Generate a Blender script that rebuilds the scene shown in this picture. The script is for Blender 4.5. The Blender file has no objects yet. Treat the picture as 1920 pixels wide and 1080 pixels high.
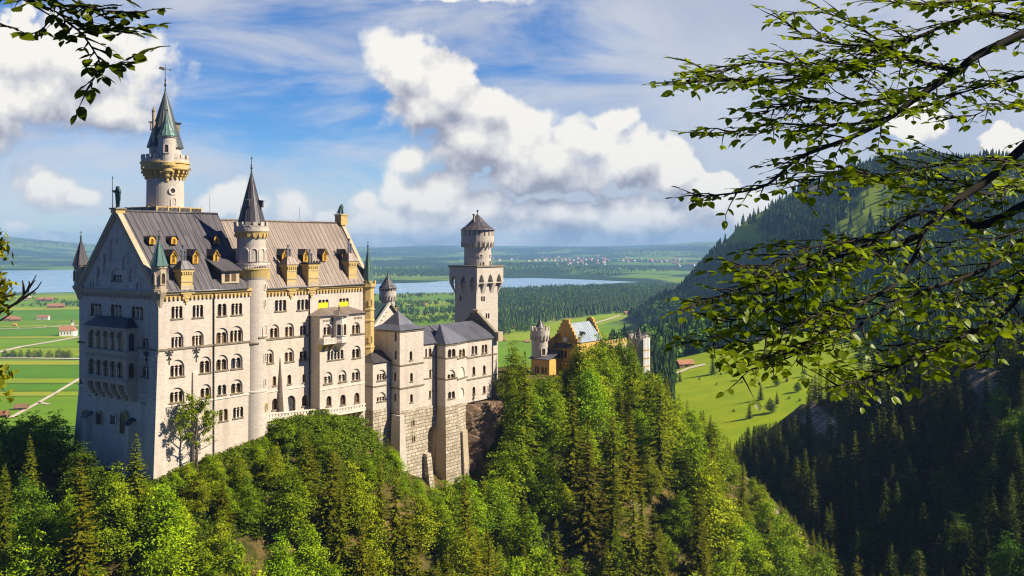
import bpy, math, random
import numpy as np
from mathutils import Vector, Matrix, noise as mnoise
from mathutils.geometry import tessellate_polygon

R = math.radians
scene = bpy.context.scene
COL = scene.collection

# ------------------------------------------------------------------ camera
FPX, HY = 1800.0, 460.0            # focal length and eye level, in pixels of a 1920 x 1080 frame
cam_d = bpy.data.cameras.new('camera')
cam_d.sensor_width = 36.0
cam_d.lens = 36.0 * FPX / 1920.0
cam_d.shift_y = -(540.0 - HY) / 1920.0
cam_d.clip_start = 0.1
cam_d.clip_end = 120000.0
cam = bpy.data.objects.new('camera', cam_d)
cam.location = (0, 0, 0)
cam.rotation_euler = (R(90), 0, 0)
COL.objects.link(cam)
scene.camera = cam

# ------------------------------------------------------------------ render / exposure
scene.view_settings.view_transform = 'Standard'
scene.view_settings.look = 'None'
scene.view_settings.exposure = 0.85
scene.view_settings.gamma = 1.0
scene.view_settings.use_curve_mapping = False
cy = scene.cycles
cy.max_bounces = 6
cy.diffuse_bounces = 3
cy.glossy_bounces = 3
cy.transmission_bounces = 4
cy.volume_bounces = 0
cy.transparent_max_bounces = 6
cy.caustics_reflective = False
cy.caustics_refractive = False
cy.use_denoising = True
cy.filter_width = 1.2
cy.volume_step_rate = 10.0
cy.volume_max_steps = 16

# ------------------------------------------------------------------ sun
SUN_DIR = Vector((0.76, -0.10, 0.645)).normalized()     # towards the sun
SUN_EL = math.asin(SUN_DIR.z)
SUN_AZ = math.atan2(SUN_DIR.x, SUN_DIR.y)               # clockwise from +Y
sun_d = bpy.data.lights.new('sun', 'SUN')
sun_d.energy = 5.0
sun_d.angle = R(0.5)
sun_d.color = (1.0, 0.895, 0.725)
sun = bpy.data.objects.new('sun', sun_d)
sun.location = (400, -50, 400)
sun.rotation_euler = SUN_DIR.to_track_quat('Z', 'Y').to_euler()
COL.objects.link(sun)


# ------------------------------------------------------------------ node helper
class NT:
    def __init__(self, tree):
        self.t = tree
        self.nodes, self.links = tree.nodes, tree.links

    def n(self, kind, props=None, **ins):
        nd = self.nodes.new(kind)
        for k, v in (props or {}).items():
            setattr(nd, k, v)
        for k, v in ins.items():
            key = int(k[1:]) if k[0] == '_' and k[1:].isdigit() else k.replace('__', ' ')
            s = nd.inputs[key]
            if isinstance(v, bpy.types.NodeSocket):
                self.links.new(v, s)
            elif isinstance(v, bpy.types.Node):
                self.links.new(v.outputs[0], s)
            else:
                s.default_value = v
        return nd

    def m(self, op, a, b=0.0, c=0.0, clamp=False):
        nd = self.n('ShaderNodeMath', {'operation': op, 'use_clamp': clamp}, _0=a, _1=b, _2=c)
        return nd.outputs[0]

    def vm(self, op, a, b=(0, 0, 0), c=None):
        kw = dict(_0=a, _1=b)
        if c is not None:
            kw['_2'] = c
        nd = self.n('ShaderNodeVectorMath', {'operation': op}, **kw)
        return nd.outputs['Value'] if op in ('LENGTH', 'DOT_PRODUCT', 'DISTANCE') else nd.outputs[0]

    def mix(self, f, a, b, mode='MIX'):
        nd = self.n('ShaderNodeMix', {'data_type': 'RGBA', 'blend_type': mode})
        for idx, v in ((0, f), (6, a), (7, b)):
            s = nd.inputs[idx]
            if isinstance(v, bpy.types.NodeSocket):
                self.links.new(v, s)
            else:
                if idx and len(v) == 3:
                    v = (*v, 1.0)
                s.default_value = v
        return nd.outputs[2]

    def ss(self, v, lo, hi):
        nd = self.n('ShaderNodeMapRange', {'interpolation_type': 'SMOOTHSTEP'}, Value=v)
        nd.inputs['From Min'].default_value = lo
        nd.inputs['From Max'].default_value = hi
        return nd.outputs[0]

    def noise(self, vec, scale, detail=4.0, rough=0.55, dist=0.0, dims='3D', out=0):
        nd = self.n('ShaderNodeTexNoise', {'noise_dimensions': dims}, Vector=vec)
        nd.inputs['Scale'].default_value = scale
        nd.inputs['Detail'].default_value = detail
        nd.inputs['Roughness'].default_value = rough
        nd.inputs['Distortion'].default_value = dist
        return nd.outputs[out]


# ------------------------------------------------------------------ sky with clouds
def pxdir(px, py):
    return (px - 960.0) / FPX, (HY - py) / FPX

CUMULUS = [  # (centre x, centre y, radius x, radius y)
    (712, 82, 56, 52), (752, 128, 92, 82), (828, 170, 84, 84), (905, 205, 86, 62), (985, 235, 80, 62),
    (790, 210, 90, 72), (880, 262, 120, 76), (1000, 300, 140, 80), (1095, 262, 88, 62), (1138, 232, 56, 40),
    (1180, 300, 92, 60), (1255, 330, 78, 56), (1330, 372, 86, 62), (1420, 402, 110, 60),
    (775, 306, 60, 36), (750, 356, 56, 52), (820, 372, 92, 62), (905, 392, 76, 52), (1210, 410, 150, 62), (790, 420, 170, 52), (960, 440, 160, 40), (1040, 400, 120, 40),
    (110, 120, 235, 128), (270, 138, 102, 104), (20, 185, 220, 92), (190, 205, 170, 60), (905, -8, 130, 26),
    (78, 345, 88, 48), (150, 372, 46, 28), (40, 415, 40, 22), (90, 436, 36, 16),
    (425, 366, 66, 46), (482, 386, 52, 36), (566, 388, 60, 44), (615, 412, 40, 26),
    (1722, 240, 62, 40), (1880, 270, 58, 42), (690, 372, 36, 30),
]


def cloud_group():
    g = bpy.data.node_groups.new('cumulus_field', 'ShaderNodeTree')
    g.interface.new_socket('Vector', in_out='INPUT', socket_type='NodeSocketVector')
    g.interface.new_socket('Density', in_out='OUTPUT', socket_type='NodeSocketFloat')
    t = NT(g)
    gi = t.n('NodeGroupInput')
    go = t.n('NodeGroupOutput')
    p = gi.outputs[0]
    warp = t.noise(p, 9.0, 3.0, 0.55, out=1)
    w = t.vm('SUBTRACT', warp, (0.5, 0.5, 0.5))
    p2 = t.vm('MULTIPLY_ADD', w, (0.05, 0.04, 0.0), p)
    cur = None
    for cx, cyy, rx, ry in CUMULUS:
        u, v = pxdir(cx, cyy)
        iu, iv = FPX / rx, FPX / ry
        q = t.vm('MULTIPLY_ADD', p2, (iu, iv, 0.0), (-u * iu, -v * iv, 0.0))
        ln = t.vm('LENGTH', q)
        cur = ln if cur is None else t.n('ShaderNodeMath', {'operation': 'SMOOTH_MIN'}, _0=cur, _1=ln, _2=0.22).outputs[0]
    d = t.m('SUBTRACT', 1.0, cur)
    d = t.m('MAXIMUM', d, -0.9)
    fbm = t.noise(p, 13.0, 10.0, 0.62)
    vor = t.n('ShaderNodeTexVoronoi', {'feature': 'SMOOTH_F1', 'voronoi_dimensions': '2D'}, Vector=p2)
    vor.inputs['Scale'].default_value = 34.0
    vor.inputs['Detail'].default_value = 2.0
    vor.inputs['Smoothness'].default_value = 0.5
    b = t.m('MULTIPLY_ADD', vor.outputs['Distance'], -0.36, 0.16)
    f = t.m('MULTIPLY_ADD', fbm, 1.75, -0.82)
    d = t.m('ADD', d, b)
    d = t.m('ADD', d, f)
    t.links.new(d, go.inputs[0])
    return g


def make_world():
    w = bpy.data.worlds.new('World')
    scene.world = w
    w.use_nodes = True
    t = NT(w.node_tree)
    for nd in list(t.nodes):
        t.nodes.remove(nd)
    sky = t.n('ShaderNodeTexSky', {'sky_type': 'NISHITA', 'sun_disc': False, 'sun_elevation': SUN_EL,
                                   'sun_rotation': SUN_AZ, 'altitude': 900.0, 'air_density': 1.0,
                                   'dust_density': 0.3, 'ozone_density': 2.5})
    tc = t.n('ShaderNodeTexCoord')
    sep = t.n('ShaderNodeSeparateXYZ', _0=tc.outputs['Generated'])
    yy = t.m('MAXIMUM', sep.outputs[1], 0.05)
    u = t.m('DIVIDE', sep.outputs[0], yy)
    v = t.m('DIVIDE', sep.outputs[2], yy)
    p = t.n('ShaderNodeCombineXYZ', _0=u, _1=v, _2=0.0).outputs[0]
    grp = cloud_group()
    g1 = t.n('ShaderNodeGroup', {'node_tree': grp}, _0=p).outputs[0]
    g2 = t.n('ShaderNodeGroup', {'node_tree': grp}, _0=t.vm('ADD', p, (-0.010, 0.022, 0.0))).outputs[0]
    g3 = t.n('ShaderNodeGroup', {'node_tree': grp}, _0=t.vm('ADD', p, (-0.020, 0.065, 0.0))).outputs[0]
    front = t.ss(sep.outputs[1], 0.05, 0.2)
    wid = t.m('MULTIPLY_ADD', t.ss(t.noise(p, 4.5, 2.0, 0.5), 0.36, 0.66), 0.55, 0.15)
    alpha = t.m('MULTIPLY', t.ss(t.m('DIVIDE', g1, wid), 0.0, 1.0), front)
    lit1 = t.m('SUBTRACT', g1, g2)
    lit2 = t.m('SUBTRACT', g1, g3)
    lit = t.m('MULTIPLY_ADD', lit1, 0.62, 0.50)
    lit = t.m('MULTIPLY_ADD', lit2, 0.46, lit)
    lit = t.m('MULTIPLY_ADD', t.noise(p, 40.0, 6.0, 0.6), 0.36, t.m('SUBTRACT', lit, 0.18), clamp=True)
    cr = t.n('ShaderNodeValToRGB', Fac=lit)
    cr.color_ramp.elements[0].position = 0.05; cr.color_ramp.elements[0].color = (0.40, 0.41, 0.50, 1)
    cr.color_ramp.elements[1].position = 0.95; cr.color_ramp.elements[1].color = (1.14, 1.10, 1.02, 1)
    el = cr.color_ramp.elements.new(0.45); el.color = (0.72, 0.72, 0.77, 1)
    cumcol = cr.outputs[0]
    # streaky high cloud
    rot = t.n('ShaderNodeMapping', {'vector_type': 'POINT'}, Vector=p)
    rot.inputs['Rotation'].default_value = (0, 0, R(10))
    rot.inputs['Scale'].default_value = (2.2, 9.0, 1.0)
    cir = t.m('ADD', t.noise(rot.outputs[0], 1.5, 9.0, 0.60, 0.6), 0.045)
    bias = t.m('MULTIPLY', t.ss(u, -0.05, 0.32), 0.22)
    bias2 = t.m('MULTIPLY', t.m('MULTIPLY', t.ss(v, 0.13, 0.0), t.ss(u, -0.26, 0.0)), 0.26)
    c = t.m('ADD', t.m('ADD', cir, bias), bias2)
    ca = t.m('MULTIPLY', t.m('MULTIPLY', t.ss(c, 0.42, 0.72), 0.86), t.ss(v, 1.0, 0.45))
    soft = t.noise(p, 5.0, 5.0, 0.5)
    circol = t.mix(t.ss(soft, 0.35, 0.65), (0.70, 0.74, 0.88), (0.92, 0.94, 1.0))
    K = 9.6
    blue = t.mix(1.0, sky.outputs[0], t.mix(t.ss(v, 0.15, 0.0), (0.46, 0.92, 1.45), (1.15, 1.32, 1.55)), 'MULTIPLY')
    c1 = t.mix(ca, blue, t.vm('MULTIPLY', circol, (K * 0.88,) * 3))
    c2 = t.mix(alpha, c1, t.vm('MULTIPLY', cumcol, (K,) * 3))
    elev = sep.outputs[2]
    sky_dim = t.m('MULTIPLY_ADD', t.m('MULTIPLY', t.m('SUBTRACT', 1.0, t.ss(elev, 0.42, 0.75)), t.ss(sep.outputs[1], -0.25, 0.45)), 0.62, 0.38)  # unseen sky overhead and behind the camera dimmed to lower the fill light
    c2 = t.mix(1.0, c2, t.n('ShaderNodeCombineColor', _0=t.m('POWER', sky_dim, 1.5), _1=t.m('POWER', sky_dim, 1.15), _2=t.m('POWER', sky_dim, 0.65)).outputs[0], 'MULTIPLY')
    bg = t.n('ShaderNodeBackground', Color=c2, Strength=0.050)
    t.n('ShaderNodeOutputWorld', Surface=bg.outputs[0])
    w.cycles.sampling_method = 'MANUAL'
    w.cycles.sample_map_resolution = 512

make_world()


# ------------------------------------------------------------------ pixel helpers (places measured in the photograph turned into world points)
def P(px, py, Y):
    return Vector(((px - 960.0) / FPX * Y, Y, (HY - py) / FPX * Y))

PLAIN = -200.0

def on_plain(px, py, z=PLAIN):
    return P(px, py, -z * FPX / (py - HY))


# ------------------------------------------------------------------ object helpers
def props(o, label=None, cat=None, group=None, kind=None):
    if label: o['label'] = label
    if cat: o['category'] = cat
    if group: o['group'] = group
    if kind: o['kind'] = kind
    return o


def empty(name, loc, rz=0.0):
    o = bpy.data.objects.new(name, None)
    o.empty_display_size = 1.0
    o.location = loc
    o.rotation_euler = (0, 0, rz)
    COL.objects.link(o)
    return o


def link(name, me, parent=None, loc=None, rot=None):
    o = bpy.data.objects.new(name, me)
    if loc is not None: o.location = loc
    if rot is not None: o.rotation_euler = rot
    if parent is not None: o.parent = parent
    COL.objects.link(o)
    return o


class MB:
    """collects polygons and links them as ONE mesh"""
    def __init__(self):
        self.v, self.f, self.fm, self.sm = [], [], [], []
        self.mats = []

    def mi(self, mat):
        if mat not in self.mats:
            self.mats.append(mat)
        return self.mats.index(mat)

    def face(self, pts, mat, smooth=False):
        b = len(self.v)
        self.v.extend([tuple(p) for p in pts])
        self.f.append(tuple(range(b, b + len(pts))))
        self.fm.append(self.mi(mat)); self.sm.append(smooth)

    def mesh_faces(self, verts, faces, mat, smooth=False):
        b = len(self.v)
        self.v.extend([tuple(p) for p in verts])
        k = self.mi(mat)
        for fc in faces:
            self.f.append(tuple(b + i for i in fc))
            self.fm.append(k); self.sm.append(smooth)

    def box(self, x0, x1, y0, y1, z0, z1, mat):
        v = [(x0, y0, z0), (x1, y0, z0), (x1, y1, z0), (x0, y1, z0), (x0, y0, z1), (x1, y0, z1), (x1, y1, z1), (x0, y1, z1)]
        self.mesh_faces(v, [(0, 3, 2, 1), (4, 5, 6, 7), (0, 1, 5, 4), (1, 2, 6, 5), (2, 3, 7, 6), (3, 0, 4, 7)], mat)

    def hexa(self, bot, top, mat):
        """frustum between two rings of equal length (counter-clockwise seen from above)"""
        n = len(bot)
        v = list(bot) + list(top)
        fs = [tuple(reversed(range(n))), tuple(range(n, 2 * n))]
        for i in range(n):
            j = (i + 1) % n
            fs.append((i, j, n + j, n + i))
        self.mesh_faces(v, fs, mat)

    def obox(self, c, ax, ay, az, mat):
        """box by centre and three half-axis vectors"""
        c, ax, ay, az = Vector(c), Vector(ax), Vector(ay), Vector(az)
        b = [c - ax - ay - az, c + ax - ay - az, c + ax + ay - az, c - ax + ay - az]
        t = [p + 2 * az for p in b]
        self.hexa(b, t, mat)

    def lathe(self, cx, cy, prof, n, mat, a0=0.0, a1=2 * math.pi, smooth=False, mats=None):
        """prof: (r, z) from bottom to top"""
        full = abs(a1 - a0 - 2 * math.pi) < 1e-6
        m = n if full else n + 1
        rings = []
        b = len(self.v)
        for r, z in prof:
            for i in range(m):
                a = a0 + (a1 - a0) * i / n
                self.v.append((cx + r * math.cos(a), cy + r * math.sin(a), z))
        for k in range(len(prof) - 1):
            mm = self.mi(mats[k] if mats else mat)
            for i in range(n):
                j = (i + 1) % m
                q = (b + k * m + i, b + k * m + j, b + (k + 1) * m + j, b + (k + 1) * m + i)
                if prof[k + 1][0] < 1e-4:
                    q = q[:3]
                elif prof[k][0] < 1e-4:
                    q = (q[0], q[2], q[3])
                self.f.append(q); self.fm.append(mm); self.sm.append(smooth)

    def tube(self, pts, radii, n, mat, smooth=True, cap=True):
        pts = [Vector(p) for p in pts]
        b = len(self.v)
        up = Vector((0.13, 0.21, 1)).normalized()
        for i, p in enumerate(pts):
            d = (pts[min(i + 1, len(pts) - 1)] - pts[max(i - 1, 0)])
            if d.length < 1e-9: d = Vector((0, 0, 1))
            d.normalize()
            s = d.cross(up)
            if s.length < 0.05: s = d.cross(Vector((1, 0, 0)))
            s.normalize(); q = s.cross(d)
            for k in range(n):
                a = 2 * math.pi * k / n
                self.v.append(tuple(p + (s * math.cos(a) + q * math.sin(a)) * radii[i]))
        mm = self.mi(mat)
        for i in range(len(pts) - 1):
            for k in range(n):
                j = (k + 1) % n
                self.f.append((b + i * n + k, b + i * n + j, b + (i + 1) * n + j, b + (i + 1) * n + k))
                self.fm.append(mm); self.sm.append(smooth)
        if cap:
            self.f.append(tuple(b + k for k in range(n))); self.fm.append(mm); self.sm.append(False)
            e = b + (len(pts) - 1) * n
            self.f.append(tuple(e + k for k in reversed(range(n)))); self.fm.append(mm); self.sm.append(False)

    def ball(self, c, r, mat, n=8, m=6, sz=1.0):
        prof = [(max(r * math.sin(math.pi * i / m), 0.0 if i in (0, m) else 1e-3), c[2] - r * sz * math.cos(math.pi * i / m)) for i in range(m + 1)]
        self.lathe(c[0], c[1], prof, n, mat, smooth=True)

    def data(self, name, shift=(0, 0, 0)):
        me = bpy.data.meshes.new(name)
        sx, sy, sz = shift
        vs = [(x - sx, y - sy, z - sz) for x, y, z in self.v]
        me.from_pydata(vs, [], self.f)
        for m in self.mats:
            me.materials.append(m)
        me.polygons.foreach_set('material_index', self.fm)
        me.polygons.foreach_set('use_smooth', self.sm)
        # metre-scaled UVs: u level along the face, v up the face
        nl = len(me.loops)
        if nl:
            nrm = np.empty(len(me.polygons) * 3); me.polygons.foreach_get('normal', nrm); nrm = nrm.reshape(-1, 3)
            lt = np.empty(len(me.polygons), int); me.polygons.foreach_get('loop_total', lt)
            li = np.empty(nl, int); me.loops.foreach_get('vertex_index', li)
            V = np.array(self.v, float).reshape(-1, 3)[li]
            N = np.repeat(nrm, lt, axis=0)
            T = np.stack([-N[:, 1], N[:, 0], np.zeros(nl)], 1)
            ln = np.linalg.norm(T, axis=1)
            flat = ln < 0.2
            T[flat] = (1, 0, 0); ln[flat] = 1
            T /= ln[:, None]
            B = np.cross(N, T)
            B[flat] = (0, 1, 0)
            uv = np.stack([(V * T).sum(1), (V * B).sum(1)], 1)
            lay = me.uv_layers.new(name='metres')
            lay.data.foreach_set('uv', uv.ravel())
        me.update()
        return me

    def build(self, name, parent=None, shift=(0, 0, 0), loc=None, rot=None):
        return link(name, self.data(name, shift), parent, loc, rot)


def mesh_np(name, verts, faces, mats, matidx=None, tint=None, smooth=False):
    """fast mesh from arrays; faces is an (M, k) index array or a list of such arrays"""
    me = bpy.data.meshes.new(name)
    fl = faces if isinstance(faces, list) else [faces]
    fl = [np.asarray(f, np.int32) for f in fl if len(f)]
    verts = np.asarray(verts, np.float32)
    me.vertices.add(len(verts))
    me.vertices.foreach_set('co', verts.ravel())
    tot = np.concatenate([np.full(len(f), f.shape[1], np.int32) for f in fl])
    idx = np.concatenate([f.ravel() for f in fl])
    me.loops.add(len(idx))
    me.loops.foreach_set('vertex_index', idx)
    me.polygons.add(len(tot))
    me.polygons.foreach_set('loop_start', np.concatenate([[0], np.cumsum(tot)[:-1]]).astype(np.int32))
    for m in mats:
        me.materials.append(m)
    if matidx is not None:
        me.polygons.foreach_set('material_index', np.asarray(matidx, np.int32))
    if smooth:
        me.polygons.foreach_set('use_smooth', np.ones(len(tot), bool))
    if tint is not None:
        at = me.attributes.new('tint', 'FLOAT', 'FACE')
        at.data.foreach_set('value', np.asarray(tint, np.float32))
    me.update(calc_edges=True)
    me.validate()
    return me

# ------------------------------------------------------------------ materials
MATS = {}

def new_mat(name):
    m = bpy.data.materials.new(name)
    m.use_nodes = True
    t = NT(m.node_tree)
    for nd in list(t.nodes):
        t.nodes.remove(nd)
    out = t.n('ShaderNodeOutputMaterial')
    MATS[name] = m
    return m, t, out


def finish(t, out, col, rough=0.8, bump=None, bstr=0.3, bdist=0.05, metal=0.0, spec=0.3):
    b = t.n('ShaderNodeBsdfPrincipled', Base__Color=col, Roughness=rough, Metallic=metal)
    b.inputs['Specular IOR Level'].default_value = spec
    if bump is not None:
        bn = t.n('ShaderNodeBump', Height=bump)
        bn.inputs['Strength'].default_value = bstr
        bn.inputs['Distance'].default_value = bdist
        t.links.new(bn.outputs[0], b.inputs['Normal'])
    t.links.new(b.outputs[0], out.inputs['Surface'])
    return b


def mat_plain(name, col, rough=0.75, var=0.25, scale=0.6, metal=0.0, spec=0.3):
    m, t, out = new_mat(name)
    tc = t.n('ShaderNodeTexCoord')
    nz = t.noise(tc.outputs['Object'], scale, 5.0, 0.6)
    d = tuple(c * (1 - var) for c in col)
    l = tuple(min(c * (1 + var), 1) for c in col)
    finish(t, out, t.mix(t.ss(nz, 0.3, 0.7), d, l), rough, metal=metal, spec=spec)
    return m


def mat_ashlar(name, col, bw, bh, var=0.14, mortar=0.7, bump=0.35, msize=0.03, dirt=0.25):
    """coursed stone laid out in metres on the UVs, with rain streaks and blotches"""
    m, t, out = new_mat(name)
    uv = t.n('ShaderNodeUVMap').outputs[0]
    br = t.n('ShaderNodeTexBrick', {'offset': 0.5}, Vector=uv)
    br.inputs['Scale'].default_value = 1.0
    br.inputs['Brick Width'].default_value = bw
    br.inputs['Row Height'].default_value = bh
    br.inputs['Mortar Size'].default_value = msize
    br.inputs['Mortar Smooth'].default_value = 0.3
    br.inputs['Bias'].default_value = 0.0
    br.inputs['Color1'].default_value = (*[c * (1 - var) for c in col], 1)
    br.inputs['Color2'].default_value = (*[min(c * (1 + var), 1) for c in col], 1)
    br.inputs['Mortar'].default_value = (*[c * mortar for c in col], 1)
    tc = t.n('ShaderNodeTexCoord').outputs['Object']
    mp = t.n('ShaderNodeMapping', Vector=tc)
    mp.inputs['Scale'].default_value = (0.55, 0.55, 0.06)
    streak = t.noise(mp.outputs[0], 1.0, 5.0, 0.6)
    blot = t.noise(tc, 0.12, 6.0, 0.6)
    c = t.mix(t.m('MULTIPLY', t.ss(streak, 0.45, 0.75), dirt), br.outputs['Color'], tuple(x * 0.55 for x in col))
    c = t.mix(t.m('MULTIPLY', t.ss(blot, 0.35, 0.75), 0.35), c, (col[0] * 0.80, col[1] * 0.77, col[2] * 0.72))
    h = t.m('MULTIPLY_ADD', t.noise(tc, 3.0, 3.0, 0.6), 0.4, t.m('SUBTRACT', 1.0, br.outputs['Fac']))
    finish(t, out, c, 0.85, h, bump, 0.08)
    return m


def mat_roof(name, col, col2, seam=1.25, rough=0.45, seamdark=0.45):
    """standing-seam sheet metal: sheets differ slightly, seams run up the slope"""
    m, t, out = new_mat(name)
    uv = t.n('ShaderNodeUVMap').outputs[0]
    sep = t.n('ShaderNodeSeparateXYZ', _0=uv)
    x = t.m('DIVIDE', sep.outputs[0], seam)
    fr = t.m('FRACT', x)
    cell = t.m('FLOOR', x)
    row = t.m('FLOOR', t.m('DIVIDE', t.m('ADD', sep.outputs[1], t.m('MULTIPLY', t.m('MODULO', cell, 3.0), 1.3)), 4.2))
    wn = t.n('ShaderNodeTexWhiteNoise', {'noise_dimensions': '2D'}, Vector=t.n('ShaderNodeCombineXYZ', _0=cell, _1=row).outputs[0])
    e = t.m('ABSOLUTE', t.m('SUBTRACT', fr, 0.5))
    seamf = t.ss(e, 0.42, 0.47)
    tc = t.n('ShaderNodeTexCoord').outputs['Object']
    big = t.noise(tc, 0.18, 6.0, 0.62)
    mp = t.n('ShaderNodeMapping', Vector=uv)
    mp.inputs['Scale'].default_value = (1.6, 0.12, 1)
    st = t.noise(mp.outputs[0], 1.0, 5.0, 0.6)
    f = t.m('ADD', t.m('MULTIPLY', t.ss(big, 0.3, 0.7), 0.55), t.m('MULTIPLY', t.ss(st, 0.35, 0.7), 0.45))
    c = t.mix(f, col, col2)
    c = t.mix(t.m('MULTIPLY', wn.outputs['Value'], 0.36), c, tuple(x * 1.5 for x in col2))
    c = t.mix(t.m('MULTIPLY', seamf, 1 - seamdark), c, tuple(x * 0.35 for x in col))
    finish(t, out, c, rough, t.m('MULTIPLY', seamf, 1.0), 0.5, 0.1, metal=0.25, spec=0.4)
    return m


def mat_leaf(name, dark, light, trans=0.35, huevar=0.012, valvar=0.30, rough=0.55, gloss=0.008):
    """foliage: face 'tint' and one random value per plant vary the leaf colour; thin leaves pass some light"""
    m, t, out = new_mat(name)
    at = t.n('ShaderNodeAttribute', {'attribute_name': 'tint'})
    oi = t.n('ShaderNodeObjectInfo')
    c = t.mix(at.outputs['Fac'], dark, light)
    rnd = oi.outputs['Random']
    hs = t.n('ShaderNodeHueSaturation', Color=c)
    t.links.new(t.m('MULTIPLY_ADD', rnd, 2 * huevar, 0.5 - huevar), hs.inputs['Hue'])
    r2 = t.m('FRACT', t.m('MULTIPLY', rnd, 7.31))
    t.links.new(t.m('MULTIPLY_ADD', r2, 2 * valvar, 1 - valvar), hs.inputs['Value'])
    c = hs.outputs[0]
    d = t.n('ShaderNodeBsdfDiffuse', Color=c)
    tr = t.n('ShaderNodeBsdfTranslucent', Color=t.mix(1.0, c, (1.25, 1.15, 0.55), 'MULTIPLY'))
    mx = t.n('ShaderNodeMixShader', _0=trans, _1=d.outputs[0], _2=tr.outputs[0])
    gl = t.n('ShaderNodeBsdfGlossy', Roughness=rough, Color=(1, 1, 1, 1))
    mx2 = t.n('ShaderNodeMixShader', _0=gloss, _1=mx.outputs[0], _2=gl.outputs[0])
    t.links.new(mx2.outputs[0], out.inputs['Surface'])
    return m


WALL = mat_ashlar('pale_limestone', (0.56, 0.485, 0.40), 0.9, 0.34, var=0.11, mortar=0.78, bump=0.22, dirt=0.55)
WALL_T = mat_ashlar('tower_limestone', (0.50, 0.44, 0.37), 1.0, 0.42, var=0.10, mortar=0.82, bump=0.22)
OCHRE = mat_ashlar('ochre_sandstone', (0.56, 0.40, 0.15), 0.9, 0.45, var=0.12, dirt=0.3)
TAN = mat_ashlar('tan_sandstone', (0.46, 0.37, 0.25), 0.9, 0.45, var=0.10, dirt=0.35)
TRIM = mat_plain('pale_stone_trim', (0.60, 0.53, 0.44), 0.85, 0.12, 0.8)
COLSTONE = mat_plain('white_column_stone', (0.72, 0.64, 0.52), 0.8, 0.08, 1.5)
DARKTRIM = mat_plain('weathered_string_stone', (0.20, 0.165, 0.11), 0.9, 0.25, 0.8)
BRICK = mat_ashlar('orange_brick', (0.66, 0.40, 0.10), 0.7, 0.3, var=0.16, dirt=0.25)
REVEAL = mat_plain('brown_window_reveal', (0.33, 0.21, 0.10), 0.85, 0.15, 1.0)
GLASS = None
ROOF_A = mat_roof('grey_lead_roof', (0.066, 0.060, 0.066), (0.112, 0.100, 0.104), 1.45)
ROOF_B = mat_roof('warm_lead_roof', (0.150, 0.115, 0.092), (0.230, 0.180, 0.148), 1.5)
ROOF_D = mat_roof('slate_blue_metal_roof', (0.085, 0.085, 0.098), (0.15, 0.15, 0.175), 1.1)
ROOF_DARK = mat_roof('dark_metal_roof', (0.045, 0.04, 0.045), (0.075, 0.065, 0.07), 0.7)
ROOF_TEAL = mat_roof('verdigris_roof', (0.06, 0.095, 0.10), (0.12, 0.20, 0.19), 1.0)
SPIRE = mat_roof('patinated_spire', (0.058, 0.060, 0.062), (0.095, 0.115, 0.110), 0.75)
SPIRE_T = mat_roof('green_copper_spire', (0.05, 0.085, 0.075), (0.10, 0.19, 0.165), 0.7)
ROOF_LIGHT = mat_roof('pale_blue_metal_roof', (0.22, 0.26, 0.30), (0.33, 0.38, 0.42), 1.0)
COPPER = mat_plain('bronze_patina', (0.035, 0.065, 0.055), 0.6, 0.5, 1.5, metal=0.3)
IRON = mat_plain('dark_iron', (0.03, 0.028, 0.028), 0.6, 0.2)
PIPE = mat_plain('grey_flue_metal', (0.22, 0.22, 0.23), 0.4, 0.2, 1.0, metal=0.5)
YWOOD = mat_plain('golden_painted_wood', (0.52, 0.29, 0.03), 0.6, 0.15, 2.0)
YSHUT = mat_plain('bright_yellow_board', (0.80, 0.62, 0.01), 0.6, 0.12, 0.8)
GREYSHUT = mat_plain('grey_green_blind', (0.27, 0.27, 0.20), 0.7, 0.08, 1.0)
WHITE = mat_plain('white_plaster', (0.75, 0.72, 0.66), 0.85, 0.06, 0.5)
REDTILE = mat_plain('red_clay_tiles', (0.34, 0.15, 0.075), 0.8, 0.25, 0.4)
BARNWOOD = mat_plain('brown_barn_boards', (0.22, 0.12, 0.06), 0.85, 0.25, 0.4)
BARK = mat_plain('grey_brown_bark', (0.085, 0.062, 0.042), 0.9, 0.35, 1.5)
BARK_DK = mat_plain('dark_beech_bark', (0.028, 0.021, 0.014), 0.9, 0.4, 9.0)


def glass_mat():
    m, t, out = new_mat('dark_window_glass')
    tc = t.n('ShaderNodeTexCoord').outputs['Object']
    nz = t.noise(tc, 0.9, 3.0, 0.6)
    c = t.mix(t.ss(nz, 0.35, 0.65), (0.028, 0.022, 0.018), (0.10, 0.062, 0.032))
    rnd = t.n('ShaderNodeObjectInfo').outputs['Random']
    c = t.mix(t.ss(rnd, 0.45, 1.0), c, (0.16, 0.105, 0.055))
    c = t.mix(t.ss(t.m('FRACT', t.m('MULTIPLY', rnd, 5.7)), 0.75, 1.0), c, (0.05, 0.06, 0.075))
    b = finish(t, out, c, 0.2, spec=0.45)
    return m
GLASS = glass_mat()


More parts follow.
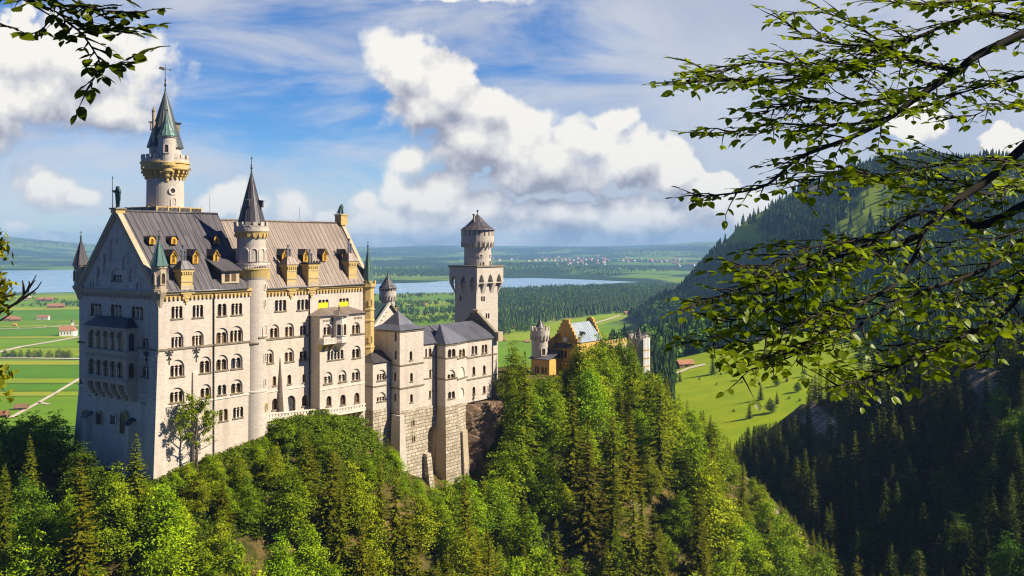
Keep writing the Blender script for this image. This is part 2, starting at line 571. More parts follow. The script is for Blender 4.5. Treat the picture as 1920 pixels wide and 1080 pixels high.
def rubble_mat():
    """rough quarry-faced blocks of the footings"""
    m, t, out = new_mat('rough_quarry_stone')
    uv = t.n('ShaderNodeUVMap').outputs[0]
    wv = t.noise(uv, 0.7, 2.0, 0.5, out=1)
    uvw = t.vm('MULTIPLY_ADD', t.vm('SUBTRACT', wv, (0.5, 0.5, 0.5)), (0.35, 0.22, 0), uv)
    br = t.n('ShaderNodeTexBrick', {'offset': 0.42, 'squash': 0.8, 'squash_frequency': 3}, Vector=uvw)
    br.inputs['Scale'].default_value = 1.0
    br.inputs['Brick Width'].default_value = 1.75
    br.inputs['Row Height'].default_value = 0.92
    br.inputs['Mortar Size'].default_value = 0.07
    br.inputs['Mortar Smooth'].default_value = 0.6
    br.inputs['Color1'].default_value = (0.36, 0.30, 0.215, 1)
    br.inputs['Color2'].default_value = (0.56, 0.48, 0.36, 1)
    br.inputs['Mortar'].default_value = (0.17, 0.135, 0.09, 1)
    tc = t.n('ShaderNodeTexCoord').outputs['Object']
    bl = t.noise(tc, 0.3, 6.0, 0.65)
    c = t.mix(t.m('MULTIPLY', t.ss(bl, 0.45, 0.7), 0.5), br.outputs['Color'], (0.25, 0.20, 0.13))
    h = t.m('MULTIPLY_ADD', t.noise(tc, 1.6, 5.0, 0.65), 0.9, t.m('MULTIPLY', t.m('SUBTRACT', 1.0, br.outputs['Fac']), 0.9))
    finish(t, out, c, 0.9, h, 1.0, 0.35)
    return m
RUBBLE = rubble_mat()


def rock_mat():
    m, t, out = new_mat('brown_limestone_rock')
    tc = t.n('ShaderNodeTexCoord').outputs['Object']
    n1 = t.noise(tc, 0.16, 8.0, 0.65, 0.6)
    n2 = t.noise(tc, 1.1, 6.0, 0.7)
    c = t.mix(t.ss(n1, 0.35, 0.65), (0.085, 0.048, 0.026), (0.27, 0.165, 0.095))
    c = t.mix(t.m('MULTIPLY', t.ss(n2, 0.4, 0.7), 0.5), c, (0.33, 0.25, 0.18))
    finish(t, out, c, 0.9, n2, 1.0, 0.8)
    return m
ROCK = rock_mat()

BLEAF = [mat_leaf('fresh_green_leaves', (0.095, 0.180, 0.002), (0.315, 0.425, 0.005), 0.22),
         mat_leaf('yellow_green_leaves', (0.140, 0.200, 0.002), (0.360, 0.420, 0.006), 0.22),
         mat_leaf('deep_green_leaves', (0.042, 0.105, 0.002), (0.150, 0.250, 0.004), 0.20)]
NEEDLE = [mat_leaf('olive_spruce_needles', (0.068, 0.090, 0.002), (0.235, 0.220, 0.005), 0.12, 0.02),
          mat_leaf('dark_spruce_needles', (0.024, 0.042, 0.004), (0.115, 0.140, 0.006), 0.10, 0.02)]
FARLEAF = mat_leaf('far_woodland_leaves', (0.035, 0.095, 0.004), (0.130, 0.230, 0.006), 0.15)
FARCON = mat_leaf('far_conifer_needles', (0.012, 0.040, 0.006), (0.065, 0.115, 0.008), 0.08)
BUSH = mat_leaf('undergrowth_leaves', (0.035, 0.068, 0.002), (0.170, 0.220, 0.004), 0.28)
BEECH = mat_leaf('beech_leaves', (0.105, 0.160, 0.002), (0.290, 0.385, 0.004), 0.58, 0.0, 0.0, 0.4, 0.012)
BEECH_DK = mat_leaf('shaded_beech_leaves', (0.045, 0.065, 0.002), (0.105, 0.130, 0.003), 0.20, 0.0, 0.0, 0.4, 0.012)  # shade of the canopy above put into the leaf colour and translucency

# ------------------------------------------------------------------ castle frame: L along the south front, w into the castle, z up
_a = math.atan2(1290.0, FPX)
SA, CA = math.sin(_a), math.cos(_a)
C0 = Vector(((297 - 960) / FPX * 200.0, 200.0, 0.0))
CROT = math.atan2(CA, SA)

def cw(L, w, z=0.0):
    return Vector((C0.x + SA * L - CA * w, C0.y + CA * L + SA * w, z))

def L_of(px, w=0.0):
    k = (px - 960.0) / FPX
    X0, Y0 = C0.x - CA * w, C0.y + SA * w
    return (k * Y0 - X0) / (SA - k * CA)

def w_of(px, L=0.0):
    k = (px - 960.0) / FPX
    X0, Y0 = C0.x + SA * L, C0.y + CA * L
    return (X0 - k * Y0) / (CA + k * SA)

def z_of(py, L, w=0.0):
    return (HY - py) / FPX * cw(L, w).y

# ------------------------------------------------------------------ terrain
def smooth(a, b, x):
    t = np.clip((x - a) / (b - a), 0, 1)
    return t * t * (3 - 2 * t)

_rng = np.random.RandomState(7)
_OCT = [(_rng.rand(2) * 6.28, _rng.rand() * 6.28) for _ in range(60)]

def vnoise(x, y, scale, octaves=4, seed=0):
    """smooth value noise, vectorised"""
    tot = np.zeros_like(x, dtype=float); amp = 1.0; s = 0.0
    for o in range(octaves):
        f = (2.03 ** o) / scale
        X, Y = x * f + 13.7 * (seed + o), y * f - 7.9 * (seed + 2 * o)
        xi, yi = np.floor(X), np.floor(Y)
        fx, fy = X - xi, Y - yi
        fx = fx * fx * (3 - 2 * fx); fy = fy * fy * (3 - 2 * fy)
        def h(a, b):
            v = np.sin(a * 127.1 + b * 311.7 + seed * 17.3) * 43758.5453
            return v - np.floor(v)
        v = (h(xi, yi) * (1 - fx) + h(xi + 1, yi) * fx) * (1 - fy) + (h(xi, yi + 1) * (1 - fx) + h(xi + 1, yi + 1) * fx) * fy
        tot += amp * (v - 0.5) * 2; s += amp; amp *= 0.5
    return tot / s

TOP_L = [-40, -6, 10, 20, 32, 45, 55, 62, 68, 74, 82, 90, 96, 102, 108, 116, 130, 160, 185, 205, 230]
TOP_Z = [-58, -49.5, -47, -45.5, -43.5, -42, -44, -49, -55, -59, -62, -66, -66, -60, -52, -49, -47, -46, -47, -50, -56]

def smax(a, b, k):
    m = np.maximum(a, b)
    return m + k * np.log(np.exp((a - m) / k) + np.exp((b - m) / k))

def terrain(x, y):
    x = np.asarray(x, float); y = np.asarray(y, float)
    dx, dy = x - C0.x, y - C0.y
    L = SA * dx + CA * dy
    w = -CA * dx + SA * dy
    r = np.hypot(x, y)
    nearf = 1 - smooth(900, 2200, r)
    base = np.full_like(x, PLAIN)
    # far rolling country
    far = smooth(8200, 13000, r)
    hills = vnoise(x, y, 5200, 4, 3) * 75 + 42 + vnoise(x, y, 1500, 3, 5) * 18
    base = base + far * np.maximum(hills, 0) + 95 * smooth(12000, 23000, r)
    ang = np.degrees(np.arctan2(x, y))
    big = 420 * np.exp(-((ang + 29.5) / 5.2) ** 2) + 330 * np.exp(-((ang + 46) / 8) ** 2) + 215 * np.exp(-((ang - 13.5) / 4.5) ** 2)
    big = big * .62 * smooth(12500, 18500, r)
    base = base + big * (0.9 + 0.25 * vnoise(x, y, 3000, 4, 9))
    # low swells right of the near lake shore
    base = base + 26 * smooth(6500, 8600, r) * (1 - smooth(9000, 12000, r)) * np.clip(vnoise(x, y, 1700, 3, 11) + 0.25, 0, 1) * smooth(-8, -5, ang)
    # castle spur
    n1 = vnoise(x, y, 26, 4, 1)
    top = np.interp(L, TOP_L, TOP_Z)
    s = np.maximum(-2.0 - w, 0)
    e = np.maximum(L - 205, 0)
    ww = np.maximum(-5 - L, 0)
    nn = np.maximum(w - 42, 0)
    ridge = np.hypot(np.hypot(s * 0.98, e * 0.62), np.hypot(ww * 0.72, nn * 1.0))
    spur = top - ridge + n1 * np.clip(ridge / 12, 0, 1) * 4.0
    spur = np.maximum(spur, -1e3)
    # gorge floor in front of and right of the spur
    floor = -152 - 0.08 * np.maximum(x, 0) + vnoise(x, y, 40, 3, 2) * 4
    gm = (1 - smooth(430, 620, y))
    floor = np.where(gm > 0, floor * gm + (PLAIN) * (1 - gm), PLAIN)
    # right flank of the gorge: a steep west-facing slope
    yend = 545 - 2.6 * np.maximum(x - 161, 0)
    flank = -122 + 0.86 * (x - 125) + vnoise(x, y, 38, 4, 4) * 9
    flank = np.minimum(flank, 22 + 0.10 * (x - 260)) - np.maximum(y - yend, 0) * 1.0
    # knolls that carry the beeches beside the view point
    k1 = -3.2 - 1.15 * np.hypot(x - 8.6, y - 2.6)
    k2 = -3.2 - 1.15 * np.hypot(x + 8.4, y - 2.2)
    # sunny meadow apron behind the gorge
    ap = -124 + 0.2 * (x - 142) + 0.012 * (y - 700) + vnoise(x, y, 160, 3, 6) * 3.0
    ap = np.minimum(ap, -40) - np.maximum(105 - x, 0) * 0.55 - np.maximum(y - 1120, 0) * 0.18 - np.maximum(560 - y, 0) * 0.9
    # the mountain on the right
    mx = x - 905.0; my = (y - 2300.0)
    mx = np.where(mx > 0, mx * 0.62, mx)
    my = np.where(my > 0, my / 1.6, my / 2.4)
    d = np.hypot(mx, my) * (1 + 0.10 * vnoise(x, y, 420, 3, 18))
    mnt = 398 - 0.10 * d - 0.00125 * d * d
    mnt = np.where(d > 480, 398 - 48 - 0.00125 * 480 ** 2 - (d - 480) * 0.62, mnt)
    mnt = mnt + (vnoise(x, y, 260, 5, 8) * 42 + 30 * np.abs(vnoise(x, y, 130, 4, 19)) - 9) * smooth(0, 200, d) + PLAIN
    z = np.maximum(base, floor)
    z = smax(z, np.clip(spur, -400, 100), 2.5)
    z = smax(z, np.clip(ap, -400, 300), 4.0)
    z = smax(z, np.clip(flank, -400, 300), 3.0)
    z = smax(z, np.clip(mnt, -400, 900), 8.0)
    z = np.maximum(z, np.maximum(k1, k2))
    z = z - 0.0
    return z

def tz(x, y):
    return float(terrain(np.array([x]), np.array([y]))[0])


def ground_mat():
    m, t, out = new_mat('ground_cover')
    geo = t.n('ShaderNodeNewGeometry')
    pos = geo.outputs['Position']
    at = t.n('ShaderNodeAttribute', {'attribute_name': 'zone'})
    zs = t.n('ShaderNodeSeparateColor', Color=at.outputs['Color'])
    # patchwork of meadows on the plain
    mp = t.n('ShaderNodeMapping', Vector=pos)
    mp.inputs['Rotation'].default_value = (0, 0, R(12))
    mp.inputs['Scale'].default_value = (0.0016, 0.0042, 0.0)
    vo = t.n('ShaderNodeTexVoronoi', {'voronoi_dimensions': '2D', 'distance': 'MANHATTAN'}, Vector=mp.outputs[0])
    vo.inputs['Scale'].default_value = 1.0
    pr = t.n('ShaderNodeValToRGB', Fac=t.n('ShaderNodeSeparateColor', Color=vo.outputs['Color']).outputs[0])
    cr = pr.color_ramp
    cr.interpolation = 'CONSTANT'
    cr.elements[0].color = (0.125, 0.225, 0.012, 1)
    cr.elements[1].position = 0.85; cr.elements[1].color = (0.21, 0.25, 0.03, 1)
    for p_, c_ in ((0.3, (0.09, 0.19, 0.01, 1)), (0.55, (0.15, 0.235, 0.015, 1)), (0.7, (0.11, 0.215, 0.02, 1))):
        el = cr.elements.new(p_); el.color = c_
    fine = t.noise(pos, 0.06, 5.0, 0.6)
    pl = t.mix(t.m('MULTIPLY', t.ss(fine, 0.3, 0.7), 0.22), pr.outputs[0], (0.10, 0.16, 0.012))
    # woodland in the far country
    mp2 = t.n('ShaderNodeMapping', Vector=pos)
    mp2.inputs['Scale'].default_value = (0.00075, 0.00052, 0.0)
    wn = t.noise(mp2.outputs[0], 1.0, 7.0, 0.62)
    wood = t.m('MULTIPLY', t.ss(wn, 0.44, 0.49), zs.outputs[2])
    pl = t.mix(wood, pl, (0.014, 0.040, 0.012))
    # forest floor, rock, alpine grass
    ff = t.mix(t.ss(t.noise(pos, 0.22, 6.0, 0.65), 0.35, 0.65), (0.030, 0.040, 0.006), (0.150, 0.098, 0.035))
    c = t.mix(zs.outputs[0], pl, ff)
    gr = t.mix(t.ss(t.noise(pos, 0.05, 5.0, 0.6), 0.3, 0.7), (0.190, 0.275, 0.001), (0.265, 0.320, 0.002))
    c = t.mix(at.outputs['Alpha'], c, gr)
    rk = t.mix(t.ss(t.noise(pos, 0.25, 7.0, 0.7), 0.35, 0.65), (0.11, 0.085, 0.06), (0.34, 0.27, 0.20))
    c = t.mix(zs.outputs[1], c, rk)
    bmp = t.noise(pos, 0.5, 4.0, 0.6)
    b = finish(t, out, c, 0.95, bmp, 0.5, 0.5, spec=0.1)
    return m
GROUND = ground_mat()


def cliff_strip(x, y, z):
    """two bare rock faces on the shaded flank"""
    n = vnoise(x, y, 11, 3, 88)
    a = (np.abs(x - 160 - .10 * (y - 490) + 3 * n) < 4.5) & (np.abs(y - 490) < 34)
    b = (np.abs(x - 198 - .3 * (y - 395) + 3 * n) < 5.0) & (np.abs(y - 395) < 24)
    return ((a | b) * 1.0)


def zones(x, y, z):
    """albedo zones: R forest floor, G bare rock, B far country (may carry woodland), A lush meadow grass"""
    r = np.hypot(x, y)
    dx, dy = x - C0.x, y - C0.y
    L = SA * dx + CA * dy
    w = -CA * dx + SA * dy
    hi = smooth(-196, -188, z) * (1 - smooth(6000, 7000, r))
    forest = hi.copy()
    mead = (smooth(.160, .172, x / np.maximum(y, 1)) * smooth(560, 600, y) * (1 - smooth(975, 1000, y)) * (1 - smooth(300, 330, x - 0.12 * (y - 700))))
    forest *= (1 - mead)
    rock = np.zeros_like(x)
    n = vnoise(x, y, 9, 4, 21)
    spurzone = (np.abs(w + 25) < 60) & (L > -60) & (L < 260) & (y < 520)
    rock += spurzone * smooth(0.30, 0.5, n) * 0.9
    mt = smooth(-30, 30, z) * smooth(1200, 1500, y)
    n2 = vnoise(x, y, 120, 5, 22)
    rock += mt * smooth(0.15, 0.35, n2)
    flank = (x > 110) & (y < 560)
    rock += flank * smooth(0.28, 0.42, vnoise(x, y, 26, 4, 24)) * 0.9
    rock = np.maximum(rock, cliff_strip(x, y, z))
    grass = mead + mt * (1 - smooth(-0.10, 0.12, n2)) * smooth(-0.3, 0.05, vnoise(x, y, 210, 3, 23))
    farc = smooth(4300, 5200, r) * np.ones_like(x)
    return np.clip(np.stack([forest, rock, farc, grass], -1), 0, 1)


def build_ground():
    na, nr = 620, 720
    ang = np.radians(np.linspace(-62, 62, na))
    rr = np.geomspace(2.0, 25500.0, nr)
    A, RR = np.meshgrid(ang, rr)
    x = (RR * np.sin(A)).ravel(); y = (RR * np.cos(A)).ravel()
    z = terrain(x, y)
    v = np.stack([x, y, z], 1)
    i = np.arange(nr - 1)[:, None] * na + np.arange(na - 1)[None, :]
    i = i.ravel()
    f = np.stack([i, i + 1, i + na + 1, i + na], 1)[:, ::-1]
    me = mesh_np('ground', v, f, [GROUND], smooth=True)
    at = me.attributes.new('zone', 'FLOAT_COLOR', 'POINT')
    at.data.foreach_set('color', zones(x, y, z).astype(np.float32).ravel())
    o = link('ground', me)
    props(o, kind='structure')
build_ground()


# ------------------------------------------------------------------ lake, fields, paths on the plain (each a thin sheet lying on the ground)
def water_mat():
    m, t, out = new_mat('lake_water')
    pos = t.n('ShaderNodeNewGeometry').outputs['Position']
    mp = t.n('ShaderNodeMapping', Vector=pos)
    mp.inputs['Scale'].default_value = (0.0015, 0.004, 0)
    nz = t.noise(mp.outputs[0], 1.0, 5.0, 0.6)
    c = t.mix(t.ss(nz, 0.35, 0.65), (0.10, 0.27, 0.46), (0.16, 0.35, 0.54))
    b = finish(t, out, c, t.m('MULTIPLY_ADD', t.ss(nz, 0.4, 0.6), 0.12, 0.10), t.noise(pos, 0.02, 4.0, 0.6), 0.12, 1.0, spec=0.5)
    return m
WATER = water_mat()


def sheet(name, pts, mat, z, kind='structure', up=0.0):
    mb = MB()
    P3 = [on_plain(px, py, PLAIN) for px, py in pts]
    tri = tessellate_polygon([P3])
    vs = [(p.x, p.y, z) for p in P3]
    if sum((vs[t3[1]][0] - vs[t3[0]][0]) * (vs[t3[2]][1] - vs[t3[0]][1]) - (vs[t3[1]][1] - vs[t3[0]][1]) * (vs[t3[2]][0] - vs[t3[0]][0]) for t3 in tri) < 0:
        tri = [tuple(reversed(t3)) for t3 in tri]
    mb.mesh_faces(vs, tri, mat)
    o = mb.build(name)
    props(o, kind=kind)
    return o

LAKE = [(-420, 553), (-200, 552), (0, 551), (60, 549.5), (150, 548), (300, 549), (480, 551), (640, 552), (720, 551), (780, 550), (850, 549), (905, 549),
        (940, 546), (975, 545), (1010, 542), (1060, 538), (1100, 534.5), (1150, 531.5), (1200, 529),
        (1150, 527), (1100, 524.5), (1050, 523), (1000, 521.5), (960, 522), (900, 521.5), (850, 526), (800, 530), (760, 531), (700, 533), (640, 530), (560, 524), (420, 512), (300, 503), (200, 499.5),
        (120, 498), (60, 497.5), (20, 499), (-80, 498), (-240, 497), (-420, 499)]
sheet('lake', LAKE, WATER, PLAIN + 0.8)


def field_mat(name, col, var=0.12, stripes=0.0):
    m, t, out = new_mat(name)
    pos = t.n('ShaderNodeNewGeometry').outputs['Position']
    nz = t.noise(pos, 0.012, 6.0, 0.62)
    c = t.mix(t.ss(nz, 0.3, 0.7), tuple(x * (1 - var) for x in col), tuple(x * (1 + var) for x in col))
    mp = t.n('ShaderNodeMapping', Vector=pos)
    mp.inputs['Rotation'].default_value = (0, 0, R(4))
    mp.inputs['Scale'].default_value = (0.0015, 0.05, 0)
    st = t.noise(mp.outputs[0], 1.0, 3.0, 0.5)
    c = t.mix(t.m('MULTIPLY', t.ss(st, 0.4, 0.65), 0.30), c, (col[0] * 1.25, col[1] * 1.0, col[2] * 1.4))
    finish(t, out, c, 0.95, spec=0.05)
    return m
FM = {'g': field_mat('mown_meadow_green', (0.125, 0.235, 0.003)), 'd': field_mat('lush_meadow_green', (0.080, 0.195, 0.002)),
      'l': field_mat('light_meadow_green', (0.200, 0.275, 0.005)), 'y': field_mat('dry_cut_hay', (0.250, 0.290, 0.010)),
      'b': field_mat('stubble_tan', (0.240, 0.240, 0.022))}
TRACK = mat_plain('pale_gravel_track', (0.52, 0.44, 0.33), 0.95, 0.12, 0.02)

FIELDS = [  # left plain, from far to near
    ('l', [(-260, 556), (60, 555), (210, 553), (230, 561), (60, 563), (-260, 565)]),
    ('g', [(-260, 566), (230, 562), (240, 575), (-260, 580)]),
    ('y', [(-280, 580), (110, 575.5), (170, 576), (160, 580), (-280, 586)]),
    ('d', [(-300, 587), (230, 579), (240, 598), (-300, 602)]),
    ('g', [(-300, 603), (260, 598.5), (260, 606), (-300, 611)]),
    ('l', [(-320, 612), (90, 609), (90, 613), (-320, 617)]),
    ('d', [(-320, 618), (280, 612), (280, 629), (-320, 633)]),
    ('y', [(-340, 634), (280, 629.5), (280, 633), (-340, 638)]),
    ('g', [(-340, 639), (280, 633.5), (280, 650), (-340, 656)]),
    ('l', [(-340, 657), (280, 650.5), (280, 668), (-340, 668)]),
    ('y', [(-360, 676), (280, 678), (280, 685), (-360, 684)]),
    ('d', [(-380, 685), (280, 686), (280, 710), (-380, 708)]),
    ('l', [(-380, 708.6), (280, 710.6), (280, 719), (-380, 719)]),
    ('d', [(-400, 720), (280, 720), (280, 733), (-400, 736)]),
    ('y', [(-400, 737), (100, 735), (100, 743), (-400, 745)]),
    ('g', [(-440, 746), (280, 744), (300, 800), (-440, 800)]),
    ('l', [(110, 735), (280, 734), (280, 743), (104, 743)]),
    # between palace and square tower, and right of it
    ('l', [(640, 560), (720, 566), (790, 562), (850, 566), (850, 572), (760, 577), (640, 578)]),
    ('g', [(640, 579), (850, 574), (850, 582), (640, 588)]),
    ('l', [(640, 591), (850, 587), (850, 598), (640, 600)]),
    ('g', [(640, 602), (860, 600), (860, 640), (640, 640)]),
    ('y', [(930, 556), (985, 552), (960, 560), (930, 566)]),
    ('l', [(930, 584), (1020, 577), (1065, 575), (1010, 583), (965, 594), (930, 600)]),
    ('g', [(930, 601), (965, 595), (1000, 600), (940, 612), (930, 613)]),
    ('l', [(935, 622), (1040, 606), (1125, 592), (1215, 578), (1190, 590), (1120, 612), (1030, 640), (935, 640)]),
    ('g', [(1030, 641), (1120, 613), (1200, 596), (1180, 622), (1120, 660), (1030, 660)]),
    ('g', [(880, 641), (1030, 641), (1030, 690), (880, 690)]),
]
for k, (c, pts) in enumerate(FIELDS):
    sheet('field', pts, FM[c], PLAIN + 0.5 + 0.02 * k)


def track(name, pts, wid, mat=TRACK, z=None):
    P3 = [on_plain(px, py) for px, py in pts]
    mb = MB()
    L_, R_ = [], []
    for i, p in enumerate(P3):
        d = P3[min(i + 1, len(P3) - 1)] - P3[max(i - 1, 0)]
        d.z = 0; d.normalize()
        nrm = Vector((-d.y, d.x, 0)) * wid / 2
        zz = PLAIN + 1.4
        L_.append((p.x + nrm.x, p.y + nrm.y, zz)); R_.append((p.x - nrm.x, p.y - nrm.y, zz))
    for i in range(len(P3) - 1):
        mb.face([R_[i], R_[i + 1], L_[i + 1], L_[i]], mat)
    o = mb.build(name)
    props(o, kind='structure')

track('path', [(-140, 672), (60, 672.5), (160, 674), (280, 675)], 13)
track('path', [(-80, 676), (0, 661), (40, 651), (90, 643), (140, 634), (200, 625)], 13)
track('path', [(-160, 622), (60, 616), (130, 612), (240, 607)], 12)
track('path', [(20, 785), (70, 758), (110, 735), (150, 711), (200, 680)], 5.5)
track('path', [(72, 756), (92, 760)], 6)
track('path', [(45, 563), (52, 556)], 30)
track('path', [(1115, 607), (1150, 596), (1163, 592)], 9)
track('path', [(760, 573), (800, 568), (850, 566)], 12)

# ------------------------------------------------------------------ castle building kit (castle-frame coordinates)
class Thing:
    """an Empty at the thing's base in the castle frame; parts are built in castle coordinates and shifted to it"""
    def __init__(self, name, label, cat, base, group=None):
        self.base = base
        self.root = props(empty(name, cw(*base), CROT), label, cat, group)

    def part(self, name, mb, parent=None):
        if parent is None:
            return mb.build(name, self.root, self.base)
        return mb.build(name, parent, self.base) if parent.type == 'EMPTY' else mb.build(name, parent, tuple(self.base))

    def inst(self, name, me, pos, ang=0.0, parent=None):
        """place a shared mesh (local x along the face, y inwards, z up)"""
        loc = Vector(pos) - Vector(self.base)
        return link(name, me, parent or self.root, loc, (0, 0, ang))


def arch_pts(x0, x1, zs, n=8, pointed=False):
    """points of an arch from (x1, zs) over the top to (x0, zs)"""
    cx, r = (x0 + x1) / 2, (x1 - x0) / 2
    if pointed:
        h = r * 1.7
        pts = []
        for i in range(n + 1):
            t = i / n
            x = x1 + (x0 - x1) * t
            q = abs(2 * t - 1)
            pts.append((x, zs + h * (1 - q ** 1.8)))
        return pts
    return [(cx + r * math.cos(math.pi * i / n), zs + r * math.sin(math.pi * i / n)) for i in range(n + 1)]


def lights_outline(w, h, n, seg=6):
    """outline of n round-headed lights side by side under one scalloped head; x centred, z from 0"""
    lw = w / n
    zs = max(h - lw / 2, h * 0.4)
    pts = [(-w / 2, 0.0), (w / 2, 0.0)]
    for k in reversed(range(n)):
        pts += arch_pts(-w / 2 + k * lw, -w / 2 + (k + 1) * lw, zs, seg)
    out = [pts[0]]
    for p in pts[1:]:
        if math.hypot(p[0] - out[-1][0], p[1] - out[-1][1]) > 1e-5:
            out.append(p)
    return out


def holes_fill(mb, outer, holes, y, mat, flip=False):
    """flat panel at depth y with holes, facing -y"""
    polys = [[Vector((x, 0, z)) for x, z in outer]] + [[Vector((x, 0, z)) for x, z in h] for h in holes]
    tri = tessellate_polygon(polys)
    flat = [p for poly in polys for p in poly]
    vs = [(p.x, y, p.z) for p in flat]
    fs = []
    for a, b, c in tri:
        ar = (flat[b].x - flat[a].x) * (flat[c].z - flat[a].z) - (flat[b].z - flat[a].z) * (flat[c].x - flat[a].x)
        if abs(ar) < 1e-9: continue
        fs.append((a, b, c) if ar > 0 else (a, c, b))
    mb.mesh_faces(vs, fs, mat)


def reveal(mb, outline, y0, y1, mat):
    n = len(outline)
    for i in range(n):
        a, b = outline[i], outline[(i + 1) % n]
        mb.face([(a[0], y0, a[1]), (b[0], y0, b[1]), (b[0], y1, b[1]), (a[0], y1, a[1])][::-1], mat)


_WT = {}

def window_kit(w, h, n=1, big=0.0, mat=None, pane=None, rev=None):
    """meshes of a window: hole outline, stone part, pane, column.  big = extra height of a blind arch over the lights"""
    mat = mat or WALL
    pane = pane or GLASS
    rev = rev or REVEAL
    w, h, big = round(w, 1), round(h, 1), round(big, 1)
    key = (w, h, n, big, mat.name, pane.name, rev.name)
    if key in _WT: return _WT[key]
    mb = MB(); pb = MB()
    lights = lights_outline(w, h, n)
    if big > 0:
        ow = w + 0.5
        zs = max(h + big - ow / 2, h * 0.55)
        hole = [(-ow / 2, -0.0), (ow / 2, -0.0)] + arch_pts(-ow / 2, ow / 2, zs, 12)
        reveal(mb, hole, 0.0, 0.32, mat)
        li = [(x, z + 0.02) for x, z in lights]
        holes_fill(mb, [(x, z) for x, z in hole], [li], 0.32, mat)
        y0 = 0.32
        lights = li
    else:
        hole = lights
        y0 = 0.0
    reveal(mb, lights, y0, y0 + 0.55, rev)
    # glazing lies behind the opening
    xs = [p[0] for p in lights]; zs_ = [p[1] for p in lights]
    pb.face([(x, y0 + 0.50, z) for x, z in lights], pane) if n == 1 else holes_fill(pb, lights, [], y0 + 0.50, pane)
    # sill
    sb = MB()
    sb.box(min(x for x, z in hole) - 0.2, max(x for x, z in hole) + 0.2, -0.20, 0.28, -0.24, 0.025, DARKTRIM)
    cols = None
    if n > 1:
        lw = w / n
        cb = MB()
        zsp = max(h - lw / 2, h * 0.4)
        rr = min(0.15, lw * 0.16)
        cb.lathe(0, 0, [(rr * 1.7, 0.02), (rr * 1.7, 0.14), (rr * 1.1, 0.22), (rr, zsp - 0.34), (rr * 1.1, zsp - 0.30), (rr * 1.9, zsp - 0.10), (rr * 1.9, zsp + 0.06), (0, zsp + 0.06)], 8, COLSTONE)
        cols = (cb.data('column'), [(-w / 2 + k * lw, y0 + 0.16) for k in range(1, n)])
    res = dict(hole=hole, mesh=mb.data('window'), pane=pb.data('pane'), sill=sb.data('sill'), cols=cols)
    _WT[key] = res
    return res


